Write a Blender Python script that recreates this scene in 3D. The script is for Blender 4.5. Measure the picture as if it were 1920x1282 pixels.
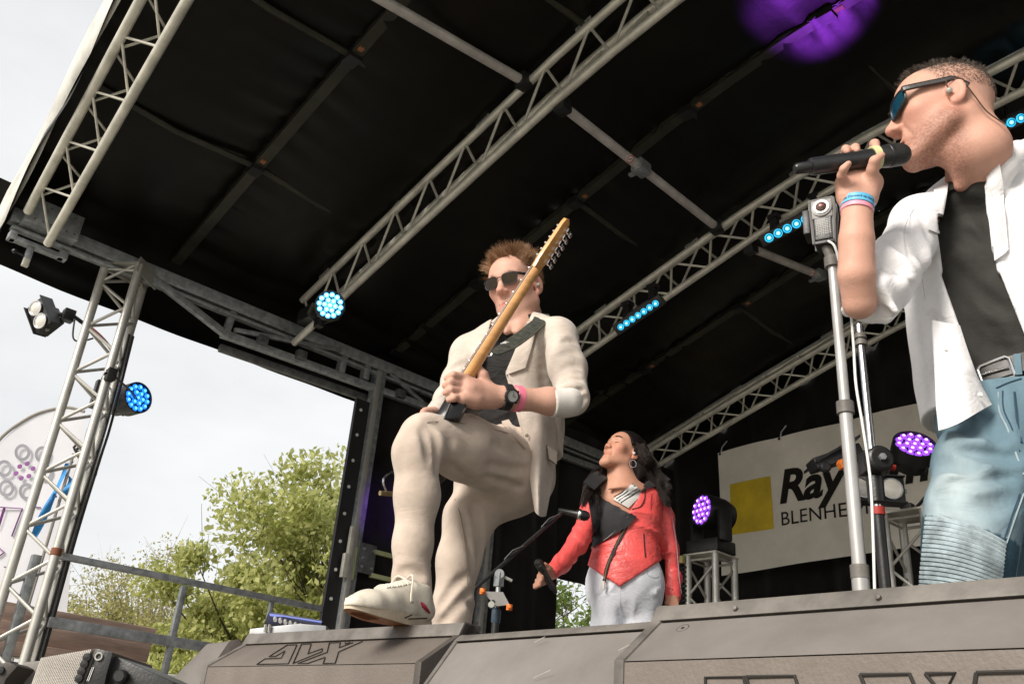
import bpy, bmesh, math, random
import numpy as np
from mathutils import Vector, Matrix, Quaternion
random.seed(7); RNG = np.random.default_rng(7)
for _o in list(bpy.data.objects): bpy.data.objects.remove(_o)
scene = bpy.context.scene
COL = scene.collection
PI = math.pi

# ------------------------------------------------------------------ camera
W, H, FPX = 1920.0, 1282.0, 1700.0
AZ, PITCH, ROLL = map(math.radians, (48.5, 25.5, 4.8))
CAM = np.array([0.0, 0.0, 0.10])          # stage floor is z = 0, ground z = -1.2
FH = np.array([-math.sin(AZ), math.cos(AZ), 0.0]); R0 = np.array([math.cos(AZ), math.sin(AZ), 0.0]); UPZ = np.array([0, 0, 1.0])
FWD = math.cos(PITCH) * FH + math.sin(PITCH) * UPZ
_U0 = -math.sin(PITCH) * FH + math.cos(PITCH) * UPZ
EX = math.cos(ROLL) * R0 + math.sin(ROLL) * _U0
EU = -math.sin(ROLL) * R0 + math.cos(ROLL) * _U0
cd = bpy.data.cameras.new('camera'); cam = bpy.data.objects.new('camera', cd); COL.objects.link(cam)
cd.sensor_fit = 'HORIZONTAL'; cd.sensor_width = 36.0; cd.lens = 36.0 * FPX / W
cd.clip_start = 0.05; cd.clip_end = 3000
_z = -FWD
cam.matrix_world = Matrix(((EX[0], EU[0], _z[0], CAM[0]), (EX[1], EU[1], _z[1], CAM[1]), (EX[2], EU[2], _z[2], CAM[2]), (0, 0, 0, 1)))
scene.camera = cam

FHN = FH; FH = Vector(FH); R0 = Vector(R0); UPZ = Vector(UPZ)
def _dir(px, py): return FWD * FPX + EX * (px - W / 2) - EU * (py - H / 2)
def atx(px, py, x): d = _dir(px, py); return CAM + d * (x - CAM[0]) / d[0]
def aty(px, py, y): d = _dir(px, py); return CAM + d * (y - CAM[1]) / d[1]
def atz(px, py, z): d = _dir(px, py); return CAM + d * (z - CAM[2]) / d[2]
def J(px, py, hd): d = _dir(px, py); return CAM + d * hd / (d @ FHN)      # hd: metres away along the ground, camera azimuth
def mpp(hd): return hd / 1700.0 * 1.1                                    # rough metres per photo pixel at that distance

# ------------------------------------------------------------------ light
SUN_EL, SUN_AZ = math.radians(32), math.radians(174)      # azimuth: sun stands over the audience, a little to the left
world = bpy.data.worlds.new('World'); scene.world = world; world.use_nodes = True
nt = world.node_tree; nt.nodes.clear()
_out = nt.nodes.new('ShaderNodeOutputWorld'); _bg = nt.nodes.new('ShaderNodeBackground')
_sky = nt.nodes.new('ShaderNodeTexSky'); _sky.sky_type = 'NISHITA'; _sky.sun_disc = False
_sky.sun_elevation = SUN_EL; _sky.sun_rotation = SUN_AZ; _sky.air_density = 1.0; _sky.dust_density = 3.0
_tc = nt.nodes.new('ShaderNodeTexCoord'); _mp = nt.nodes.new('ShaderNodeMapping'); _mp.inputs['Scale'].default_value = (1.0, 1.0, 2.6)
_n = nt.nodes.new('ShaderNodeTexNoise'); _n.inputs['Scale'].default_value = 1.7; _n.inputs['Detail'].default_value = 6; _n.inputs['Roughness'].default_value = 0.55
_r = nt.nodes.new('ShaderNodeValToRGB')
_r.color_ramp.elements[0].position = 0.30; _r.color_ramp.elements[0].color = (5.95, 6.0, 6.05, 1)
_r.color_ramp.elements[1].position = 0.72; _r.color_ramp.elements[1].color = (8.0, 8.0, 7.9, 1)
_mx = nt.nodes.new('ShaderNodeMix'); _mx.data_type = 'RGBA'; _mx.inputs['Factor'].default_value = 0.88
nt.links.new(_tc.outputs['Generated'], _mp.inputs['Vector']); nt.links.new(_mp.outputs[0], _n.inputs['Vector'])
nt.links.new(_n.outputs['Fac'], _r.inputs['Fac']); nt.links.new(_sky.outputs[0], _mx.inputs['A']); nt.links.new(_r.outputs['Color'], _mx.inputs['B'])
nt.links.new(_mx.outputs['Result'], _bg.inputs['Color']); _bg.inputs['Strength'].default_value = 0.099
nt.links.new(_bg.outputs[0], _out.inputs['Surface'])

sd = bpy.data.lights.new('sun', 'SUN'); sd.energy = 3.5; sd.angle = math.radians(24); sd.color = (1.0, 0.93, 0.84)
sun = bpy.data.objects.new('sun', sd); COL.objects.link(sun)
_sv = Vector((math.sin(SUN_AZ) * math.cos(SUN_EL), math.cos(SUN_AZ) * math.cos(SUN_EL), math.sin(SUN_EL)))
sun.rotation_euler = _sv.to_track_quat('Z', 'Y').to_euler(); sun.location = (-6, -14, 12)
vs = scene.view_settings; vs.view_transform = 'Standard'; vs.look = 'None'; vs.exposure = 0.52; vs.gamma = 1.0; vs.use_curve_mapping = False
scene.render.resolution_x = 1024; scene.render.resolution_y = 683

# ------------------------------------------------------------------ materials
MATS = {}
def mat(name, col, rough=0.5, metal=0.0, var=0.12, scale=6.0, bump=0.0, bscale=80.0, spec=0.5, sss=0.0, trans=0.0, sheen=0.0, attr=False, stretch=None, col2=None, bdist=0.004, coat=0.0, alpha=1.0, wrk=0.0, wscale=13.0):
    """procedural principled material: base colour broken up by world-space noise, optional fine relief."""
    if name in MATS: return MATS[name]
    m = bpy.data.materials.new(name); m.use_nodes = True; t = m.node_tree; b = t.nodes['Principled BSDF']
    g = t.nodes.new('ShaderNodeNewGeometry'); mp_ = t.nodes.new('ShaderNodeMapping')
    t.links.new(g.outputs['Position'], mp_.inputs['Vector'])
    if stretch: mp_.inputs['Scale'].default_value = stretch
    n1 = t.nodes.new('ShaderNodeTexNoise'); n1.inputs['Scale'].default_value = scale; n1.inputs['Detail'].default_value = 5; n1.inputs['Roughness'].default_value = 0.6
    t.links.new(mp_.outputs[0], n1.inputs['Vector'])
    mx = t.nodes.new('ShaderNodeMix'); mx.data_type = 'RGBA'
    c2 = col2 if col2 else tuple(max(0, c * (1 - 2.2 * var)) for c in col)
    if attr:
        a = t.nodes.new('ShaderNodeAttribute'); a.attribute_name = 'Col'
        ml = t.nodes.new('ShaderNodeMix'); ml.data_type = 'RGBA'; ml.blend_type = 'MULTIPLY'; ml.inputs['Factor'].default_value = 1
        mx.inputs['A'].default_value = (1, 1, 1, 1); k = 1 - 1.6 * var; mx.inputs['B'].default_value = (k, k, k, 1)
        t.links.new(n1.outputs['Fac'], mx.inputs['Factor'])
        t.links.new(a.outputs['Color'], ml.inputs['A']); t.links.new(mx.outputs['Result'], ml.inputs['B']); t.links.new(ml.outputs['Result'], b.inputs['Base Color'])
    else:
        mx.inputs['A'].default_value = (*[min(1, c * (1 + var * 0.6)) for c in col], 1); mx.inputs['B'].default_value = (*c2, 1)
        cr = t.nodes.new('ShaderNodeMapRange'); cr.inputs['From Min'].default_value = 0.32; cr.inputs['From Max'].default_value = 0.72
        t.links.new(n1.outputs['Fac'], cr.inputs['Value']); t.links.new(cr.outputs[0], mx.inputs['Factor'])
        t.links.new(mx.outputs['Result'], b.inputs['Base Color'])
    rr = t.nodes.new('ShaderNodeMapRange'); rr.inputs['To Min'].default_value = max(0.02, rough - 0.10 * min(1, rough * 3)); rr.inputs['To Max'].default_value = min(1, rough + 0.10)
    t.links.new(n1.outputs['Fac'], rr.inputs['Value']); t.links.new(rr.outputs[0], b.inputs['Roughness'])
    b.inputs['Metallic'].default_value = metal; b.inputs['Specular IOR Level'].default_value = spec
    if sss: b.inputs['Subsurface Weight'].default_value = sss; b.inputs['Subsurface Radius'].default_value = (0.012, 0.005, 0.003); b.inputs['Subsurface Scale'].default_value = 0.6
    if trans: b.inputs['Transmission Weight'].default_value = trans
    if sheen: b.inputs['Sheen Weight'].default_value = sheen; b.inputs['Sheen Roughness'].default_value = 0.5
    if coat: b.inputs['Coat Weight'].default_value = coat; b.inputs['Coat Roughness'].default_value = 0.08
    if alpha < 1: b.inputs['Alpha'].default_value = alpha
    if bump:
        n2 = t.nodes.new('ShaderNodeTexNoise'); n2.inputs['Scale'].default_value = bscale; n2.inputs['Detail'].default_value = 4
        t.links.new(mp_.outputs[0], n2.inputs['Vector'])
        bp = t.nodes.new('ShaderNodeBump'); bp.inputs['Strength'].default_value = bump; bp.inputs['Distance'].default_value = bdist
        t.links.new(n2.outputs['Fac'], bp.inputs['Height']); t.links.new(bp.outputs[0], b.inputs['Normal'])
        if wrk:     # creased cloth: ridged, warped noise
            n3 = t.nodes.new('ShaderNodeTexNoise'); n3.inputs['Scale'].default_value = wscale; n3.inputs['Detail'].default_value = 3; n3.inputs['Roughness'].default_value = .55; n3.inputs['Distortion'].default_value = 1.1
            m3 = t.nodes.new('ShaderNodeMapping'); m3.inputs['Scale'].default_value = (1, 1, 1.9); m3.inputs['Rotation'].default_value = (.5, .3, .2); t.links.new(g.outputs['Position'], m3.inputs['Vector']); t.links.new(m3.outputs[0], n3.inputs['Vector'])
            sb1 = t.nodes.new('ShaderNodeMath'); sb1.operation = 'SUBTRACT'; sb1.inputs[1].default_value = .5; t.links.new(n3.outputs['Fac'], sb1.inputs[0])
            ab1 = t.nodes.new('ShaderNodeMath'); ab1.operation = 'ABSOLUTE'; t.links.new(sb1.outputs[0], ab1.inputs[0])
            pw1 = t.nodes.new('ShaderNodeMath'); pw1.operation = 'POWER'; pw1.inputs[1].default_value = .6; t.links.new(ab1.outputs[0], pw1.inputs[0])
            b3 = t.nodes.new('ShaderNodeBump'); b3.inputs['Strength'].default_value = wrk; b3.inputs['Distance'].default_value = .02; t.links.new(pw1.outputs[0], b3.inputs['Height']); t.links.new(b3.outputs[0], bp.inputs['Normal'])
    MATS[name] = m; return m
def emat(name, col, strength):
    if name in MATS: return MATS[name]
    m = bpy.data.materials.new(name); m.use_nodes = True; b = m.node_tree.nodes['Principled BSDF']
    b.inputs['Base Color'].default_value = (*[c * 0.3 for c in col], 1); b.inputs['Roughness'].default_value = 0.15
    b.inputs['Emission Color'].default_value = (*col, 1); b.inputs['Emission Strength'].default_value = strength
    MATS[name] = m; return m

M_ALU = mat('aluminium', (0.66, 0.64, 0.56), 0.42, 0.35, 0.16, 9, 0.15, 120)
M_ALU_B = mat('aluminium_bright', (0.52, 0.51, 0.47), 0.4, 0.5, 0.10, 10, 0.1, 120)
M_GALV = mat('galvanised_steel', (0.36, 0.38, 0.39), 0.48, 0.55, 0.22, 22, 0.2, 60)
M_GALV_D = mat('galvanised_dark', (0.16, 0.165, 0.165), 0.55, 0.5, 0.25, 18, 0.2, 60)
M_PVC = mat('black_pvc', (0.0065, 0.006, 0.004), 0.38, 0, 0.25, 3, 0.2, 7, 0.22, bdist=0.015)
M_RIB = mat('dark_rib', (0.035, 0.035, 0.022), 0.5, 0.2, 0.2, 8)
M_DRAPE = mat('black_drape', (0.012, 0.011, 0.010), 0.85, 0, 0.3, 5, 0.3, 60, 0.2, sheen=0.15)
M_BLACK = mat('black_plastic', (0.018, 0.018, 0.018), 0.38, 0, 0.2, 20, 0.15, 200)
M_BLACKM = mat('black_metal', (0.022, 0.022, 0.023), 0.45, 0.3, 0.2, 16, 0.1, 160)
M_RUBBER = mat('black_rubber', (0.012, 0.012, 0.012), 0.7, 0, 0.2, 20)
M_WHITE = mat('white_plastic', (0.72, 0.72, 0.70), 0.5, 0, 0.06, 12)
M_SKIRT = mat('white_roof_skin', (0.60, 0.59, 0.54), 0.55, 0, 0.18, 5, 0.3, 14, bdist=0.01)
M_ORANGE = mat('orange_plastic', (0.80, 0.20, 0.03), 0.4, 0, 0.1, 20)
M_CHROME = mat('chrome', (0.75, 0.75, 0.75), 0.18, 1.0, 0.05, 20)
M_WIRE = mat('cable_black', (0.015, 0.015, 0.015), 0.5, 0, 0.1, 20)
E_BLUE = emat('lens_blue', (0.02, 0.22, 1.0), 1.2)
E_BLUEH = emat('lens_blue_hot', (0.08, 0.45, 1.0), 3.0)
E_CYAN = emat('lens_cyan', (0.03, 0.50, 0.85), 1.0)
E_CYANC = emat('lens_cyan_core', (0.25, 0.85, 1.0), 2.4)
E_PURP = emat('lens_purple', (0.30, 0.07, 0.85), 1.1)
E_PURPC = emat('lens_purple_core', (0.85, 0.45, 1.0), 2.0)

# ------------------------------------------------------------------ object helpers
BASE = {}
def vec(p): return Vector((float(p[0]), float(p[1]), float(p[2])))
def thing(name, label, cat, base=(0, 0, 0), group=None):
    o = bpy.data.objects.new(name, None); COL.objects.link(o); o.location = vec(base); o.empty_display_size = 0.1
    o['label'] = label; o['category'] = cat
    if group: o['group'] = group
    BASE[o.name] = vec(base); return o
def link(name, mesh, m, parent=None, loc=(0, 0, 0), rot=None, scale=None):
    """loc is in world axes; parents never carry rotation or scale"""
    o = bpy.data.objects.new(name, mesh); COL.objects.link(o)
    pb = BASE[parent.name] if parent else Vector((0, 0, 0))
    o.parent = parent; o.location = vec(loc) - pb
    if rot is not None: o.rotation_mode = 'QUATERNION'; o.rotation_quaternion = rot
    if scale is not None: o.scale = scale
    if m is not None and not mesh.materials: mesh.materials.append(m)
    BASE[o.name] = vec(loc); return o
def tag(o, label, cat, group=None, kind=None):
    if label: o['label'] = label
    if cat: o['category'] = cat
    if group: o['group'] = group
    if kind: o['kind'] = kind
    return o
def frame(d, up=(0, 0, 1)):
    d = Vector(d).normalized(); u = Vector(up)
    if abs(d.dot(u)) > 0.98: u = Vector((1, 0, 0))
    s = u.cross(d).normalized(); return d, s, d.cross(s)
class MB:
    def __init__(s): s.v = []; s.f = []; s.mi = []
    def add(s, vs, fs, mi=0):
        k = len(s.v); s.v += [tuple(map(float, p)) for p in vs]; s.f += [tuple(i + k for i in f) for f in fs]; s.mi += [mi] * len(fs); return s
    def box(s, c, sx, sy, sz, ax=None, mi=0):
        c = Vector(c); X, Y, Z = ax if ax else (Vector((1, 0, 0)), Vector((0, 1, 0)), Vector((0, 0, 1)))
        vs = [c + X * (sx * a / 2) + Y * (sy * b / 2) + Z * (sz * d / 2) for a in (-1, 1) for b in (-1, 1) for d in (-1, 1)]
        return s.add(vs, [(0, 1, 3, 2), (4, 6, 7, 5), (0, 4, 5, 1), (2, 3, 7, 6), (0, 2, 6, 4), (1, 5, 7, 3)], mi)
    def beam(s, p0, p1, w, h, up=(0, 0, 1), mi=0):
        p0 = Vector(p0); p1 = Vector(p1); d, a, b = frame(p1 - p0, up)
        return s.box((p0 + p1) / 2, (p1 - p0).length, w, h, (d, a, b), mi)
    def tube(s, p0, p1, r0, r1=None, n=10, caps=True, mi=0): return s.path([p0, p1], [r0, r1 if r1 is not None else r0], n, caps, mi)
    def path(s, pts, r, n=8, caps=True, mi=0, flat=1.0, up=(0, 0, 1)):
        pts = [Vector(p) for p in pts]; m = len(pts); rs = r if hasattr(r, '__len__') else [r] * m
        vs = []; pa = None
        for i, p in enumerate(pts):
            d = (pts[min(i + 1, m - 1)] - pts[max(i - 1, 0)]).normalized()
            if pa is None: _, a, b = frame(d, up)
            else:
                a = (pa - d * pa.dot(d))
                a = a.normalized() if a.length > 1e-6 else frame(d, up)[1]
                b = d.cross(a)
            pa = a
            for k in range(n):
                t = 2 * PI * k / n; vs.append(p + a * (rs[i] * math.cos(t)) + b * (rs[i] * flat * math.sin(t)))
        fs = [(i * n + k, i * n + (k + 1) % n, (i + 1) * n + (k + 1) % n, (i + 1) * n + k) for i in range(m - 1) for k in range(n)]
        if caps: fs += [tuple(range(n - 1, -1, -1)), tuple(range((m - 1) * n, m * n))]
        return s.add(vs, fs, mi)
    def lathe(s, o, d, prof, n=24, mi=0, up=(0, 0, 1), sx=1.0):
        """prof: (along, radius) pairs round axis d from o"""
        o = Vector(o); d, a, b = frame(d, up); vs = []
        for (t, r) in prof:
            for k in range(n): w = 2 * PI * k / n; vs.append(o + d * t + a * (r * sx * math.cos(w)) + b * (r * math.sin(w)))
        m = len(prof); fs = [(i * n + k, i * n + (k + 1) % n, (i + 1) * n + (k + 1) % n, (i + 1) * n + k) for i in range(m - 1) for k in range(n)]
        if prof[0][1] > 1e-5: fs.append(tuple(range(n - 1, -1, -1)))
        if prof[-1][1] > 1e-5: fs.append(tuple(range((m - 1) * n, m * n)))
        return s.add(vs, fs, mi)
    def prism(s, poly, d, mi=0):
        """poly: 3-D outline, extruded by vector d"""
        n = len(poly); d = Vector(d); p = [Vector(q) for q in poly]
        return s.add(p + [q + d for q in p], [tuple(range(n - 1, -1, -1)), tuple(range(n, 2 * n))] + [(k, (k + 1) % n, n + (k + 1) % n, n + k) for k in range(n)], mi)
    def grid(s, P, mi=0, wrap=False):
        a = len(P); b = len(P[0]); vs = [q for row in P for q in row]
        return s.add(vs, [(i * b + j, i * b + (j + 1) % b, (i + 1) * b + (j + 1) % b, (i + 1) * b + j) for i in range(a - 1) for j in range(b if wrap else b - 1)], mi)
    def mesh(s, name, base=(0, 0, 0), smooth=35, bevel=0.0, mats=None, merge=False):
        me = bpy.data.meshes.new(name); b = Vector(base)
        me.from_pydata([(p[0] - b.x, p[1] - b.y, p[2] - b.z) for p in s.v], [], s.f)
        bm = bmesh.new(); bm.from_mesh(me)
        for f, k in zip(bm.faces, s.mi): f.material_index = k
        if merge or bevel: bmesh.ops.remove_doubles(bm, verts=bm.verts, dist=1e-5)
        bmesh.ops.recalc_face_normals(bm, faces=bm.faces)
        if bevel: bmesh.ops.bevel(bm, geom=[e for e in bm.edges if len(e.link_faces) == 2 and e.calc_face_angle(0) > 0.6], offset=bevel, segments=2, affect='EDGES', profile=0.6, clamp_overlap=True)
        bm.to_mesh(me); bm.free()
        if mats:
            for q in mats: me.materials.append(q)
        if smooth:
            me.polygons.foreach_set('use_smooth', [True] * len(me.polygons)); me.set_sharp_from_angle(angle=math.radians(smooth))
        return me
    def build(s, name, m, parent=None, base=None, **kw):
        b = vec(base) if base is not None else (BASE[parent.name] if parent else Vector((0, 0, 0)))
        mats = kw.pop('mats', None)
        return link(name, s.mesh(name, b, mats=mats if mats else [m], **kw), None, parent, b)
# shared meshes for rods
_UC = {}
def rod(name, p0, p1, r, m, parent, n=8):
    """one rod part; all rods of a material share a unit cylinder"""
    key = (m.name, n)
    if key not in _UC: _UC[key] = MB().tube((0, 0, 0), (0, 0, 1), 1, 1, n).mesh('rod', mats=[m])
    p0 = vec(p0); p1 = vec(p1); d = p1 - p0
    return link(name, _UC[key], None, parent, p0, d.to_track_quat('Z', 'Y'), (r, r, d.length))
def text_mesh(txt, size, shear=0.0, bold=0.0, depth=0.002, spacing=1.0):
    cu = bpy.data.curves.new('t', 'FONT'); cu.body = txt; cu.size = size; cu.shear = shear; cu.offset = bold; cu.extrude = depth; cu.space_character = spacing; cu.resolution_u = 4
    o = bpy.data.objects.new('t', cu); COL.objects.link(o)
    dg = bpy.context.evaluated_depsgraph_get(); me = bpy.data.meshes.new_from_object(o.evaluated_get(dg))
    bpy.data.objects.remove(o); bpy.data.curves.remove(cu); me.materials.clear(); return me
def bez(p, n=12):
    """Catmull-Rom through points"""
    p = [Vector(q) for q in p]; out = []
    for i in range(len(p) - 1):
        a, b, c, d = p[max(i - 1, 0)], p[i], p[i + 1], p[min(i + 2, len(p) - 1)]
        for k in range(n):
            t = k / n; out.append(0.5 * ((2 * b) + (c - a) * t + (2 * a - 5 * b + 4 * c - d) * t * t + (3 * b - a - 3 * c + d) * t ** 3))
    out.append(p[-1]); return out
# ================================================================== the setting
M_GRAVEL = mat('gravel_ground', (0.46, 0.44, 0.38), 0.9, 0, 0.3, 1.5, 0.6, 30, bdist=0.03)  # pale gravel, kept light to bounce daylight up under the roof
g = MB(); g.grid([[(x, y, -1.2) for x in np.linspace(-400, 400, 9)] for y in np.linspace(-400, 400, 9)])
o = g.build('ground', M_GRAVEL); o['kind'] = 'structure'
SX = -5.3          # plane of the left stage side
# stage deck: plywood panels on a steel skirt frame
M_DECK = mat('deck_plywood', (0.17, 0.15, 0.125), 0.7, 0, 0.25, 4, 0.3, 50)
dk = thing('stage_deck', 'dark plywood stage deck carrying the performers and floor monitors', 'stage', (-0.8, 3.9, -1.2))
for i in range(6):
    for k in range(3):
        MB().box((SX + 0.2 + 1.62 * (i + .5), 1.0 + 1.95 * (k + .5), -0.02), 1.612, 1.942, 0.04).build('deck_panel', M_DECK, dk, bevel=0.003)
MB().box((-0.24, 0.99, -0.62), 9.7, 0.02, 1.15).build('front_skirt', M_DRAPE, dk)
for i in range(5):
    for y in (1.3, 3.8, 6.3): MB().box((SX + 0.5 + 2.2 * i, y, -0.63), 0.08, 0.08, 1.14).build('deck_leg', M_GALV, dk)

# ---- arch of the roof
_AX = [-6.2, -5.3, -4.6, -3.84, -2.81, -2.4, -2.0, -1.0, 0.0, 1.0, 2.0, 3.0, 4.6]
_AZ = [2.36, 2.65, 2.87, 3.10, 3.40, 3.495, 3.565, 3.66, 3.70, 3.67, 3.60, 3.42, 2.95]
def zb(x): return float(np.interp(x, _AX, _AZ))

def truss(name, label, y, offs, x0, x1, zsh=0.0, panel=0.27, rc=0.025, rb=0.0085, m=M_ALU, yfun=None, group='roof trusses', pairs=((0, 1), (1, 2), (0, 2))):
    """offs: three chord offsets (dy, dz). straight runs between the arch points"""
    yy = yfun if yfun else (lambda x: y)
    P = lambda x, k: Vector((x, yy(x) + offs[k][0], zb(x) + zsh + offs[k][1]))
    t = thing(name, label, 'truss', (x0, yy(x0), zb(x0) + zsh), group)
    xs = [x0] + [a for a in _AX if x0 + 0.05 < a < x1 - 0.05] + [x1]
    for k in range(3): MB().path([P(x, k) for x in xs], rc, 12).build('chord', m, t)
    n = int((x1 - x0) / panel)
    for (a, b) in pairs:
        for i in range(n):
            xa = x0 + panel * i + 0.03; xm = xa + panel * 0.5; xb = xa + panel
            if xb > x1: break
            sh = 0.0 if (a, b) != (1, 2) else panel * 0.25
            rod('brace', P(xa + sh, a), P(xm + sh, b), rb, m, t); rod('brace', P(xm + sh, b), P(xb + sh, a), rb, m, t)
    return t, P
T0Y = lambda x: 0.965 - (x + 4.94) * 0.07
t0, P0 = truss('roof_truss', 'aluminium lattice truss along the open front edge of the canopy, far left', 0.95, [(0.0, -0.10), (-0.15, 0.04), (0.03, 0.10)], -5.12, -1.6, yfun=T0Y, panel=0.36, rb=0.007)
t1, P1 = truss('roof_truss', 'pale aluminium lattice truss carrying the bright blue spotlight', 2.65, [(0.0, 0.33), (0.0, 0.0), (0.19, 0.36)], -5.25, 1.2, panel=0.33, m=M_ALU, pairs=((0, 1), (1, 2)))
t2, P2 = truss('roof_truss', 'aluminium lattice truss carrying the cyan light bars', 4.55, [(0.0, 0.30), (0.0, 0.06), (-0.21, 0.11)], -5.25, 1.2, zsh=0.0, panel=0.33)
t3, P3 = truss('roof_truss', 'rearmost aluminium lattice truss in front of the black backdrop', 6.42, [(0.0, 0.30), (0.0, 0.06), (-0.21, 0.11)], -5.25, 1.2, zsh=0.02, panel=0.33)
def clip(P, k, x, t):
    a = P(x - .055, k); b = P(x + .055, k); d, s, u = frame(b - a)
    c = (a + b) / 2 + Vector((0, -0.006, 0.045)); pl = MB().box(c, 0.115, 0.006, 0.042, (d, Vector((0, 1, 0)), u)).build('clip_plate', M_ALU_B, t, bevel=0.002)
    for q in (-0.036, -0.012, 0.012, 0.036): rod('bolt_hole', c + d * q + Vector((0, -0.0032, 0)), c + d * q + Vector((0, -0.0045, 0)), 0.0045, M_RUBBER, pl)
for x in (-5.0, -4.22, -3.42, -2.62): clip(P1, 0, x, t1)
for x in (-4.15, -3.3, -2.45, -1.7): clip(P2, 0, x, t2)
for x in (-5.1, -4.2, -3.3, -2.4): clip(P3, 0, x, t3)
# keder rail lines above trusses
for P, t in ((P1, t1), (P2, t2), (P3, t3)): MB().path([P(x, 0) + Vector((0, 0, 0.032)) for x in (-5.25, -4.6, -3.84, -2.81, -2.4, -2, -1, 0, 1.1)], 0.009, 6).build('keder_rail', M_GALV, t)

# ---- canopy membrane with ribs: one sheet per bay so that wrinkles can gather at the seams
cn = thing('stage_canopy', 'black tarpaulin stage canopy arching over the performers', 'canopy', (-0.3, 3.7, 3.0))
def zmem(x, y):
    return zb(x) + 0.43 - 0.5 * max(0, -5.45 - x) ** 1.0
YS = [0.72, 1.8, 2.72, 3.6, 4.62, 5.5, 6.9]
rngw = np.random.default_rng(3)
for bi in range(6):
    ya, yb = YS[bi], YS[bi + 1]; rows = []
    ph = rngw.uniform(0, 6, 4)
    for u in np.linspace(-0.04, 1.04, 23):
        sag0 = 0.0; sag = 0.05 * math.sin(PI * u) + (0.03 if bi % 2 else 0.0); edge = math.exp(-u / 0.13) + math.exp(-(1 - u) / 0.13)
        row = []
        for x in np.linspace(-5.5, 4.4, 200):
            wr = 0.019 * edge * (math.sin(x * 34 + ph[0] + 2 * math.sin(x * 2.1 + ph[1])) + 0.6 * math.sin(x * 57 + ph[2])) * (0.35 + 0.65 * math.sin(x * 1.3 + ph[3]) ** 2)
            yf = ya if bi else T0Y(x) - 0.20
            y = yf + (yb - yf) * u
            row.append((x, y, zmem(x, y) - sag + wr + 0.02 * math.sin(x * 1.9 + y * 2.3)))
        rows.append(row)
    MB().grid(rows).build('membrane', M_PVC, cn, smooth=180)
# ribs (purlins) under the membrane
for y in (1.8, 3.6, 5.5):
    xs = [-5.45] + [a for a in _AX if -5.3 < a < 4.4] + [4.4]
    mbp = MB()
    for a, b in zip(xs[:-1], xs[1:]): mbp.beam((a, y, zmem(a, y) - 0.035), (b, y, zmem(b, y) - 0.035), 0.065, 0.04)
    mbp.build('rib', M_RIB, cn)
    for x in (-4.5, -3.55, -2.63, -1.7, -0.7, 0.4):
        jn = MB().box((x, y, zmem(x, y) - 0.045), 0.09, 0.078, 0.05).build('rib_joint', M_BLACKM, cn)
        MB().box((x + 0.075, y - 0.002, zmem(x + .075, y) - 0.052), 0.05, 0.03, 0.012).build('orange_latch', mat('latch_orange', (0.30, 0.12, 0.05), 0.6), cn)
for x in (-4.5, -3.55, -2.63, -1.7, -0.7):
    for ya, yb in ((0.8, 1.77), (1.84, 2.7), (3.64, 4.55), (5.54, 6.4)):
        MB().path([(x, ya, zmem(x, ya) - 0.03), (x, (ya + yb) / 2, zmem(x, 0) - 0.065), (x, yb, zmem(x, yb) - 0.03)], 0.02, 8).build('cross_bar', M_RIB, cn)
# rolled skirt along left side below the side beam and pale outer skin on the front edge
rows = []
for i in range(15):
    t = i / 14.0; row = []
    for y in np.linspace(0.66, 7.0, 60):
        w = 0.012 * math.sin(y * 3.1 + 1) + 0.008 * math.sin(y * 9.0)
        x = -5.46 - 0.17 * math.sin(PI * t * 0.9) + w; z = 3.06 - 0.52 * t - 0.035 * math.sin((y - 0.7) * 0.9)
        if t > 0.93: x += 0.05
        row.append((x, y, z))
    rows.append(row)
MB().grid(rows).build('side_skirt', M_PVC, cn, smooth=180)
YF = lambda x: T0Y(x) - 0.21
rows = [[(x, YF(x) + 0.012 * math.sin(x * 5 + k) - 0.006 * k, zmem(x, .7) + 0.03 - 0.095 * k + 0.010 * math.sin(x * 6.3) * k) for x in np.linspace(-5.52, -1.5, 90)] for k in range(5)]
MB().grid(rows).build('front_valance', M_PVC, cn, smooth=180)
rows = [[(x, YF(x) - 0.012 - 0.035 * math.sin(a) + 0.008 * math.sin(x * 5 + 1), zmem(x, .7) - 0.13 + 0.19 * math.cos(a) + 0.012 * math.sin(x * 6.3)) for x in np.linspace(-5.53, -1.5, 90)] for a in np.linspace(-0.1, PI, 9)]
MB().grid(rows).build('front_edge_skin', M_SKIRT, cn, smooth=180)

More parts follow.
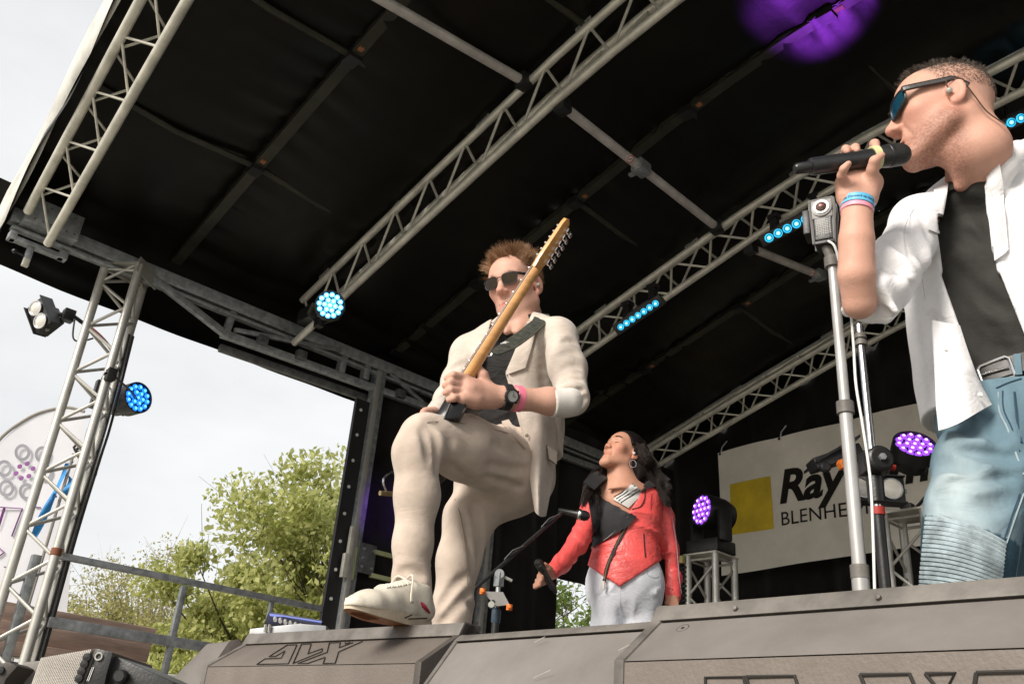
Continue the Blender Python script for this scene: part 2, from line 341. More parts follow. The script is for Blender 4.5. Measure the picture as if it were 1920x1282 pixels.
# ---- spreader tubes linking the trusses along the ridge
M_TUBE = mat('tube_grey', (0.55, 0.52, 0.50), 0.45, 0.2, 0.15, 9, 0.1, 90)
def spreader(label, p0, p1, joint=None, r=0.028, m=M_TUBE):
    t = thing('spreader_tube', label, 'tube', p0, 'roof spreader tubes'); p0 = vec(p0); p1 = vec(p1); d = (p1 - p0)
    MB().tube(p0, p1, r, n=14).build('tube', m, t)
    for q in (p0, p1): MB().box(q, 0.075, 0.075, 0.085, frame(d)).build('clamp', M_BLACKM, t, bevel=0.006)
    if joint:
        c = p0 + d * joint; _, s, u = frame(d)
        cl = MB().box(c, 0.11, 0.075, 0.075, frame(d)).box(c + s * 0.05 - u * 0.02, 0.03, 0.07, 0.02, frame(d)).build('sleeve_joint', M_GALV, t, bevel=0.006)
        sc = c - d.normalized() * 0.14; nrm = (vec(CAM) - sc); nrm = (nrm - d.normalized() * nrm.dot(d.normalized())).normalized()
        st = MB().lathe(sc + nrm * (r - 0.004), nrm, [(0, 0.026), (0.006, 0.026)], 18).build('round_sticker', mat('sticker_white', (0.7, 0.68, 0.66), 0.5), t)
        MB().path([sc + nrm * (r + 0.0025) + (frame(nrm)[1] * math.cos(a) + frame(nrm)[2] * math.sin(a)) * 0.022 for a in np.linspace(0, 2 * PI, 21)], 0.0028, 5, False).build('red_ring', mat('sticker_red', (0.5, 0.02, 0.03), 0.5), st)
        MB().box(sc + nrm * (r + 0.003), 0.02, 0.006, 0.003, frame(frame(nrm)[1] + frame(nrm)[2])).build('symbol', M_BLACK, st)
    return t
spreader('grey tube from canopy front edge to the blue spotlight truss', P0(-3.05, 2), P1(-3.05, 0) + Vector((0, -0.03, 0)))
spreader('long grey tube with round warning sticker between two trusses', P1(-2.80, 1) + Vector((0, .05, -.01)), P2(-2.93, 2) + Vector((0, -0.03, 0.0)), 0.46)
p3 = P2(-2.86, 1) + Vector((0, 0.05, -0.02))
spreader('short grey tube hanging behind the cyan light bar truss', p3, J(1545, 520, float((p3 @ vec(FH))) + 0.62), 0.93)

# ---- left side beam of galvanised steel (ladder girder)
sb = thing('side_girder', 'galvanised steel girder along the left canopy side on lattice column', 'girder', (SX, 0.8, 2.78))
def gb(name, ya, za, yb, zb_, w=0.05, h=0.06, x=SX, m=M_GALV): return MB().beam((x, ya, za), (x, yb, zb_), w, h).build(name, m, sb, bevel=0.004)
gb('top_chord', 0.78, 2.775, 6.6, 2.775, 0.07, 0.085)
gb('top_flange', 0.80, 2.70, 6.6, 2.70, 0.05, 0.022, x=SX + 0.012)
gb('diagonal', 1.62, 2.74, 2.17, 2.555, 0.04, 0.045, x=SX + 0.02)
gb('bottom_chord', 2.15, 2.555, 6.5, 2.66, 0.05, 0.05, x=SX + 0.01)
gb('strut', 2.18, 2.56, 2.20, 2.76, 0.045, 0.04); gb('strut', 3.07, 2.60, 3.08, 2.75); gb('strut', 3.28, 2.62, 3.28, 2.75)
gb('brace_bar', 2.22, 2.60, 3.03, 2.755, 0.03, 0.03, x=SX + 0.035)
gb('outer_rail', 2.2, 2.50, 4.4, 2.56, 0.04, 0.05, x=SX - 0.09, m=M_GALV_D)
gb('brace_bar', 3.48, 2.74, 3.85, 2.60, 0.03, 0.03, x=SX + 0.02); gb('strut', 4.05, 2.62, 4.06, 2.76)
gb('brace_bar', 4.1, 2.66, 5.0, 2.76, 0.03, 0.03, x=SX + 0.02); gb('strut', 5.05, 2.64, 5.06, 2.76)
for y in (2.42, 2.72, 3.58): MB().box((SX + 0.05, y, 2.60), 0.05, 0.07, 0.06).lathe((SX + 0.075, y, 2.60), (1, 0, 0), [(0, .012), (.02, .012)], 8).build('clamp', M_GALV_D, sb, bevel=0.004)
MB().box((SX + 0.03, 0.98, 2.80), 0.20, 0.30, 0.16).build('corner_bracket', M_GALV, sb, bevel=0.004)
for k in range(12): rod('bolt_hole', (SX + 0.131, 0.86 + 0.022 * k, 2.85 - .1 * (k % 2)), (SX + 0.1335, 0.86 + 0.022 * k, 2.85 - .1 * (k % 2)), 0.004, M_RUBBER, sb, 8)
lt = MB().box((SX + 0.03, 0.96, 2.63), 0.05, 0.30, 0.03).box((SX + 0.03, 0.93, 2.585), 0.035, 0.035, 0.09).box((SX + .03, 1.10, 2.64), .06, .05, .05).box((SX + .03, 0.82, 2.64), .06, .04, .05)
lt.build('roof_latch', M_GALV, sb, bevel=0.004)
MB().path([(SX + .03, 0.93, 2.55), (SX + .03, 0.86, 2.56)], 0.006, 8).lathe((SX + .03, 0.855, 2.56), (0, -1, 0), [(-.014, .004), (-.008, .012), (.004, .014), (.012, .006), (.014, 0)], 10).build('latch_handle', M_BLACKM, sb)
MB().box((SX + .03, 0.93, 2.52), 0.03, 0.035, 0.05).build('latch_foot', M_ALU, sb, bevel=.003)

# ---- lattice column
cc = thing('lattice_column', 'aluminium lattice column holding up the left front canopy corner', 'column', (SX, 1.47, -1.2))
CB = Vector((SX - 0.02, 1.355, 0)); CO = [CB, CB + Vector((0.15, 0.15, 0)), CB + Vector((-0.06, 0.265, 0))]
CP = lambda k, z: Vector((CO[k].x, CO[k].y, z))
for k in range(3): MB().tube(CP(k, -1.2), CP(k, 2.73), 0.026, n=14).build('chord', M_ALU_B, cc)
for (a, b, m_) in ((0, 1, M_ALU_B), (1, 2, M_ALU_B), (0, 2, M_ALU_B)):
    z = -1.0; i = 0
    while z < 2.6:
        p, q = (a, b) if i % 2 == 0 else (b, a); rod('brace', CP(p, z), CP(q, z + 0.145), 0.0095, m_, cc); z += 0.15; i += 1
    for z in (2.69,): rod('brace', CP(a, z), CP(b, z), 0.0095, m_, cc)
tp = [CP(0, 2.72) + Vector((-.03, -.03, 0)), CP(1, 2.72) + Vector((.035, -.02, 0)), CP(2, 2.72) + Vector((.09, .05, 0)), CP(2, 2.72) + Vector((-.04, .03, 0))]
MB().prism(tp, (0, 0, 0.015)).prism([CP(1, 2.72) + Vector((.035, -.02, -.05)), CP(2, 2.72) + Vector((.09, .05, -.05)), CP(2, 2.72) + Vector((.085, .055, .05)), CP(1, 2.72) + Vector((.03, -.015, .05))], (-0.006, -0.004, 0)).build('top_plate', M_ALU_B, cc)
MB().box((SX, 1.47, -1.19), 0.45, 0.45, 0.02).build('base_plate', M_GALV, cc)
MB().lathe(CP(1, 0.98), (0, 0, 1), [(-.02, .0265), (-.018, .0285), (.018, .0285), (.02, .0265)], 14).build('rust_band', mat('rust', (0.20, 0.07, 0.03), 0.8), cc)
# cables taped down the column
for i, (dx, dy) in enumerate(((0.035, 0.015), (0.042, -0.012))):
    tag(MB().path(bez([CP(2, 2.35) + Vector((dx, dy, 0)), CP(2, 1.8) + Vector((dx + .015, dy + .01, 0)), CP(2, 1.55) + Vector((dx + .03, dy, 0)), CP(2, 1.1) + Vector((dx, dy, 0)), CP(2, .4) + Vector((dx + .012, dy, 0)), CP(2, -1.1) + Vector((dx, dy, 0))], 8), 0.008, 6).build('power_cable', M_WIRE, None, base=CP(2, -1.2)),
        ('thin black cable taped to the right chord of lattice column', 'second black cable bowing off the right chord of lattice column')[i], 'cable')

# ---- steel post with black keder strip and the far post
def post(name, label, px_top, px_bot, y, w=0.075):
    t = thing(name, label, 'post', (SX, y, -1.2))
    MB().box((SX, y, 0.78), w, w * 1.15, 3.9).build('post_profile', M_GALV, t, bevel=0.004)
    MB().box((SX + w / 2 + 0.006, y - w * 0.30, 0.78), 0.012, w * 0.5, 3.88).build('bright_flange', M_ALU_B, t, bevel=0.002)
    return t
pa = post('side_post', 'grey steel side post with bright flange beside black strip', None, None, 3.40)
st = MB().box((SX - 0.01, 3.302, 0.62), 0.03, 0.115, 3.7).build('keder_strip', mat('keder_black', (0.01, 0.01, 0.01), 0.6), pa)
for z in np.arange(0.3, 2.5, 0.19): rod('grommet', (SX + 0.005, 3.29, z), (SX + 0.0085, 3.29, z), 0.012, M_WHITE, st, 10)
MB().box((SX + 0.045, 3.35, 1.40), 0.03, 0.035, 0.30).box((SX + .05, 3.33, 1.28), .035, .045, .16).build('hinge', M_ALU, pa, bevel=.004)
MB().box((SX + 0.045, 3.40, 1.31), 0.004, 0.022, 0.22).build('reflective_tape', mat('reflective_yellow', (0.48, 0.55, 0.22), 0.4), pa)
pb_ = MB().box((SX + 0.042, 3.50, 1.36), 0.012, 0.13, 0.20).build('gusset_plate', M_GALV_D, pa, bevel=.003)
for (dy, dz) in ((-.04, .06), (-.04, 0), (-.04, -.06), (.04, .06), (.04, -.06)): rod('bolt', (SX + .048, 3.50 + dy, 1.36 + dz), (SX + .058, 3.50 + dy, 1.36 + dz), 0.010, M_GALV, pb_, 6)
for z in (1.42, 1.26): MB().box((SX + 0.035, 3.80, z), 0.03, 0.5, 0.03).build('cross_rail', mat('pale_rail', (0.36, 0.38, 0.20), 0.5), pa, bevel=.003)
pc = post('side_post', 'dark far steel side post behind the standing trouser leg', None, None, 4.60, 0.07)

# ---- drapes
def drape(name, label, path, z0, z1, amp=0.05, freq=11.0, seed=0, ph=0.0, group='black stage drapes'):
    """vertical cloth following a plan polyline with pleats"""
    pts = [Vector((p[0], p[1], 0)) for p in path]; rg = np.random.default_rng(seed); L = sum((b - a).length for a, b in zip(pts[:-1], pts[1:])); n = max(12, int(L * 60))
    rows = []
    for zi in range(13):
        z = z0 + (z1 - z0) * zi / 12; row = []
        for i in range(n + 1):
            s = L * i / n; acc = 0; p = pts[-1]; d = (pts[-1] - pts[-2]).normalized()
            for a, b in zip(pts[:-1], pts[1:]):
                l = (b - a).length
                if s <= acc + l + 1e-6: d = (b - a) / l; p = a + d * (s - acc); break
                acc += l
            nrm = Vector((-d.y, d.x, 0)); k = 1 - 0.45 * zi / 12
            off = amp * k * (math.sin(s * freq + ph + 1.3 * math.sin(s * 2.3 + seed)) + 0.4 * math.sin(s * freq * 2.3 + 0.4 * zi + seed)) + 0.02 * math.sin(z * 3 + s)
            row.append(p + nrm * off + Vector((0, 0, z)))
        rows.append(row)
    o = MB().grid(rows).build(name, M_DRAPE, None, base=(pts[0].x, pts[0].y, z0), smooth=180)
    return tag(o, label, 'drape', group)
drape('backdrop_curtain', 'black pleated backdrop curtain behind the white banner', [(-5.5, 6.95), (4.3, 6.95)], 0.0, 4.15, 0.055, 9, 1)
drape('side_curtain', 'black side curtain between the two left steel posts', [(SX - .03, 3.42), (SX - .03, 4.62)], 0.0, 2.80, 0.03, 13, 2)
drape('side_curtain', 'black side curtain with purple glow ending at the leafy gap', [(SX - .03, 4.60), (SX - .03, 5.39)], 0.0, 2.80, 0.03, 13, 5)
drape('side_curtain', 'black valance above the leafy gap beside the red jacket', [(SX - .05, 5.28), (SX - .05, 7.0)], 1.60, 2.95, 0.02, 10, 8)
drape('side_curtain', 'black corner curtain behind the red jacket sleeve', [(SX + .02, 6.15), (SX - .02, 7.0)], 0.0, 1.75, 0.03, 13, 11)

# ---- banner
bn = thing('banner', 'off-white sponsor banner with yellow square hung on the backdrop', 'banner', (-3.0, 6.75, 1.82))
M_BAN = mat('banner_vinyl', (0.85, 0.80, 0.71), 0.55, 0, 0.10, 2.2, 0.2, 4, bdist=0.02)
BX0, BX1 = -4.63, -1.2
def bwob(x, z): return 0.012 * math.sin(x * 3.2 + z * 2) + 0.006 * math.sin(x * 8 + 1 - z * 5)
def bsheet(poly_rows, name, m, off, parent): return MB().grid([[(x, 6.75 + bwob(x, z) - off, z) for (x, z) in row] for row in poly_rows]).build(name, m, parent, smooth=180)
def brect(x0, x1, z0f, z1f, nx, nz):
    return [[(x, z0f(x) + (z1f(x) - z0f(x)) * k / nz) for x in np.linspace(x0, x1, nx)] for k in range(nz + 1)]
btop = lambda x: 2.935 + 0.03 * (x + 4.6) + 0.012 * abs(math.sin((x + 4.63) * PI / 0.62)) - .006
bbot = lambda x: 1.815 + 0.035 * (x + 4.5)
sh_ = bsheet(brect(BX0, BX1, bbot, btop, 60, 16), 'vinyl_sheet', M_BAN, 0, bn)
bsheet(brect(-4.515, -4.088, lambda x: 2.153, lambda x: 2.612, 10, 10), 'yellow_square', mat('banner_yellow', (0.72, 0.52, 0.03), 0.55, 0, 0.12, 5), 0.004, bn)
def btext(txt, size, x, z, shear, bold, name, spacing=1.0):
    me = text_mesh(txt, size, shear, bold, 0.001, spacing); me.materials.append(mat('banner_black', (0.028, 0.024, 0.02), 0.55)); 
    for v in me.vertices:
        X = x + v.co.x; Z = z + v.co.y; v.co = (X - x, -(0.006) + bwob(X, Z), v.co.y)
    return link(name, me, None, bn, (x, 6.75, z))
btext('Ray White', 0.40, -4.03, 2.365, 0.22, 0.012, 'lettering', 0.97)
btext('BLENHEIM', 0.166, -4.02, 2.168, 0.0, 0.0, 'lettering', 1.03)
for x in np.arange(-4.6, -1.2, 0.62): rod('eyelet', (x, 6.738 + bwob(x, 2.9), btop(x) - .02), (x, 6.734 + bwob(x, 2.9), btop(x) - .02), 0.012, M_BLACKM, sh_, 10)
for x in np.arange(-4.6, -1.2, 0.62): MB().path([(x, 6.745, btop(x) - .02), (x - .01, 6.78, btop(x) + .06), (x, 6.85, btop(x) + .14)], 0.006, 6).build('bungee_tie', M_WHITE, bn)

# ---- guard rail on the left stage side
rl = thing('guard_rail', 'grey steel guard rail between lattice column and side post', 'railing', (SX - .02, 1.4, 0))
xr = SX - 0.02
MB().beam(atx(110, 1041, xr), atx(628, 1146, xr), 0.035, 0.036).build('top_rail', M_GALV, rl, bevel=.004)
a = atx(345, 1098, xr); MB().beam(a, (a[0], a[1], 0.0), 0.034, 0.034, (0, 1, 0)).build('baluster', M_GALV, rl, bevel=.004)
a = atx(510, 1128, xr); MB().beam(a, (a[0] - .1, a[1] + .02, 0.0), 0.026, 0.026, (0, 1, 0)).build('baluster', M_GALV, rl, bevel=.004)
a = atx(60, 1070, xr); MB().beam((a[0], a[1], .97), (a[0], a[1], 0.0), 0.045, 0.045, (0, 1, 0)).build('baluster', M_GALV, rl, bevel=.004)
p = atx(90, 1165, xr); q = atx(390, 1213, xr); MB().beam(p, (xr, 3.3, q[2] + (3.3 - q[1]) * (q[2] - p[2]) / (q[1] - p[1])), 0.04, 0.055).build('lower_rail', M_GALV, rl, bevel=.004)
# folded-out trailer side panel beyond the rail
tpn = thing('trailer_flap', 'weathered brown timber flap of the stage trailer outside the rail', 'panel', J(150, 1230, 7.0))
tm = mat('weathered_timber', (0.46, 0.33, 0.27), 0.75, 0, 0.25, 6, 0.4, 40, stretch=(3, 0.4, 3))
xp = SX - 0.45
for (ya, yb, z, h, d) in ((0.3, 2.36, .70, .10, 0.0), (0.3, 2.34, .60, .10, 0.03), (0.3, 2.32, .51, .075, 0.07)):
    MB().beam((xp + d, ya, z + .03), (xp + d, yb, z), 0.05, h).build('plank', tm, tpn, bevel=.006)
MB().beam((xp + .04, .3, .455), (xp + .04, 2.3, .42), 0.08, 0.05).build('dark_bottom_rail', M_BLACKM, tpn)
for y in (0.6, 1.2, 1.9): MB().box((xp + .03, y, .62), 0.02, 0.05, 0.17).build('hinge_strap', M_GALV, tpn, bevel=.003)
for y in (.5, 2.05): MB().beam((xp, y, .42), (xp, y, -1.2), 0.05, 0.06, (0, 1, 0)).build('support_leg', M_GALV, tpn)
# wire mesh fence further off
fn = thing('mesh_fence', 'pale welded wire fence behind the monitors at lower left', 'fence', (-8.2, 3.0, -1.2))
M_FEN = mat('fence_wire', (0.45, 0.45, 0.40), 0.5, 0.4)
wr = MB()
for y in np.arange(0.0, 6.0, 0.05): wr.tube((-8.2, y, -1.1), (-8.2, y, 0.62), 0.0035, n=4, caps=False)
for z in np.arange(-1.0, 0.65, 0.2): wr.tube((-8.2, 0, z), (-8.2, 6, z), 0.0035, n=4, caps=False)
w_ = wr.build('wire_panel', M_FEN, fn); w_['kind'] = 'stuff'
MB().tube((-8.2, 0, .66), (-8.2, 6, .66), 0.021, n=10).build('top_tube', M_ALU_B, fn)
for y in (0.02, 2.0, 4.0, 5.98): MB().tube((-8.2, y, -1.2), (-8.2, y, .7), 0.021, n=10).build('fence_post', M_ALU_B, fn)
# ================================================================== floor monitors (seen from their backs)
M_MON = mat('monitor_paint', (0.155, 0.132, 0.114), 0.62, 0, 0.10, 7, 0.55, 170, 0.4, bdist=0.0025)
M_MONS = mat('monitor_smooth', (0.18, 0.163, 0.150), 0.55, 0, 0.14, 5, 0.25, 190, 0.4, bdist=0.0015)
M_MOND = mat('monitor_side', (0.055, 0.046, 0.040), 0.6, 0, 0.15, 9, 0.5, 170, bdist=0.002)  # darker paint: shade put into the right-hand cheeks; also one dark cabinet
M_TRIM = mat('monitor_trim', (0.155, 0.14, 0.125), 0.55, 0.0, 0.25, 12, 0.3, 160, bdist=0.002)
M_GROOVE = mat('groove', (0.02, 0.016, 0.013), 0.8)
def wedge(label, p0, p1, h=0.42, depth=0.42, kh=0.25, setb=0.12, m_top=M_MON, m_low=M_MON, trim=0.026, sidew=0.022, top=True):
    """floor monitor: rear top edge runs p0 -> p1 (world, z = h). Back: lower plate vertical to kh, upper plate leaning away"""
    p0 = Vector((p0[0], p0[1], 0)); p1 = Vector((p1[0], p1[1], 0)); X = (p1 - p0).normalized(); Y = Vector((-X.y, X.x, 0)); L = (p1 - p0).length
    t = thing('floor_monitor', label, 'monitor speaker', (p0 + p1) / 2 - Y * setb * .3, 'wedge monitors along the stage front')
    Q = lambda u, y, z: p0 + X * u + Y * y + Vector((0, 0, z))
    prof = [(-setb, 0), (-setb, kh), (-0.02, h - trim - 0.010), (0.0, h), (0.035, h), (depth, 0.12), (depth, 0)]
    core = MB().prism([Q(sidew * .8, y, z - (.004 if z > .01 else 0)) for (y, z) in prof], X * (L - 1.6 * sidew)); core.build('cabinet', m_top, t, bevel=0.004)
    up = [(-setb - .003, kh + .002), (-0.0235, h - trim - 0.008)]
    MB().prism([Q(sidew, up[0][0], up[0][1]), Q(sidew, up[1][0], up[1][1]), Q(sidew, up[1][0] + .012, up[1][1]), Q(sidew, up[0][0] + .012, up[0][1])], X * (L - 2 * sidew)).build('upper_back_plate', m_top, t)
    MB().prism([Q(sidew, -setb - .004, 0.0), Q(sidew, -setb - .004, kh), Q(sidew, -setb + .01, kh), Q(sidew, -setb + .01, 0)], X * (L - 2 * sidew)).build('lower_back_plate', m_low, t)
    d1 = Vector((0, 0, 0)); e = (h - trim - 0.008 - kh) / (setb - 0.0205)
    MB().prism([Q(0, -0.026, h - trim - .004), Q(0, -0.010, h + .002), Q(0, 0.05, h + .003), Q(0, .05, h - .01), Q(0, -.01, h - trim - .004)], X * L).build('top_trim', M_TRIM, t, bevel=0.002)
    for u0 in (0, L - sidew):
        MB().prism([Q(u0, y - (.007 if y < .1 else -.004), z + (.004 if z > .2 else 0)) for (y, z) in prof], X * sidew).build('side_cheek', M_MOND if u0 > 0 else M_TRIM, t, bevel=0.004)  # right cheek coloured darker, standing in for its shaded end
    return t, Q, L, e
def grooves(t, Q, setb, kh, h, trim, lines, r=0.0022):
    """engraved outline: (u, v) with v 0..1 up the upper plate"""
    for ln in lines:
        pts = [Q(u, -setb - .0050 + (setb - .0205) * v, kh + .0032 + (h - trim - .01 - kh) * v) for (u, v) in ln]
        MB().path(pts, r, 5).build('engraved_line', M_GROOVE, t)
# monitor under the guitarist's foot: rear edge through photo (475,1190)-(878,1170)
gm0 = atz(470, 1190, .42); gm1 = atz(876, 1169, .42)
t, Q, L, e = wedge('brown-grey floor monitor with engraved angular letters under the white shoe', gm0, gm1, 0.42, 0.40, 0.312, 0.13)
def lg(px, py):     # photo pixel of the enlarged crop -> (u along, v up) on the sloping back plate
    fx = (px - 345) / (1590 - 345); v = (405 - py) / (405 - 205.0); xl = 345 + v * (530 - 345); xr = 1590 + v * (1735 - 1590); return (L * (0.03 + 0.94 * (px - xl) / (xr - xl)), max(0.0, min(1.0, v)) * .96)
def lgs(s): return [lg(*p) for p in s]
grooves(t, Q, .13, .312, .42, .026, [lgs(s) for s in (
    [(825, 212), (888, 212), (890, 397), (685, 397), (722, 345), (826, 343), (828, 273), (782, 325), (740, 325), (825, 212)],
    [(916, 210), (978, 208), (985, 308), (1062, 262), (1065, 292), (920, 395), (916, 210)],
    [(1090, 206), (1155, 205), (1160, 258), (1232, 212)], [(1090, 206), (1098, 300), (948, 397), (1010, 397), (1100, 345), (1103, 400), (1172, 400), (1166, 300), (1285, 205)],
    [(1185, 206), (1188, 222), (1215, 207)])], 0.0016)
# plain pale monitor in the middle, nearer the camera
mm0 = atz(868, 1194, .345); mm1 = atz(1237, 1168, .345)
t, Q, L, e = wedge('plain pale scuffed floor monitor below the white trousers', mm0, mm1, 0.345, 0.32, 0.10, 0.19, M_MONS, M_MONS, 0.008, 0.012)
for (u, v, l) in ((.30, .62, .05), (.46, .80, .03), (.12, .45, .05), (.40, .35, .012), (.55, .7, .02), (.25, .9, .03)):
    a = Q(u, -.19 + .17 * v, .1 + .24 * v); MB().path([a + Vector((0, -.0045, 0.0035)), a + Vector((l * .8, -.0035, 0.006 + l * .2))], 0.0006, 4).build('scratch', mat('scratch_pale', (.55, .5, .46), .6), t)
# large near monitor at right
rm0 = atz(1238, 1141, .37); rm1 = atz(1930, 1085, .37); rmx = Vector(rm1 - rm0); rm1 = vec(rm0) + rmx * 1.25
t, Q, L, e = wedge('large near floor monitor with bolted top strip and engraved logo outlines, right', rm0, rm1, 0.37, 0.40, 0.270, 0.11, M_MONS, M_MON, 0.020, 0.02)
for u in (.19, .46, .74): 
    q = Q(u * .84, -0.024, .37 - .012); MB().lathe(q, (0, -1, .3), [(-.003, .0042), (0.001, .004), (.002, .002)], 12).build('bolt', M_TRIM, t)
q = Q(.074, -0.0375, .3275); n_ = Vector((0, -1, 1.25)).normalized(); MB().path([q + n_ * .002 + (Vector((1, 0, 0)) * math.cos(w) + Vector((0, 1.25, 1)).normalized() * math.sin(w)) * .0105 for w in np.linspace(0, 2 * PI, 19)], .0012, 5).build('socket_ring', M_GROOVE, t)
MB().lathe(q + n_ * .0, n_, [(0, .003), (.0035, .003)], 8).build('socket_hole', M_GROOVE, t)
for poly in ([(.168, .15), (.168, .246), (.230, .246), (.252, .15)], [(.234, .246), (.307, .246), (.338, .15)], [(.234, .246), (.262, .15)], [(.397, .246), (.459, .246), (.492, .15)], [(.397, .246), (.432, .15)], [(.478, .246), (.512, .246), (.496, .222), (.478, .246)], [(.536, .246), (.66, .247), (.685, .15)], [(.536, .246), (.508, .15)]):
    MB().path([Q(u, -.1150, z) for (u, z) in poly], 0.0026, 6).build('engraved_line', M_GROOVE, t)

# small wedge left of the foot monitor and the black grille speaker with its neighbours
sm0 = atz(382, 1206, .36); sm1 = atz(452, 1196, .36)
t = thing('floor_monitor', 'small tilted brown-grey monitor left of the foot monitor', 'monitor speaker', (sm0[0], sm0[1], 0), 'wedge monitors along the stage front')
Pq = [atz(380, 1207, .38), atz(455, 1197, .38)]; hdz_ = float(Pq[0] @ FHN)
A_ = [vec(J(x, y, hdz_ + d)) for (x, y, d) in ((318, 1300, -.05), (322, 1272, -.05), (388, 1206, 0.0), (438, 1200, .02), (455, 1208, .02), (376, 1300, -.05))]
MB().prism(A_[:1] + A_[1:4] + [vec(J(376, 1288, hdz_ - .05))] + [vec(J(360, 1310, hdz_ - .05))], FH * 0.32).build('cabinet', M_MONS, t, bevel=.004)
MB().prism([vec(J(x, y, hdz_ - .012 + d)) for (x, y, d) in ((372, 1300, -.05), (376, 1278, -.05), (430, 1200, .02), (446, 1197, .03), (460, 1210, .03), (404, 1300, -.04))], FH * 0.34).build('side_cheek', M_MOND, t, bevel=.004)
# line-array style speaker, black, grille towards the left
def grille_speaker():
    t = thing('grille_speaker', 'black speaker box with fine metal grille at lower left', 'speaker', J(170, 1300, 1.95))
    hd = 1.95; K = lambda x, y, d=0.0: vec(J(x, y, hd + d))
    d = FH * 0.25
    MB().prism([K(58, 1290), K(78, 1232), K(180, 1215, .0), K(140, 1300)], d * .3).build('grille_frame', M_TRIM, t)
    gl = MB(); n = 26
    for i in range(n + 1):
        u = i / n
        a = K(60, 1288).lerp(K(140, 1300), u); b = K(80, 1233).lerp(K(172, 1217), u); gl.tube(a - d * .02, b - d * .02, 0.0009, n=4)
    for i in range(1, 26):
        u = i / 26; gl.tube(K(60, 1288).lerp(K(80, 1233), u) - d * .022, K(140, 1300).lerp(K(172, 1217), u) - d * .022, 0.0006, n=4)
    g_ = gl.build('grille', mat('grille_metal', (.62, .58, .53), .4, .3), t); g_['kind'] = 'stuff'
    MB().prism([K(140, 1300), K(160, 1255), K(172, 1217), K(182, 1215), K(150, 1300)], d).build('edge_frame', M_TRIM, t)
    MB().prism([K(150, 1300), K(182, 1215), K(212, 1222), K(200, 1262), K(192, 1300)], d).build('cheek_plate', M_BLACK, t, bevel=.002)
    MB().prism([K(192, 1300, .02), K(200, 1262, .02), K(210, 1226, .02), K(325, 1278, .02), K(330, 1300, .02)], d).build('cabinet', M_BLACK, t, bevel=.003)
    for k in range(4): MB().lathe(K(164 - 5 * k, 1232 + 13 * k, -.004), -FH, [(0, .009), (.006, .008), (.008, 0)], 10).build('bump_pad', M_RUBBER, t)
    c = K(185, 1230, -.003); MB().path([c + (Vector(R0) * math.cos(w) + Vector((0, 0, 1)) * math.sin(w)) * .0068 for w in np.linspace(0, 2 * PI, 19)], .0018, 6).build('pin_ring', M_ALU_B, t)
    MB().lathe(K(228, 1268, .015), -FH, [(0, .014), (.012, .014), (.016, .01), (.016, 0)], 16).build('rear_knob', M_BLACKM, t)
    for k in range(2): MB().path([K(176 - k * 3 + 0, 1250, -.002), K(166 - 3 * k, 1276, -.002)], .0008, 4).build('marking', M_WHITE, t)
grille_speaker()
t = thing('floor_monitor', 'low pale monitor wedge behind the black grille speaker', 'monitor speaker', J(40, 1290, 2.1), 'wedge monitors along the stage front')
K = lambda x, y, d=0.0: vec(J(x, y, 2.1 + d))
MB().prism([K(8, 1300), K(14, 1272), K(46, 1240), K(90, 1236), K(80, 1300)], FH * .3).build('cabinet', M_MONS, t, bevel=.004)
for k in range(3): MB().beam(K(20 + 9 * k, 1279, -.001), K(26 + 9 * k, 1279, -.001), .002, .002).build('slot', M_GROOVE, t)
t = thing('floor_monitor', 'dark monitor corner at the lower left picture edge', 'monitor speaker', J(0, 1290, 2.0), 'wedge monitors along the stage front')
K = lambda x, y, d=0.0: vec(J(x, y, 2.02 + d))
MB().prism([K(-60, 1300), K(-60, 1262), K(-8, 1246), K(14, 1238), K(34, 1247), K(12, 1272), K(0, 1300)], FH * .3).build('cabinet', M_MOND, t, bevel=.006)
MB().lathe(K(2, 1256, -.002), -FH, [(0, .008), (.004, .007), (.005, 0)], 10).build('corner_bolt', M_RUBBER, t)

# digital mixer in its open case beside the rail
mx = thing('mixing_console', 'small mixing console in grey case beside the steel post', 'mixer', J(545, 1185, 3.9))
K = lambda x, y, d=0.0: vec(J(x, y, 3.9 + d))
MB().prism([K(462, 1215), K(468, 1178), K(560, 1168), K(612, 1172), K(610, 1215)], FH * .35).build('flight_case', mat('case_grey', (.36, .37, .38), .45, .3, .15, 8), mx, bevel=.006)
MB().prism([K(492, 1176, .1), K(504, 1146, .2), K(604, 1162, .2), K(602, 1178, .1)], FH * .03).build('console_panel', mat('console_black', (.02, .02, .024), .3), mx)
MB().prism([K(505, 1149, .17), K(603, 1164, .17), K(602, 1168, .17), K(506, 1154, .17)], FH * .02).build('screen_strip', emat('mixer_screen', (.25, .3, .8), .5), mx)
for k in range(9): rod('fader_knob', K(516 + 9.5 * k, 1158 + 1.6 * k + (k * 37 % 9), .09), K(516 + 9.5 * k, 1162 + 1.6 * k + (k * 37 % 9), .06), .008, M_ALU_B, mx)
for k in range(2): MB().beam(K(498 + 8 * k, 1170, -.01), K(496 + 8 * k, 1184, -.01), .008, .01).build('case_latch', M_ALU_B, mx)

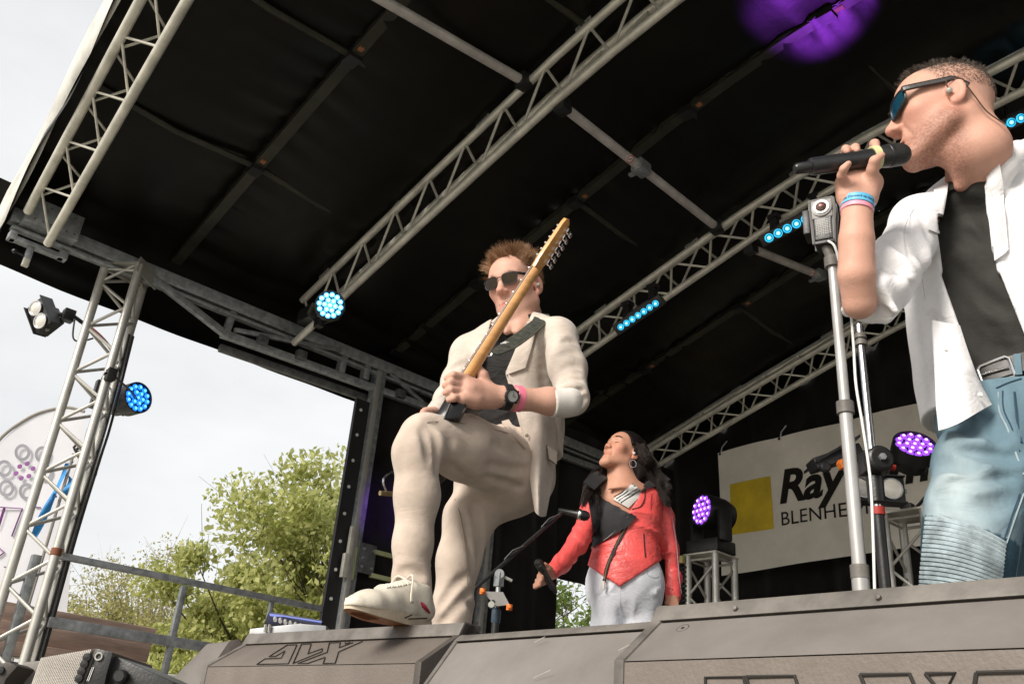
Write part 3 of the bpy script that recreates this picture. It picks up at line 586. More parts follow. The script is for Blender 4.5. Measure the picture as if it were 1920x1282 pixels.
# ================================================================== light fixtures
def hexes(n_rings, pitch):
    out = [(0, 0)]
    for r in range(1, n_rings + 1):
        for k in range(6 * r): a = 2 * PI * k / (6 * r); out.append((r * pitch * math.cos(a), r * pitch * math.sin(a)))
    return out
def lens_array(t, c, d, R, rings, rl, m, mcore, parent=None, up=(0, 0, 1)):
    d, s, u = frame(d, up); pitch = R / (rings + 0.42)
    for (a, b) in hexes(rings, pitch):
        o = c + s * a + u * b
        l = MB().lathe(o, d, [(0, rl), (rl * .35, rl * .9), (rl * .6, rl * .55), (rl * .7, 0)], 10).build('lens', m, t)
        MB().lathe(o + d * rl * .62, d, [(0, rl * .45), (rl * .22, rl * .3), (rl * .3, 0)], 8).build('emitter', mcore, l)
def par_can(name, label, c, d, R, length, m, mcore, rings=2, cat='stage light', yoke=None, group='round LED stage lights'):
    c = vec(c); d = Vector(d).normalized(); t = thing(name, label, cat, c - d * length, group)
    MB().lathe(c, d, [(-length, R * .55), (-length * .98, R * .80), (-length * .55, R * .86), (-length * .5, R), (0, R), (.002, R * .93), (-.012, R * .90)], 32).build('housing', M_BLACK, t, smooth=40)
    for k in range(10):
        a = 2 * PI * k / 10; _, s, u = frame(d); q = c - d * length * .62 + (s * math.cos(a) + u * math.sin(a)) * R * .86
        MB().beam(q - d * length * .1, q + d * length * .08, .008, .008).build('cooling_fin', M_BLACKM, t)
    MB().lathe(c - d * .014, d, [(0, R * .90), (.003, R * .90)], 32).build('lens_plate', M_BLACK, t)
    lens_array(t, c - d * .011, d, R * .86, rings, R * .86 / (rings * 2 + .85) * .98, m, mcore)
    _, s, u = frame(d)
    if yoke is not None:
        q = vec(yoke); b = c - d * length * .5
        MB().path([b + s * R * 1.02, b + s * R * 1.05 + (q - b) * .6, q + s * .03, q - s * .03, b - s * R * 1.05 + (q - b) * .6, b - s * R * 1.02], .011, 6, flat=.4).build('yoke', M_BLACKM, t)
        MB().box(q, .06, .05, .07).build('hook_clamp', M_BLACKM, t, bevel=.004)
    return t
# blue par on the column (faces right, into the stage)
c0 = J(260, 745, 5.25); 
par_can('par_light', 'black par light glowing blue, clamped to the lattice column', c0, R0 * .80 - FH * .52 + UPZ * .05, .098, .22, E_BLUE, E_BLUEH, 2, yoke=CP(1, float(c0[2]) - .03) + Vector((.05, -.0, 0)))
bx = MB().box(vec(J(190, 742, 5.22)), .05, .10, .18).build('driver_box', M_BLACK, None, base=J(190, 742, 5.22), bevel=.006); tag(bx, 'black power box behind the blue column light', 'power box')
bx = MB().box(vec(J(176, 812, 5.25)), .09, .07, .07).build('junction_box', M_BLACK, None, base=J(176, 812, 5.25), bevel=.006); tag(bx, 'small black junction box below the blue column light', 'junction box')
pts = [vec(J(145 + 28 * (k / 60) + 9 * math.sin(k * .9), 835 + 55 * (k / 60) + 6 * math.cos(k * .9), 5.24)) for k in range(0, 61)]
tag(MB().path(pts, .008, 6).build('coiled_cable', M_WIRE, None, base=pts[-1]), 'coiled cable hanging on the column below the blue light', 'cable')
# hot blue spot on truss
c1 = J(619, 572, 4.75)
par_can('spot_light', 'bright blue LED spotlight at the lower end of the pale truss', c1, vec(CAM) + Vector((0.6, 0, .4)) - vec(c1), .088, .16, E_BLUEH, emat('lens_blue_white', (.45, .85, 1.0), 11), 2, yoke=P1(-4.95, 1) + Vector((0, 0, -.03)))
tag(MB().box(P1(-5.02, 1) + Vector((-.02, -.02, .06)), .16, .12, .10).build('control_box', M_BLACK, None, base=P1(-5.02, 1), bevel=.008), 'dark control box on the truss end beside the bright blue spotlight', 'control box')
# twin blinder on the column arm
def blinder(label, c, d, s, w, group='twin blinder lights', r=.052):
    c = vec(c); d = Vector(d).normalized(); s = Vector(s); s = (s - d * s.dot(d)).normalized(); u = d.cross(s)
    t = thing('blinder_light', label, 'stage light', c, group)
    MB().box(c - d * .05, .09, w, .135, (d, s, u)).build('housing', M_BLACKM, t, bevel=.004)
    for k in (-1, 1): MB().box(c - d * .035 + u * (.071 * k), .10, w * 1.02, .006, (d, s, u)).build('frame_plate', M_BLACKM, t)
    MB().box(c - d * .12, .05, w * .6, .10, (d, s, u)).build('rear_box', M_BLACKM, t, bevel=.004)
    for k in (-1, 1):
        q = c + s * (k * w * .25)
        rf = MB().lathe(q, d, [(-.05, .012), (-.04, r * .5), (-.01, r * .9), (.004, r), (.010, r), (.010, r * .9), (.0, r * .82), (-.02, r * .55), (-.03, .01)], 24).build('reflector', M_CHROME, t)
        MB().lathe(q, d, [(.002, r * .86), (.008, r * .7), (.011, 0)], 24).build('bulb_glass', mat('bulb_glass', (.62, .60, .55), .08, 0, .05, 10, coat=.6), rf)
    for k in (-1, 1): MB().lathe(c - d * .03 + s * (k * (w / 2 + .006)), s * k, [(-.004, .012), (.008, .012), (.010, .006)], 10).build('yoke_bolt', M_GALV, t)
    return t
cb = J(72, 590, 5.3)
t = blinder('twin-lamp blinder on an arm left of the lattice column', cb, -R0 * .36 - FH * .93 - UPZ * .22, UPZ * .75 - R0 * .5, .21)
MB().path(bez([vec(J(100, 588, 5.36)), vec(J(135, 592, 5.38)), vec(J(165, 606, 5.4)), CP(0, float(J(175, 615, 5.4)[2]))], 6), .014, 8).build('arm', M_BLACKM, t)
MB().box(vec(J(128, 592, 5.38)), .07, .07, .08).build('tilt_joint', M_BLACKM, t, bevel=.006)
tag(MB().path(bez([vec(J(140, 598, 5.36)), vec(J(137, 632, 5.36)), vec(J(150, 640, 5.37)), vec(J(175, 634, 5.38))], 8), .006, 6).build('lamp_cable', M_WIRE, None, base=J(140, 640, 5.36)), 'short looping cable under the twin blinder on the column', 'cable')
tag(MB().path(bez([vec(J(160, 606, 5.34)), vec(J(190, 632, 5.34)), vec(J(212, 660, 5.34)), vec(J(226, 690, 5.35)), vec(J(226, 730, 5.35))], 8), .011, 8, mi=0).build('lamp_cable', mat('cable_red', (.16, .03, .03), .5), None, base=J(200, 640, 5.34)), 'thick dark red cable crossing the lattice column', 'cable')
# LED bars on the second truss
def led_bar(label, c, axis, d, n, pitch, n_show=None):
    c = vec(c); a = Vector(axis).normalized(); d = Vector(d); d = (d - a * d.dot(a)).normalized(); u = a.cross(d)
    t = thing('led_bar', label, 'light bar', c, 'cyan LED bars on the truss')
    MB().box(c - d * .035, pitch * n + .05, .075, .07, (a, d.cross(a), d)).build('housing', M_BLACK, t, bevel=.004)
    for k in range(n):
        o = c + a * ((k - (n - 1) / 2) * pitch); l = MB().lathe(o, d, [(-.002, pitch * .46), (.006, pitch * .44), (.008, pitch * .36), (.005, pitch * .2)], 18).build('lens', E_CYAN, t)
        MB().path([o + d * .0095 + (frame(d)[1] * math.cos(w) + frame(d)[2] * math.sin(w)) * pitch * .30 for w in np.linspace(0, 2 * PI, 17)], pitch * .045, 5, False).build('lens_ring', mat('lens_shadow', (.01, .08, .14), .2), l)
        MB().lathe(o + d * .005, d, [(0, pitch * .17), (.006, pitch * .14), (.009, 0)], 10).build('emitter', E_CYANC, l)
    for k in (-.32, .32):
        q = c + a * (pitch * n * k) - d * .07 + Vector((0, 0, .06)); MB().box(q, .05, .045, .11).box(q + Vector((0, 0, .07)), .07, .06, .03).build('clamp', M_BLACKM, t, bevel=.004)
    MB().box(c - d * .075 + Vector((0, 0, .03)), pitch * n * .55, .05, .06, (a, d.cross(a), d)).build('power_pack', M_BLACKM, t, bevel=.004)
    return t
def bar_from_px(label, pa, pb_, hd, n, dd=0.0):
    a = vec(J(*pa, hd)); b = vec(J(pb_[0], pb_[1], hd + dd)); ax = b - a
    return led_bar(label, (a + b) / 2, ax, vec(CAM) - (a + b) / 2 + Vector((0, 0, -.2)), n, ax.length / (n - 1))
bar_from_px('cyan LED bar behind the tan jacket shoulder', (1164, 613), (1229, 569), 5.2, 7, -.16)
bar_from_px('cyan LED bar beside the camera stand head', (1442, 446), (1545, 393), 4.85, 7, -.16)
bar_from_px('cyan LED bar behind the singer\'s neck at right edge', (1878, 238), (1985, 190), 4.2, 7, -.1)
# white flood light at upper left
fc = vec(J(342, 18, 4.35)); fd = (vec(CAM) - fc).normalized() * .6 + Vector((.5, .35, -.5)); 
t = thing('flood_light', 'pale square LED floodlight at the upper left truss', 'floodlight', fc)
d, s, u = frame(fd, (0.25, -.55, .8))
MB().box(fc, .035, .13, .15, (d, s, u)).build('housing', mat('flood_body', (.42, .42, .34), .5), t, bevel=.006)
MB().box(fc + d * .0185, .004, .105, .125, (d, s, u)).build('front_glass', mat('flood_glass', (.6, .6, .54), .15), t, bevel=.001)
for k in range(7): MB().box(fc - s * .07 + u * (.02 * (k - 3)), .03, .012, .006, (d, s, u)).build('cooling_fin', mat('flood_body', (.3, .3, .3)), t)
MB().path([fc - d * .02, fc - d * .10, fc - d * .16 + Vector((-.05, 0, .05))], .012, 8).build('bracket', M_ALU, t)

# ---- lattice totems with moving-head lights
def totem(label, x, y, ztop, w=.22):
    t = thing('light_totem', label, 'lattice stand', (x, y, 0), 'lattice light stands'); C_ = [Vector((x + sx * w / 2, y + sy * w / 2, 0)) for sx, sy in ((-1, -1), (1, -1), (1, 1), (-1, 1))]
    for q in C_: MB().tube(q + Vector((0, 0, .01)), q + Vector((0, 0, ztop)), .024, n=12).build('chord', M_ALU_B, t)
    for i in range(4):
        a, b = C_[i], C_[(i + 1) % 4]; z = .05; k = 0
        while z < ztop - .2: rod('brace', (a if k % 2 == 0 else b) + Vector((0, 0, z)), (b if k % 2 == 0 else a) + Vector((0, 0, z + .2)), .0085, M_ALU_B, t); z += .205; k += 1
        rod('brace', a + Vector((0, 0, ztop - .03)), b + Vector((0, 0, ztop - .03)), .0085, M_ALU_B, t)
    MB().box((x, y, ztop + .006), w + .05, w + .05, .012).build('top_plate', M_ALU, t, bevel=.002)
    MB().box((x, y, .008), w + .2, w + .2, .012).build('base_plate', M_GALV_D, t)
    return t
def purple_spot(t, c, tgt, energy, size, col=(.30, .05, 1.0), blend=.6):
    l = bpy.data.lights.new('beam_lamp', 'SPOT'); l.energy = energy; l.spot_size = math.radians(size); l.spot_blend = blend; l.color = col; l.shadow_soft_size = .03
    o = bpy.data.objects.new('beam_lamp', l); COL.objects.link(o); o.parent = t; o.location = vec(c) - BASE[t.name]; o.rotation_euler = (vec(tgt) - vec(c)).to_track_quat('-Z', 'Y').to_euler(); return o
tq = aty(1333, 1040, 5.2); totem('short lattice totem under the purple moving-head lamp', tq[0], 5.2, float(tq[2]) - .02)
def moving_head(label, base, d, R, m, mc):
    base = vec(base); d = Vector(d).normalized(); t = thing('moving_head_light', label, 'stage light', base, 'purple moving-head lights')
    MB().box(base + Vector((0, 0, .045)), .26, .22, .09).build('base_box', M_BLACK, t, bevel=.012)
    hc = base + Vector((0, 0, .09 + R + .09)); sdir = Vector((0, 0, 1)).cross(d).normalized()
    for k in (-1, 1): MB().box(base + sdir * (k * (R + .035)) + Vector((0, 0, .09 + (R + .06) / 2)), .04, .10, R + .10, (sdir, sdir.cross(Vector((0, 0, 1))), Vector((0, 0, 1)))).build('yoke_arm', M_BLACK, t, bevel=.012)
    MB().lathe(hc, d, [(-.17, R * .55), (-.16, R * .8), (-.09, R * .98), (.06, R), (.075, R * .97), (.078, R * .9), (.07, R * .88)], 28).build('head', M_BLACK, t, smooth=40)
    lens_array(t, hc + d * .068, d, R * .86, 2, R * .86 / 4.85 * .97, m, mc)
    return t, hc + d * .1, d
mt, mc_, md = moving_head('purple moving-head lamp on the short lattice totem', (tq[0], 5.2, float(tq[2])), -R0 * .90 - FH * .42 + UPZ * .05, .118, E_PURP, E_PURPC)
purple_spot(mt, mc_, atx(740, 960, SX), 90, 16, blend=1.0)
tag(MB().box((tq[0] - .16, 5.04, float(tq[2]) - .05), .10, .03, .05).build('terminal_block', mat('terminal_yellow', (.55, .45, .16), .5), None, base=(tq[0] - .16, 5.04, float(tq[2]) - .05), bevel=.004), 'small yellow terminal block on the short lattice totem', 'terminal block')
pts = [Vector((tq[0] - .13 + .022 * math.sin(k * .8), 5.06 + .01 * math.cos(k * .8), float(tq[2]) - .09 - .004 * k)) for k in range(70)]
tag(MB().path(pts, .006, 6).build('coiled_cable', M_WIRE, None, base=pts[-1]), 'coiled black cable on the short lattice totem', 'cable')
t2q = aty(1700, 930, 5.0); totem('lattice totem behind the ribbed jeans leg', float(t2q[0]) + .02, 5.0, float(t2q[2]) - .12)
pc_ = vec(aty(1716, 838, 4.9)); pt = par_can('par_light', 'purple upturned par light beside the singer\'s jeans', pc_ + Vector((0, 0, .02)), UPZ * .50 - FH * .80 - R0 * .1, .118, .16, E_PURP, E_PURPC, 2, yoke=Vector((t2q[0], 5.0, float(t2q[2]) - .08)))
purple_spot(pt, pc_ + Vector((0, -.1, .16)), (-1.68, 3.38, 4.04), 330, 19, (.42, .06, 1.0), 1.0)
b2 = J(1640, 915, 4.2)
blinder('twin blinder behind the pale camera stand', J(1646, 915, 4.6), -FH - R0 * .12, R0, .28, r=.058)
# clamp light with orange knob
kq = vec(J(1565, 860, 4.3)); t = thing('clamp_light', 'black clamp-on floodlight with orange knob before the banner lettering', 'stage light', kq)
d, s, u = frame(-FH * .35 - R0 * .6 - UPZ * .6, (0, 0, 1)); MB().box(kq, .06, .26, .12, (frame(R0 * .9 + UPZ * .38 - FH * .3)[2], frame(R0 * .9 + UPZ * .38)[0], frame(R0 * .9 + UPZ * .38)[1])).build('housing', M_BLACK, t, bevel=.008)
ax_ = Vector(R0 * .9 + UPZ * .40).normalized()
MB().prism([kq + ax_ * a + Vector((0, 0, 1)) * b - Vector(FH) * .08 for (a, b) in ((-.13, .0), (.12, .05), (.12, .065), (-.13, .015))], FH * .2).build('barn_door', M_BLACKM, t)
MB().lathe(vec(J(1546, 877, 4.16)), -FH, [(0, .026), (.02, .026), (.028, .018), (.028, 0)], 20).build('lamp_tube', M_BLACKM, t)
MB().lathe(vec(J(1576, 872, 4.16)), -FH + R0 * .3, [(0, .026), (.03, .026), (.034, .02), (.034, 0)], 6).build('orange_knob', M_ORANGE, t)
MB().path([kq + Vector((.05, .0, -.05)), vec(J(1600, 885, 4.25)), vec(J(1640, 905, 4.3))], .012, 8).build('arm', M_GALV, t)

# ================================================================== stands
# near camera stand with 360 camera
stx = vec(J(1588, 800, 1.62)); sbp = Vector((stx.x, stx.y, 0)); 
s1 = thing('camera_stand', 'pale grey telescopic stand holding the dual-lens action camera', 'stand', sbp)
zz = lambda py, hd=1.62, px=1588: float(J(px, py, hd)[2])
for (za, zb_, r) in ((0.0, zz(1070), .0155), (zz(1070), zz(765), .0125), (zz(765), zz(490), .0100)): MB().tube(sbp + Vector((0, 0, za)), sbp + Vector((0, 0, zb_)), r, n=16).build('pole_section', mat('stand_grey', (.40, .39, .38), .42, .35, .1, 10), s1)
for z in (zz(1070), zz(765), zz(495)): MB().lathe(sbp + Vector((0, 0, z - .012)), (0, 0, 1), [(0, .0135), (0, .0165), (.024, .0165), (.024, .0125)], 16).build('collar', M_TRIM, s1)
for a in (0.3, 2.4, 4.5): MB().tube(sbp + Vector((0, 0, .25)), sbp + Vector((.28 * math.cos(a), .28 * math.sin(a), .01)), .009).build('leg', M_TRIM, s1)
ac = thing('action_camera', 'grey caged dual-lens action camera on the pale stand', 'camera', sbp + Vector((0, 0, zz(480))))
cc_ = vec(J(1545, 418, 1.62)); d, s, u = frame(-FH * .86 - R0 * .50, UPZ)
s = -s
cbody = mat('camera_grey', (.20, .195, .19), .45, .1, .1, 30)
bm_ = MB().box(cc_, .030, .038, .098, (d, s, u)); bm_.build('body', M_BLACK, ac, bevel=.004)
cage = [cc_ + s * a + u * b for (a, b) in ((-.024, .052), (.024, .052), (.026, .020), (.023, -.005), (.022, -.055), (-.020, -.058), (-.022, -.005), (-.026, .020), (-.024, .052))]
MB().path([q + d * .012 for q in cage], .0038, 6).build('cage_front', cbody, ac); MB().path([q - d * .016 for q in cage], .0038, 6).build('cage_back', cbody, ac)
MB().box(cc_ + u * .027 + d * .013, .006, .044, .046, (d, s, u)).build('lens_housing', cbody, ac, bevel=.003)
lc = cc_ + u * .028 + d * .016
MB().lathe(lc, d, [(0, .021), (.003, .021), (.004, .017), (.006, .0165), (.006, .012)], 28).build('lens_ring', mat('ring_grey', (.30, .29, .28), .35, .3), ac)
ln = MB().lathe(lc + d * .004, d, [(0, .0125), (.004, .011), (.007, .007), (.008, 0)], 24).build('glass_dome', mat('dome_glass', (.10, .05, .04), .05, 0, .1, 50, coat=1), ac)
MB().lathe(lc + d * .0105, d, [(0, .004), (.002, .003), (.0025, 0)], 12).build('inner_element', mat('lens_rose', (.45, .22, .2), .15), ln)
for i in range(9):
    for j in range(7):
        rod('speaker_hole', cc_ + d * .0152 + s * ((j - 3) * .0045) + u * (-.002 - i * .0042), cc_ + d * .0158 + s * ((j - 3) * .0045) + u * (-.002 - i * .0042), .0013, mat('perforation', (.35, .34, .33), .5), ac, 6)
MB().box(cc_ + s * .034 - d * .004, .045, .014, .06, (d, s, u)).build('side_mount', M_BLACKM, ac, bevel=.003)
MB().box(cc_ - u * .058, .04, .04, .008, (d, s, u)).build('mount_plate', M_BLACKM, ac, bevel=.002); MB().tube(cc_ - u * .06, sbp + Vector((0, 0, zz(492))), .010, n=12).build('mount_stem', M_TRIM, ac)
wp = [vec(J(*q, h)) for q, h in (((1553, 452), 1.60), ((1565, 462), 1.59), ((1576, 500), 1.6), ((1592, 560), 1.6), ((1600, 640), 1.6), ((1605, 720), 1.6), ((1618, 800), 1.6), ((1632, 900), 1.6), ((1637, 1000), 1.6), ((1640, 1100), 1.6), ((1645, 1250), 1.6))]
wc = MB().path(bez(wp, 8), .0026, 6).build('charging_cable', M_WHITE, None, base=wp[-1]); tag(wc, 'thin white cable running down from the action camera', 'cable')
# second stand (microphone stand) behind
s2x = vec(J(1640, 900, 2.2)); s2b = Vector((s2x.x, s2x.y, 0)); s2 = thing('microphone_stand', 'chrome and black microphone stand with red band behind camera stand', 'stand', s2b)
zq = lambda py: float(J(1640, py, 2.2)[2])
MB().tube(s2b, s2b + Vector((0, 0, zq(960))), .0145, n=14).build('lower_tube', M_BLACKM, s2); MB().tube(s2b + Vector((0, 0, zq(960))), s2b + Vector((0, 0, zq(612))), .0105, n=14).build('upper_tube', M_CHROME, s2)
MB().lathe(s2b + Vector((0, 0, zq(650))), (0, 0, 1), [(0, .012), (.0, .017), (.012, .017), (.012, .013), (.02, .013), (.02, .017), (.035, .015), (.04, .008)], 14).build('top_thread', M_TRIM, s2)
MB().lathe(s2b + Vector((0, 0, zq(965))), (0, 0, 1), [(0, .0155), (.0, .0175), (.02, .0175), (.02, .0155)], 14).build('red_band', mat('band_red', (.42, .03, .02), .6), s2)
MB().lathe(s2b + Vector((0, 0, zq(945))), (0, 0, 1), [(0, .016), (.005, .021), (.07, .022), (.08, .015)], 14).build('grip_sleeve', M_BLACK, s2)
bc = s2b + Vector((0, 0, zq(870))); MB().box(bc, .06, .05, .055, frame(R0)).lathe(bc - Vector(FH) * .02, -FH, [(0, .034), (.03, .034), (.036, .026), (.036, 0)], 18).build('boom_clutch', M_BLACK, s2, bevel=.002)
MB().lathe(bc - Vector(FH) * .056, -FH, [(0, .009), (.01, .009), (.011, 0)], 6).build('clutch_bolt', M_GALV, s2)
for a in (0.6, 2.7, 4.8): MB().tube(s2b + Vector((0, 0, .2)), s2b + Vector((.3 * math.cos(a), .3 * math.sin(a), .012)), .008).build('leg', M_BLACKM, s2)
MB().path([bc + Vector(R0) * .03, bc + Vector(R0) * .055 + Vector((0, 0, -.006))], .009, 8).build('boom_stub', mat('band_red', (.55, .03, .02)), s2)
# boom stand with microphone and phone holder between guitarist and woman
b0 = vec(J(932, 1130, 3.5)); bb = Vector((b0.x, b0.y, 0)); s3 = thing('boom_stand', 'black boom microphone stand with phone shelf behind the tan trousers', 'stand', bb)
zr_ = lambda py: float(J(932, py, 3.5)[2])
MB().tube(bb, bb + Vector((0, 0, zr_(1155))), .014, n=12).build('lower_tube', M_BLACKM, s3); MB().tube(bb + Vector((0, 0, zr_(1155))), bb + Vector((0, 0, zr_(1080))), .009, n=12).build('upper_tube', M_GALV, s3)
MB().lathe(bb + Vector((0, 0, zr_(1170))), (0, 0, 1), [(0, .012), (.01, .018), (.05, .018), (.06, .01)], 12).build('grip_sleeve', mat('grip_blue', (.04, .07, .10), .5), s3)
pv = bb + Vector((0, 0, zr_(1076))); MB().lathe(pv - Vector(FH) * .015, FH, [(0, .018), (.03, .018)], 14).box(pv - Vector((0, 0, .02)), .03, .025, .05).build('pivot', M_GALV, s3)
be0 = vec(J(880, 1112, 3.45)); be1 = vec(J(1056, 958, 3.62)); MB().tube(be0, be1, .0075, n=10).build('boom', M_BLACKM, s3)
for k in (.35, .75): 
    q = be0.lerp(be1, k); MB().path([q + Vector((0, 0, .012)), q + Vector(R0) * .03 + Vector((0, 0, .05)), q + Vector(R0) * .07 + Vector((0, 0, .07))], .004, 6).build('boom_cable', M_WIRE, s3)
MB().path([pv, pv + Vector(R0) * .05 - Vector((0, 0, .02))], .006, 8).build('wing_bolt', M_ALU_B, s3)
for a in (0.2, 2.3, 4.4): MB().tube(bb + Vector((0, 0, .2)), bb + Vector((.3 * math.cos(a), .3 * math.sin(a), .012)), .008).build('leg', M_BLACKM, s3)
mcb = be1; t = thing('boom_microphone', 'black microphone with silver ring on the boom tip', 'microphone', mcb)
md_ = (Vector(R0) * .95 - Vector((0, 0, .12))).normalized()
MB().lathe(mcb, md_, [(-.02, .010), (.05, .013), (.06, .020)], 14).build('handle', M_BLACK, t); MB().lathe(mcb, md_, [(.06, .020), (.066, .024), (.072, .024), (.075, .02)], 16).build('collar_ring', M_CHROME, t); MB().lathe(mcb, md_, [(.075, .021), (.09, .022), (.105, .016), (.112, 0)], 16).build('grille_ball', M_BLACKM, t)
hp = thing('phone_holder', 'small shelf with orange clips on the boom stand', 'holder', bb + Vector((0, 0, zr_(1125))))
a = vec(J(905, 1108, 3.45)); b = vec(J(955, 1138, 3.45)); dv = (b - a)
MB().prism([a, a + Vector(R0) * .075 + Vector((0, 0, .004)), b + Vector((0, 0, .01)), b - Vector(R0) * .05], Vector((0, 0, .006)) + Vector(FH) * .05).build('shelf', mat('shelf_grey', (.3, .29, .28), .4), hp)
for q in (a, b): MB().box(q, .016, .018, .022).lathe(q, -FH, [(0, .009), (.018, .007)], 10).build('orange_clip', M_ORANGE, hp, bevel=.004)
MB().tube(a + dv * .4 + Vector((0, 0, -.015)), bb + Vector((0, 0, zr_(1125))), .008).build('holder_arm', M_BLACKM, hp)
MB().lathe(a + dv * .35 - Vector((0, 0, .03)), -FH, [(0, .012), (.02, .012)], 10).build('clamp_knob', M_ALU_B, hp)
# hook lamp on the side drape
hk = vec(J(728, 915, 4.9)); t = thing('lamp_hook', 'small curved hook fitting on the purple-lit side curtain', 'hook', hk)
MB().path(bez([hk + Vector((0, -.0, -.03)), hk + Vector((0, -.04, .04)), hk + Vector((0, .03, .11)), hk + Vector((0, .08, .12))], 6), .006, 6).build('hook_wire', M_CHROME, t); MB().path([hk + Vector((.0, -.05, -.04)), hk + Vector((0, .05, -.02))], .014, 8).build('hook_base', mat('brass', (.5, .38, .2), .35, .8), t)

# ================================================================== flags at left
fl = thing('feather_flag', 'white feather flag with grey rings and purple letters at left', 'flag', J(-40, 1282, 8.2) * np.array([1, 1, 0]) + np.array([0, 0, -1.2]))
KF = lambda x, y, d=0.0: vec(J(x, y, 8.2 + d))
pole = bez([KF(-90, 1300), KF(-70, 1000), KF(-20, 850), KF(50, 785), KF(118, 764), KF(158, 772)], 8)
gp = vec(BASE[fl.name]); gp.x = pole[0].x; gp.y = pole[0].y
MB().path([gp] + pole, .016, 8).build('bent_pole', mat('pole_grey', (.25, .23, .20), .5), fl)
top = bez([KF(-20, 850), KF(50, 785), KF(118, 764), KF(160, 775)], 8)
rows = []
for i in range(25):
    v = i / 24; row = []
    for j in range(13):
        u = j / 12; tp_ = top[min(len(top) - 1, int(u * (len(top) - 1)))]; bt = KF(-40 + 150 * u, 1300)
        edge = KF(160 - 150 * v ** 1.2, 775 + 525 * v) if False else None
        p = tp_.lerp(bt, v); row.append(p + Vector(FH) * (.008 * math.sin(u * 5 + v * 4) + .006 * math.sin(v * 9)))
    rows.append(row)
M_FLAG = mat('flag_white', (.80, .79, .84), .8, 0, .04, 3)
_t = M_FLAG.node_tree; _b = _t.nodes['Principled BSDF']; _tr = _t.nodes.new('ShaderNodeBsdfTranslucent'); _tr.inputs['Color'].default_value = (.80, .79, .84, 1); _mxs = _t.nodes.new('ShaderNodeMixShader'); _mxs.inputs[0].default_value = .5
_o = [n for n in _t.nodes if n.type == 'OUTPUT_MATERIAL'][0]; _t.links.new(_b.outputs[0], _mxs.inputs[1]); _t.links.new(_tr.outputs[0], _mxs.inputs[2]); _t.links.new(_mxs.outputs[0], _o.inputs['Surface'])
MB().grid(rows).build('cloth', M_FLAG, fl, smooth=180)
def ring(x, y, r, w, m, name): MB().grid([[KF(x + q * math.cos(a), y + q * 1.08 * math.sin(a), -.022) for a in np.linspace(0, 2 * PI, 33)] for q in (r - w, r + w)]).build(name, m, fl)
M_FG = mat('flag_grey', (.22, .22, .25), .7); M_FP = mat('flag_purple', (.20, .05, .22), .7)
for (x, y) in ((42, 848), (80, 852), (8, 878), (12, 915), (50, 921), (84, 886)): ring(x, y, 12, 2.8, M_FG, 'grey_ring')
for (x, y) in ((51, 869), (37, 874), (62, 878), (30, 887), (54, 892), (40, 896)): MB().lathe(KF(x, y, -.02), FH, [(-.004, 4.2 * .0048), (0, 4.6 * .0048), (.004, 4.2 * .0048)], 14).build('purple_dot', M_FP, fl)
for poly in ([(-5, 950), (42, 953), (22, 1005)], [(8, 952), (-4, 990)], [(-4, 1025), (8, 1035), (-4, 1044)], [(22, 1038), (26, 1062), (20, 1082), (12, 1090)], [(40, 990), (44, 993), (38, 997)], [(66, 950), (76, 951)], [(8, 1062), (20, 1064)]):
    MB().path([KF(x, y, -.02) for (x, y) in poly], 2.6 * .0048, 5, flat=.4).build('purple_letter', M_FP, fl)
pn = thing('pennant', 'blue and white pennant behind the lattice column', 'flag', J(100, 1282, 8.0) * np.array([1, 1, 0]) + np.array([0, 0, -1.2]))
KP = lambda x, y, d=0.0: vec(J(x, y, 8.0 + d))
pl = lambda x0, y0, x1, y1, x2, y2, x3, y3: [[KP(x0, y0).lerp(KP(x1, y1), u).lerp(KP(x3, y3).lerp(KP(x2, y2), u), v) + Vector(FH) * .03 * math.sin(v * 6 + u * 3) for u in np.linspace(0, 1, 5)] for v in np.linspace(0, 1, 12)]
MB().grid(pl(122, 868, 140, 862, 66, 1010, 60, 1000)).build('blue_cloth', mat('flag_blue', (.02, .22, .52), .65), pn, smooth=180)
MB().grid(pl(128, 890, 142, 905, 126, 935, 118, 930)).build('blue_cloth', mat('flag_blue', (.02, .22, .52), .65), pn, smooth=180)
MB().path([KP(102, 925, -.05), KP(99, 932, -.05), KP(106, 930, -.05)], .012, 5).build('letter_mark', mat('mark_dark_blue', (.02, .12, .35), .6), pn); MB().path([KP(95, 938, -.05), KP(92, 944, -.05)], .012, 5).build('letter_mark', mat('mark_dark_blue', (.02, .12, .35)), pn)
q = KP(138, 850); MB().path([Vector((q.x, q.y, -1.2)), q], .014, 8).build('staff', mat('pole_grey', (.25, .23, .2)), pn)
# ================================================================== trees
M_BARK = mat('bark', (.10, .08, .06), .9, 0, .25, 8, .6, 40, bdist=.01)
M_BIRCH = mat('birch_bark', (.42, .38, .33), .8, 0, .25, 8, .3, 40)
def leafmat(name, c, c2, tr):
    m = bpy.data.materials.new(name); m.use_nodes = True; t = m.node_tree; t.nodes.clear()
    o = t.nodes.new('ShaderNodeOutputMaterial'); d = t.nodes.new('ShaderNodeBsdfPrincipled'); tl = t.nodes.new('ShaderNodeBsdfTranslucent'); mx = t.nodes.new('ShaderNodeMixShader'); mx.inputs[0].default_value = tr
    g = t.nodes.new('ShaderNodeNewGeometry'); r = t.nodes.new('ShaderNodeMix'); r.data_type = 'RGBA'; r.inputs['A'].default_value = (*c, 1); r.inputs['B'].default_value = (*c2, 1)
    t.links.new(g.outputs['Random Per Island'], r.inputs['Factor']); t.links.new(r.outputs['Result'], d.inputs['Base Color']); d.inputs['Roughness'].default_value = .5
    t.links.new(r.outputs['Result'], tl.inputs['Color']); t.links.new(d.outputs[0], mx.inputs[1]); t.links.new(tl.outputs[0], mx.inputs[2]); t.links.new(mx.outputs[0], o.inputs[0]); return m
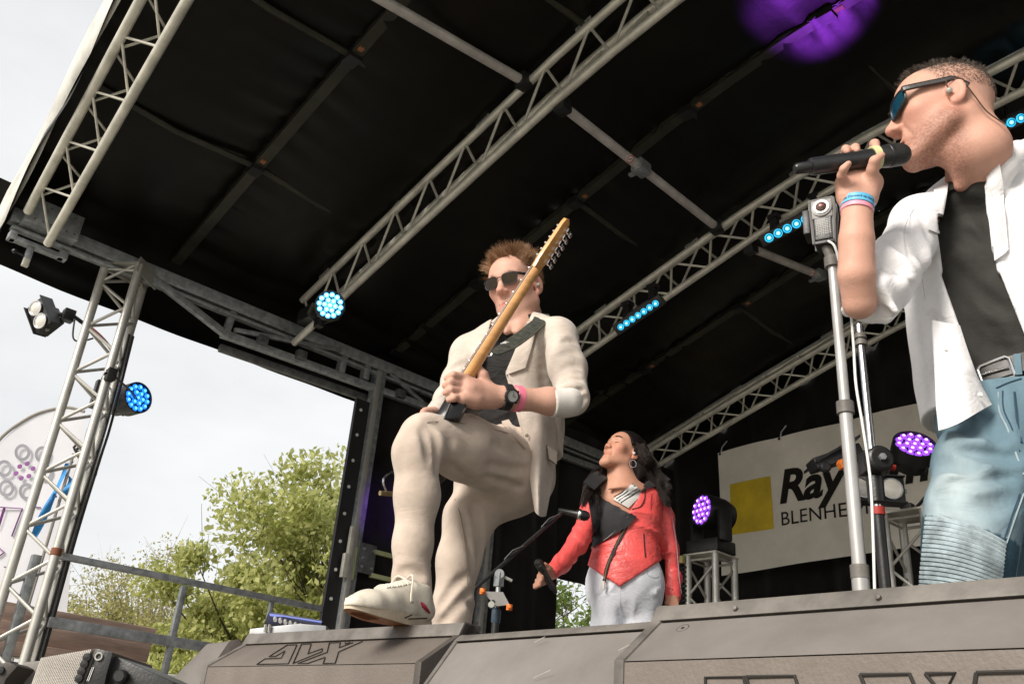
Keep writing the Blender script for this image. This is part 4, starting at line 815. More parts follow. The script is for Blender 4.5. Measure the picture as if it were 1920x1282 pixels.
L1 = leafmat('leaf_fresh', (.30, .34, .08), (.58, .58, .25), .55)
L2 = leafmat('leaf_dry', (.27, .27, .08), (.46, .42, .18), .5)
L3 = leafmat('leaf_deep', (.10, .17, .03), (.26, .33, .08), .5)
def leaf_mesh(P, size, rg, up=.35, squash=.55):
    """P: N x 3 positions; a folded diamond leaf (2 quads-> 4 tris) at each"""
    n = len(P); d = rg.normal(size=(n, 3)); d[:, 2] -= .15; d /= np.linalg.norm(d, axis=1)[:, None]
    q = rg.normal(size=(n, 3)); q[:, 2] += up * 3; s = np.cross(d, q); s /= np.linalg.norm(s, axis=1)[:, None]; nn = np.cross(d, s)
    L = (size * rg.uniform(.6, 1.35, n))[:, None]; w = L * squash * .5
    v = np.stack([P - d * L * .5, P + s * w + nn * w * .3, P + d * L * .5, P - s * w + nn * w * .3], 1).reshape(-1, 3)
    i = np.arange(n) * 4; f = np.stack([i, i + 1, i + 2, i + 3], 1)
    return v, f
def np_mesh(name, v, f, m, base, parent):
    me = bpy.data.meshes.new(name); v = v - np.array(base)
    me.vertices.add(len(v)); me.vertices.foreach_set('co', v.astype(np.float32).ravel())
    k = f.shape[1]; me.loops.add(f.size); me.loops.foreach_set('vertex_index', f.astype(np.int32).ravel()); me.polygons.add(len(f)); me.polygons.foreach_set('loop_start', np.arange(0, f.size, k, dtype=np.int32))
    me.update(calc_edges=True); me.materials.append(m); return link(name, me, None, parent, base)
def tree(name, label, base, h, crown_r, crown_c, nl, leaf, lm, seed, bark=M_BARK, nclump=60, gap=.55, r0=.16, hollow=.45, group='trees beyond the stage', droop=0.0):
    """crown_c: height of the crown centre; crown_r: (rx, ry, rz)"""
    rg = np.random.default_rng(seed); base = np.array(base, float); t = thing(name, label, 'tree', base, group)
    cc = base + np.array([0, 0, crown_c]); R = np.array(crown_r)
    cl = []
    while len(cl) < nclump:
        p = rg.normal(size=3); p /= np.linalg.norm(p); rr = rg.uniform(hollow, 1.0) ** .6
        lobes = 1 + .22 * math.sin(3 * math.atan2(p[1], p[0]) + seed) + .18 * math.sin(5 * p[2] + seed * 2 + 2 * p[0])
        cl.append(cc + p * rr * R * lobes)
    mb = MB(); tp = base + np.array([rg.normal() * .1, rg.normal() * .1, crown_c + R[2] * .5])
    tr = [base + (tp - base) * k + np.array([math.sin(k * 5 + seed) * .08, math.cos(k * 4 + seed) * .08, 0]) * k for k in np.linspace(0, 1, 8)]
    mb.path([vec(p) for p in tr], list(np.linspace(r0, r0 * .2, 8)), 10); mb.build('trunk', bark, t, base=base)
    br = MB()
    for c in cl:
        k = np.clip((c[2] - base[2]) / (tp[2] - base[2]) * .72 - .05, .22, .95); s = base + (tp - base) * k; m_ = (s + c) / 2 + np.array([0, 0, -.12 * R[2] + .1])
        br.path([vec(p) for p in (s, m_, c)], [r0 * .22, r0 * .13, r0 * .04], 5)
        for _ in range(2): e = c + rg.normal(size=3) * R * .16; br.path([vec(m_ * .3 + c * .7), vec(e)], [r0 * .06, r0 * .02], 4)
    b_ = br.build('limb_work', bark, t, base=base); b_['kind'] = 'stuff'
    per = nl // nclump; P = []
    for c in cl:
        sp = R.mean() * rg.uniform(.08, .17); n = int(per * rg.uniform(.5, 1.5)); q = rg.normal(size=(n, 3)); q /= np.linalg.norm(q, axis=1)[:, None]; q *= rg.uniform(0, 1, (n, 1)) ** .55 * 1.5
        q[:, 2] *= .75; pp = c + q * sp
        if droop: pp[:, 2] -= np.abs(rg.normal(size=n)) * droop
        P.append(pp)
    v, f = leaf_mesh(np.concatenate(P), leaf, rg); c_ = np_mesh('crown', v, f, lm, base, t); c_['kind'] = 'stuff'
    return t
def gpos(px, py, hd): q = J(px, py, hd); return (q[0], q[1], -1.2)
tree('broadleaf_tree', 'fresh green broadleaf tree rising beside the black strip', gpos(665, 1100, 13.0), 7.0, (2.35, 2.35, 2.15), 2.65, 110000, .088, L1, 11, nclump=300, r0=.07, hollow=.1)
tree('broadleaf_tree', 'low green leafy tree behind the guard rail middle', gpos(470, 1180, 12.0), 4.4, (1.6, 1.6, 1.45), 1.75, 55000, .082, L1, 5, nclump=190, r0=.1, hollow=.1)
tree('birch_tree', 'thin pale birch with sparse leaves above the guard rail', gpos(290, 1100, 15.0), 6.6, (1.6, 1.6, 1.9), 2.6, 22000, .055, L2, 3, bark=M_BIRCH, nclump=170, r0=.08, droop=.4)
tree('shrub_tree', 'olive hedge tree left of the birch behind the column', gpos(165, 1150, 14.0), 4.4, (2.0, 2.0, 1.5), 1.75, 32000, .06, L2, 8, nclump=180, r0=.1, hollow=.1)
tree('shrub_tree', 'olive shrub between the birch and the low leafy tree', gpos(320, 1180, 13.5), 4.0, (1.6, 1.6, 1.3), 1.7, 26000, .06, L2, 18, nclump=150, r0=.1, hollow=.1)
tree('shrub_tree', 'pale shrub at the far left beside the flag', gpos(20, 1180, 16.0), 4.6, (2.0, 2.0, 1.4), 1.7, 16000, .065, L2, 28, nclump=60, r0=.1, hollow=.1)
tree('broadleaf_tree', 'deep green tree seen through the gap beside the red jacket', gpos(1085, 1120, 11.5), 5.5, (2.0, 2.0, 1.9), 2.2, 40000, .065, L3, 21, nclump=190, r0=.12, hollow=.1)
# ================================================================== organic modelling: smooth-blended solids -> one closed mesh
def A3(p): return np.array([float(p[0]), float(p[1]), float(p[2])])
def unit(v): v = np.asarray(v, float); return v / np.linalg.norm(v)
NFH, NR0, NUP = A3(FH), A3(R0), A3(UPZ)
def depth_of(p): return float((A3(p) - CAM) @ FWD)
def JR(px, py, hd, rpx): p = J(px, py, hd); return p, rpx * depth_of(p) / FPX
class Solid:
    def __init__(s, lo, hi, h):
        s.h = h; s.lo = A3(lo); s.n = np.ceil((A3(hi) - s.lo) / h).astype(int) + 1
        s.ax = [s.lo[i] + h * np.arange(s.n[i]) for i in range(3)]; s.F = np.full(tuple(s.n), 0.5, np.float32)
    def sub(s, lo, hi):
        a = np.clip(np.floor((lo - s.lo) / s.h).astype(int), 0, s.n - 1); b = np.clip(np.ceil((hi - s.lo) / s.h).astype(int) + 1, 1, s.n)
        sl = tuple(slice(a[i], max(b[i], a[i] + 1)) for i in range(3))
        g = [s.ax[0][sl[0]][:, None, None].astype(np.float32), s.ax[1][sl[1]][None, :, None].astype(np.float32), s.ax[2][sl[2]][None, None, :].astype(np.float32)]
        return sl, g
    def put(s, d, sl, k, op):
        f = s.F[sl]; d = d.astype(np.float32)
        if op == 'u':
            if k > 0: h = np.maximum(k - np.abs(f - d), 0) / k; r = np.minimum(f, d) - h * h * k * .25
            else: r = np.minimum(f, d)
        else:
            d = -d
            if k > 0: h = np.maximum(k - np.abs(f - d), 0) / k; r = np.maximum(f, d) + h * h * k * .25
            else: r = np.maximum(f, d)
        s.F[sl] = r
    def ell(s, c, r, fr=None, k=.02, op='u'):
        c = A3(c); r = np.array(r, float); m = max(r) + k + 3 * s.h; sl, g = s.sub(c - m, c + m)
        E_ = np.eye(3) if fr is None else np.array([A3(q) for q in fr])
        q = [(E_[i][0] * (g[0] - c[0]) + E_[i][1] * (g[1] - c[1]) + E_[i][2] * (g[2] - c[2])) for i in range(3)]
        k0 = np.sqrt((q[0] / r[0]) ** 2 + (q[1] / r[1]) ** 2 + (q[2] / r[2]) ** 2); k1 = np.sqrt((q[0] / r[0] ** 2) ** 2 + (q[1] / r[1] ** 2) ** 2 + (q[2] / r[2] ** 2) ** 2) + 1e-9
        s.put(k0 * (k0 - 1) / k1, sl, k, op); return s
    def cap(s, a, b, ra, rb, k=.02, op='u', fl=None, fr=1.0):
        """tapered capsule; fl/fr: direction and ratio of a flattened cross-section"""
        a = A3(a); b = A3(b); m = max(ra, rb) * max(1, 1) + k + 3 * s.h; sl, g = s.sub(np.minimum(a, b) - m, np.maximum(a, b) + m)
        ab = b - a; L2 = max(ab @ ab, 1e-9); q = [g[i] - a[i] for i in range(3)]
        t = np.clip((q[0] * ab[0] + q[1] * ab[1] + q[2] * ab[2]) / L2, 0, 1); e = [q[i] - t * ab[i] for i in range(3)]
        d2 = e[0] ** 2 + e[1] ** 2 + e[2] ** 2
        if fl is not None: w = unit(fl); c = e[0] * w[0] + e[1] * w[1] + e[2] * w[2]; d2 = d2 + c * c * (1 / fr ** 2 - 1)
        s.put(np.sqrt(d2) - (ra + (rb - ra) * t), sl, k, op); return s
    def chain(s, pts, k=.02, op='u', fl=None, fr=1.0):
        for (a, ra), (b, rb) in zip(pts[:-1], pts[1:]): s.cap(a, b, ra, rb, k, op, fl, fr)
        return s
    def loft(s, st, w, f, k=.03, op='u'):
        """stations (centre, half width along w, half depth along f)"""
        w = unit(w); f = unit(f)
        for (c0, a0, b0), (c1, a1, b1) in zip(st[:-1], st[1:]):
            c0 = A3(c0); c1 = A3(c1); m = max(a0, a1, b0, b1) + k + 3 * s.h; sl, g = s.sub(np.minimum(c0, c1) - m, np.maximum(c0, c1) + m)
            ax = c1 - c0; L2 = ax @ ax; q = [g[i] - c0[i] for i in range(3)]; t = np.clip((q[0] * ax[0] + q[1] * ax[1] + q[2] * ax[2]) / L2, 0, 1)
            e = [q[i] - t * ax[i] for i in range(3)]; A = a0 + (a1 - a0) * t; B = b0 + (b1 - b0) * t
            x = e[0] * w[0] + e[1] * w[1] + e[2] * w[2]; y = e[0] * f[0] + e[1] * f[1] + e[2] * f[2]
            rr = e[0] ** 2 + e[1] ** 2 + e[2] ** 2 - x * x - y * y; mn = np.minimum(A, B)
            s.put((np.sqrt((x / A) ** 2 + (y / B) ** 2 + np.maximum(rr, 0) / mn ** 2) - 1) * mn, sl, k, op)
        return s
    def planes(s, pl, k=.0, op='s'):
        """intersection of half-spaces (point, outward normal) subtracted from the solid"""
        d = None
        g = [s.ax[0][:, None, None].astype(np.float32), s.ax[1][None, :, None].astype(np.float32), s.ax[2][None, None, :].astype(np.float32)]
        for (p, n) in pl:
            p = A3(p); n = unit(n); e = (g[0] - p[0]) * n[0] + (g[1] - p[1]) * n[1] + (g[2] - p[2]) * n[2]; d = e if d is None else np.maximum(d, e)
        s.put(d, (slice(None),) * 3, k, op); return s
    def minus(s, o, off=0.0):
        """subtract another solid on the same grid, inflated by off"""
        s.F = np.maximum(s.F, -(o.F - off)); return s
    def folds(s, a, b, r, amp, freq, ph=0., tw=1.0, t0=0., t1=1., seed=0):
        a = A3(a); b = A3(b); sl, g = s.sub(np.minimum(a, b) - r, np.maximum(a, b) + r); ab = b - a; L2 = ab @ ab
        q = [g[i] - a[i] for i in range(3)]; t = (q[0] * ab[0] + q[1] * ab[1] + q[2] * ab[2]) / L2
        d_ = unit(ab); u = unit(np.cross(d_, [0.3, 0.5, 0.81])); v = np.cross(d_, u)
        x = q[0] * u[0] + q[1] * u[1] + q[2] * u[2]; y = q[0] * v[0] + q[1] * v[1] + q[2] * v[2]; th = np.arctan2(y, x); rad = np.sqrt(x * x + y * y)
        w = np.clip((t - t0) / .12, 0, 1) * np.clip((t1 - t) / .12, 0, 1) * np.clip((r - rad) / (r * .2), 0, 1)
        ps = 2 * PI * freq * t + tw * np.sin(th + ph) * 2.2 + ph + .8 * np.sin(3 * th + seed) + .7 * np.sin(9 * t + 2 * th)
        wave = (np.abs(np.sin(ps * .5)) ** .65 * 2.2 - 1.3) * np.clip(.25 + .75 * np.sin(2 * th + 7 * t + seed), 0, 1)
        s.F[sl] += (amp * w * wave).astype(np.float32); return s
    def noise(s, amp, sc, seed=0):
        rg = np.random.default_rng(seed); g = [s.ax[0][:, None, None], s.ax[1][None, :, None], s.ax[2][None, None, :]]; d = 0
        for _ in range(5):
            k = rg.normal(size=3) * sc; d = d + np.sin(k[0] * g[0] + rg.uniform(0, 6)) * np.sin(k[1] * g[1] + rg.uniform(0, 6)) * np.sin(k[2] * g[2] + rg.uniform(0, 6))
        s.F += (amp * d).astype(np.float32); return s
    def val(s, P):
        q = (np.asarray(P) - s.lo) / s.h; q = np.clip(q, 0, np.array(s.n) - 1.001); i = q.astype(int); f = q - i; r = 0
        for dx in (0, 1):
            for dy in (0, 1):
                for dz in (0, 1):
                    r = r + s.F[i[..., 0] + dx, i[..., 1] + dy, i[..., 2] + dz] * (f[..., 0] if dx else 1 - f[..., 0]) * (f[..., 1] if dy else 1 - f[..., 1]) * (f[..., 2] if dz else 1 - f[..., 2])
        return r
    def normal(s, p):
        e = s.h * 1.5; return unit([float(s.val(p + np.eye(3)[i] * e) - s.val(p - np.eye(3)[i] * e)) for i in range(3)])
    def hit(s, px, py, off=.002, fallback=None):
        """first surface point of this solid seen through a photo pixel, lifted by off along its normal"""
        d = unit(_dir(px, py)); inside = s.lo + np.array(s.n) * s.h * .5; t0 = (inside - CAM) @ d; R = np.linalg.norm(np.array(s.n) * s.h) * .5
        ts = np.arange(max(.05, t0 - R), t0 + R, s.h * .5); P = CAM + d * ts[:, None]
        ok = np.all((P > s.lo) & (P < s.lo + (np.array(s.n) - 1) * s.h), axis=1); v = np.where(ok, s.val(P), 1.0); k = np.where(v < 0)[0]
        if len(k) == 0: return fallback if fallback is not None else s.near(px, py, off)
        k = max(k[0], 1); a, b = v[k - 1], v[k]; t = ts[k - 1] + (ts[k] - ts[k - 1]) * a / max(a - b, 1e-9); p = CAM + d * t; return p + s.normal(p) * off
    def near(s, px, py, off):
        d = unit(_dir(px, py)); inside = s.lo + np.array(s.n) * s.h * .5; t0 = (inside - CAM) @ d; ts = np.arange(t0 - 1, t0 + 1, s.h); P = CAM + d * ts[:, None]
        ok = np.all((P > s.lo) & (P < s.lo + (np.array(s.n) - 1) * s.h), axis=1); v = np.where(ok, s.val(P), 9.0); return P[int(np.argmin(v))]
    def mesh(s):
        F = s.F; b = F < 0; c = [b[i:b.shape[0] - 1 + i, j:b.shape[1] - 1 + j, k:b.shape[2] - 1 + k] for i in (0, 1) for j in (0, 1) for k in (0, 1)]
        anyb = c[0].copy(); allb = c[0].copy()
        for q in c[1:]: anyb |= q; allb &= q
        act = np.argwhere(anyb & ~allb); idx = -np.ones(anyb.shape, np.int32); idx[act[:, 0], act[:, 1], act[:, 2]] = np.arange(len(act))
        offs = [(i, j, k) for i in (0, 1) for j in (0, 1) for k in (0, 1)]; V = np.stack([F[act[:, 0] + o[0], act[:, 1] + o[1], act[:, 2] + o[2]] for o in offs], 1)
        acc = np.zeros((len(act), 3)); cnt = np.zeros(len(act))
        for a in range(8):
            for e in (1, 2, 4):
                if a & e: continue
                q = a | e; va, vb = V[:, a], V[:, q]; m = (va < 0) != (vb < 0); t = np.where(m, va / np.where(np.abs(va - vb) < 1e-12, 1e-12, va - vb), 0)
                pa, pb2 = np.array(offs[a], float), np.array(offs[q], float); acc += np.where(m[:, None], pa + (pb2 - pa) * t[:, None], 0); cnt += m
        P = s.lo + s.h * (act + acc / cnt[:, None]); faces = []
        for ax in range(3):
            o1, o2 = [(1, 2), (2, 0), (0, 1)][ax]; sa = [slice(None)] * 3; sb_ = [slice(None)] * 3; sa[ax] = slice(0, -1); sb_[ax] = slice(1, None)
            x = np.argwhere(b[tuple(sa)] != b[tuple(sb_)]); x = x[(x[:, o1] > 0) & (x[:, o2] > 0) & (x[:, o1] < idx.shape[o1]) & (x[:, o2] < idx.shape[o2])]
            fl = b[tuple(sa)][x[:, 0], x[:, 1], x[:, 2]]; q = []
            for (d1, d2) in ((0, 0), (-1, 0), (-1, -1), (0, -1)):
                y = x.copy(); y[:, o1] += d1; y[:, o2] += d2; q.append(idx[y[:, 0], y[:, 1], y[:, 2]])
            q = np.stack(q, 1); q[~fl] = q[~fl][:, ::-1]; q = q[(q >= 0).all(1)]; faces.append(q)
        return P, np.concatenate(faces)
    def build(s, name, m, parent, color=None, smooth_it=2, cut=None):
        P, f = s.mesh()
        if smooth_it:
            for _ in range(smooth_it):
                acc = np.zeros_like(P); cnt = np.zeros(len(P))
                for a, b in ((0, 1), (1, 2), (2, 3), (3, 0)):
                    for i, j in ((a, b), (b, a)):
                        for ax in range(3): acc[:, ax] += np.bincount(f[:, i], P[f[:, j], ax], len(P))
                        cnt += np.bincount(f[:, i], minlength=len(P))
                P = P * .5 + .5 * acc / np.maximum(cnt, 1)[:, None]
        o = np_mesh(name, P, f, m, BASE[parent.name], parent); me = o.data; me.polygons.foreach_set('use_smooth', np.ones(len(f), bool))
        if color is not None:
            c = np.ones((len(P), 4), np.float32); c[:, :3] = color(P); a = me.color_attributes.new('Col', 'FLOAT_COLOR', 'POINT'); a.data.foreach_set('color', c.ravel())
        return o
def strands(name, paths, r, m, parent, taper=.25):
    """paths N x S x 3 -> thin three-sided tapering strands in one mesh"""
    N, S, _ = paths.shape; d = np.gradient(paths, axis=1); d /= np.linalg.norm(d, axis=2)[..., None] + 1e-9
    u = np.cross(d, np.array([.37, .61, .70])); u /= np.linalg.norm(u, axis=2)[..., None] + 1e-9; v = np.cross(d, u)
    rad = (np.linspace(1, taper, S)[None, :, None]) * (r if np.isscalar(r) else r[:, None, None]); V = []
    for k in range(3): a = 2 * PI * k / 3; V.append(paths + (u * math.cos(a) + v * math.sin(a)) * rad)
    V = np.stack(V, 2).reshape(-1, 3); i = (np.arange(N)[:, None] * S + np.arange(S - 1)[None, :]).reshape(-1) * 3; f = []
    for k in range(3): k2 = (k + 1) % 3; f.append(np.stack([i + k, i + k2, i + 3 + k2, i + 3 + k], 1))
    o = np_mesh(name, V, np.concatenate(f), m, BASE[parent.name], parent); o.data.polygons.foreach_set('use_smooth', np.ones(len(o.data.polygons), bool)); return o
def hairmat(name, c1, c2, rough=.38):
    m = bpy.data.materials.new(name); m.use_nodes = True; t = m.node_tree; b = t.nodes['Principled BSDF']; g = t.nodes.new('ShaderNodeNewGeometry'); r = t.nodes.new('ShaderNodeMix'); r.data_type = 'RGBA'
    r.inputs['A'].default_value = (*c1, 1); r.inputs['B'].default_value = (*c2, 1); t.links.new(g.outputs['Random Per Island'], r.inputs['Factor']); t.links.new(r.outputs['Result'], b.inputs['Base Color']); b.inputs['Roughness'].default_value = rough; b.inputs['Specular IOR Level'].default_value = .3; return m
class Head:
    """frame at the ear-canal midpoint: x = person's left, y = forward, z = up"""
    def __init__(s, c, fwd, up, sc): s.c = A3(c); s.y = unit(fwd); u = A3(up); s.z = unit(u - s.y * (u @ s.y)); s.x = np.cross(s.y, s.z) * -1.0; s.x = np.cross(s.z, s.y) * -1.0; s.s = sc; s.x = unit(np.cross(s.y, s.z)) * -1
    def p(s, x, y, z): return s.c + (s.x * x + s.y * y + s.z * z) * s.s
    def loc(s, P): d = (np.asarray(P) - s.c) / s.s; return np.stack([d @ s.x, d @ s.y, d @ s.z], -1)
    def model(s, S, jaw=1.0, open_=0.0, female=False, chin=0.0):
        f = (s.x, s.y, s.z); k = s.s; e = lambda x, y, z, a, b, c, kk=.02, op='u': S.ell(s.p(x, y, z), (a * k, b * k, c * k), f, kk * k, op); cp = lambda p, q, a, b, kk=.02, op='u': S.cap(s.p(*p), s.p(*q), a * k, b * k, kk * k, op)
        e(0, -.008, .052, .075, .097, .082); e(0, .045, .058, .060, .046, .05, .03); e(0, .036, -.012, .062 * (.5 + .5 * jaw), .058, .068, .03)
        for q in (-1, 1):
            cp((q * .053 * jaw, .004, -.045), (q * .018, .076, -.090), .022 * jaw, .019, .03); e(q * .042, .060, .002, .024, .024, .022, .02)
            cp((q * .010, .0895, .046), (q * .046, .073, .047), .0095 if not female else .007, .008, .014)
        e(0, .082 + chin, -.094, .022, .018, .018, .022); e(0, .068, -.056, .033, .030, .026, .02)
        ns = .82 if female else 1.0; cp((0, .088, .036), (0, .110 - (.005 if female else 0), -.006), .0085 * ns, .0115 * ns, .014); e(0, .1125 - (.005 if female else 0), -.010, .0125 * ns, .0125 * ns, .011 * ns, .008)
        for q in (-1, 1): e(q * .0135, .100, -.015, .0085, .011, .008, .007); e(q * .0065, .108, -.0215, .0038, .005, .004, .003, 's')
        for q in (-1, 1):
            e(q * .031, .101, .028, .017, .014, .010, .014, 's'); e(q * .031, .074, .027, .0150, .0145, .0135, .004)
        # lips, mouth corner and groove
        for q in (-1, 1): cp((0, .0955, -.0485), (q * .026, .081, -.0530), .0052, .0030, .006); cp((0, .0935, -.0605 - open_), (q * .024, .081, -.0555 - open_ * .6), .0060, .0035, .006)
        if open_ > 0: e(0, .092, -.0548 - open_ * .5, .015, .02, .006 + open_ * .5, .004, 's')
        else: cp((-.029, .083, -.0530), (0, .1015, -.0545), .0024, .0026, .002, 's'); cp((.029, .083, -.0530), (0, .1015, -.0545), .0024, .0026, .002, 's')
        for q in (-1, 1): cp((q * .022, .093, -.020), (q * .034, .081, -.054), .0032, .0022, .008, 's')      # smile folds
        for q in (-1, 1):     # ears
            ey = unit(s.y * .94 + s.z * -.0 + s.x * q * -.34); fr = (unit(s.x * q * .94 + s.y * .34), ey, s.z)
            S.ell(s.p(q * .079, -.012, .010), (.0075 * k, .0195 * k, .033 * k), fr, .008 * k); S.ell(s.p(q * .0865, -.008, .012), (.0065 * k, .0115 * k, .021 * k), fr, .004 * k, 's'); e(q * .078, -.004, -.018, .006, .009, .010, .006)
            cp((q * .078, .004, .012), (q * .079, .006, .002), .004, .004, .004)
def skincol(base, hd=None, extra=None):
    b = np.array(base)
    def f(P):
        c = np.tile(b, (len(P), 1))
        if hd is not None:
            L = hd.loc(P); near = np.linalg.norm(L - np.array([0, .03, 0]), axis=1) < .2
            def blob(x, y, z, r): return np.exp(-(((L[:, 0] - x) / r[0]) ** 2 + ((L[:, 1] - y) / r[1]) ** 2 + ((L[:, 2] - z) / r[2]) ** 2)) * near
            red = blob(0, .11, -.01, (.02, .03, .02)) * .6 + blob(.045, .07, -.01, (.028, .04, .028)) * .5 + blob(-.045, .07, -.01, (.028, .04, .028)) * .5 + blob(.08, -.01, .0, (.012, .04, .04)) * .6 + blob(-.08, -.01, .0, (.012, .04, .04)) * .6
            c = c * (1 + red[:, None] * np.array([.06, -.22, -.24])); lip = np.exp(-((L[:, 2] + .0545) / .009) ** 2 - (L[:, 0] / .021) ** 2) * (L[:, 1] > .082) * near; c = c * (1 - lip[:, None] * np.array([.12, .42, .40]))
            if extra is not None: c = extra(c, L, blob, near)
        return c
    return f
M_SKIN = mat('skin', (1, 1, 1), .56, 0, .16, 34, .35, 300, .35, sss=.10, attr=True, bdist=.0015, wrk=.05, wscale=45)
def ribbon(pts, nrm, w, th=.003):
    """flat strip with thickness along points with given normals; w scalar or list of half widths"""
    m = len(pts); mb = MB(); rows = [[], [], [], []]
    for i in range(m):
        p = A3(pts[i]); n = unit(nrm[i]); d = A3(pts[min(i + 1, m - 1)]) - A3(pts[max(i - 1, 0)]); s = unit(np.cross(d, n)); ww = w[i] if hasattr(w, '__len__') else w
        for k, q in enumerate((p - s * ww, p + s * ww, p + s * ww + n * th, p - s * ww + n * th)): rows[k].append(q)
    mb.grid([[rows[k][i] for k in range(4)] for i in range(m)], wrap=True); mb.add([rows[k][0] for k in range(4)] + [rows[k][-1] for k in range(4)], [(0, 1, 2, 3), (7, 6, 5, 4)]); return mb
def on(S, pix, off=.002): return [S.hit(x, y, off) for (x, y) in pix]
def creases(S, lines, r=.0045, k=.022, off=.0012):
    """carve soft valleys along traced lines"""
    todo = []
    for ln in lines: todo.append([A3(v) for v in bez([vec(S.hit(x, y, off)) for (x, y) in ln], 3)])
    for P in todo:
        n = len(P)
        for i in range(n - 1):
            w = lambda q: r * (.25 + .75 * math.sin(PI * min(1, max(0, q / (n - 1)))) ** .7)
            S.cap(P[i], P[i + 1], w(i), w(i + 1), k, 's')
    return S
def seam(S, pix, r, name, m, parent, n=6, off=.0005):
    P = bez([vec(p) for p in on(S, pix, off)], n); return MB().path(P, r, 5).build(name, m, parent)
def surf_ribbon(S, pix, w, name, m, parent, off=.001, th=.003, n=4, smooth=60):
    pp = [(float(v.x), float(v.y)) for v in bez([Vector((x, y, 0)) for (x, y) in pix], n)]; P = on(S, pp, off); N = [S.normal(p) for p in P]
    ww = w
    if hasattr(w, '__len__'): ww = list(np.interp(np.linspace(0, len(w) - 1, len(P)), range(len(w)), w))
    return ribbon(P, N, ww, th).build(name, m, parent, smooth=smooth)
def patch(S, poly, name, m, parent, off=.003, n=14, th=.004):
    """panel lying on a solid: quad of four photo pixels (a b / d c), draped over the surface"""
    a, b, c, d = [np.array(q, float) for q in poly]; top = []; bot = []
    for i in range(n + 1):
        r1 = []; r2 = []
        for j in range(n + 1):
            u, v = j / n, i / n; q = (a * (1 - u) + b * u) * (1 - v) + (d * (1 - u) + c * u) * v; p = S.hit(q[0], q[1], off); r1.append(p + (CAM - p) / np.linalg.norm(CAM - p) * th); r2.append(p)
        top.append(r1); bot.append(r2)
    mb = MB(); mb.grid(top); mb.grid([r[::-1] for r in bot]); k = n + 1
    per = [(0, j) for j in range(k)] + [(i, n) for i in range(1, k)] + [(n, j) for j in range(n - 1, -1, -1)] + [(i, 0) for i in range(n - 1, 0, -1)]
    ring_ = [top[i][j] for (i, j) in per]; rb = [bot[i][j] for (i, j) in per]; mb.grid([ring_ + ring_[:1], rb + rb[:1]]); return mb.build(name, m, parent, smooth=50, merge=True)
def micbody(name, label, a, b, r_h, r_g, parts, group='hand-held microphones'):
    """a = tail, b = tip of grille"""
    a = vec(a); b = vec(b); L = (b - a).length; d = (b - a) / L; t = thing(name, label, 'microphone', a, group); r = r_h
    MB().lathe(a, d, [(0, r * .45), (.004, r * .62), (L * .13, r * .68), (L * .135, r * .95), (L * .16, r), (L * .60, r * 1.02), (L * .68, r * 1.12)], 24).build('handle', mat('mic_black', (.028, .029, .031), .28, .3, .1, 40), t)
    MB().lathe(a, d, [(L * .68, r * 1.12), (L * .70, r_g * .92), (L * .78, r_g), (L * .80, r_g)], 24).build('collar', M_BLACK, t)
    MB().lathe(a, d, [(L * .80, r_g), (L * .805, r_g * 1.04), (L * .83, r_g * 1.04), (L * .835, r_g)], 24).build('ring', M_BLACKM, t)
    gm = mat('mic_grille', (.03, .028, .025), .45, .5, .3, 300, 1.0, 900, bdist=.002)
    MB().lathe(a, d, [(L * .835, r_g)] + [(L * .90 + L * .10 * math.sin(x), r_g * math.cos(x) * 1.0) for x in np.linspace(0, PI / 2, 8)], 24).build('grille', gm, t)
    return t, d
# ================================================================== guitarist
M_LINEN = mat('tan_linen', (.56, .485, .42), .85, 0, .09, 14, .35, 520, .25, sheen=.25, bdist=.0016, wrk=.16, wscale=12)
M_CHINO = mat('tan_chino', (.52, .43, .36), .85, 0, .09, 12, .25, 620, .25, sheen=.2, bdist=.0014, wrk=.10, wscale=10)
M_TEE = mat('black_tee', (.012, .011, .011), .8, 0, .2, 20, .25, 300, .3, sheen=.05, wrk=.4, wscale=9)
M_SHIRTW = mat('white_shirt', (.62, .59, .55), .8, 0, .06, 20, .25, 300, sheen=.1)
gt = thing('person', 'guitarist in tan suit and sunglasses, one white shoe up on monitor', 'person', (J(860, 1240, 2.78)[0], J(860, 1240, 2.78)[1], 0), 'performers on stage')
tf = unit(-NFH * .87 - NR0 * .5); tw_ = unit(NR0 * .87 - NFH * .5)
g = lambda px, py, hd, r: JR(px, py, hd, r)
lo = np.array([-2.75, 1.05, -.02]); hi = np.array([-1.45, 2.35, 1.95])
# --- head frame
hdf = unit((-NFH * math.cos(math.radians(32)) - NR0 * math.sin(math.radians(32))) * .95 - NUP * .31); hup = unit(NUP + NR0 * -.10)
HG = Head(J(969, 549, 2.80), hdf, hup, 1.05)
B = Solid([-2.45, 1.25, .75], [-1.55, 2.2, 1.92], .0042)
HG.model(B, 1.06)
nb, nr = g(978, 628, 2.80, 44)
B.chain([(HG.p(0, -.026, -.03), .055), (HG.p(0, -.030, -.085), .054), (nb, .060)], .03)
for q in (-1, 1): B.cap(HG.p(q * .045, -.01, -.06), J(960 + q * 10, 622, 2.72), .014, .012, .02)
sh_l = g(1044, 645, 2.71, 18); sh_r = g(884, 672, 2.86, 18); el_l = g(1068, 752, 2.55, 21); wr_l = g(948, 744, 2.47, 19)
B.chain([(nb, .062), (J(965, 665, 2.86), .07), (J(958, 760, 2.86), .08)], .04)
B.chain([(J(965, 655, 2.85), .06), sh_l, el_l], .03); B.chain([(J(965, 655, 2.85), .06), sh_r, g(842, 742, 2.73, 18), g(814, 778, 2.59, 16)], .03)
B.chain([el_l, g(1030, 752, 2.515, 25), g(975, 748, 2.485, 20), wr_l], .02, fl=NUP, fr=1.0)
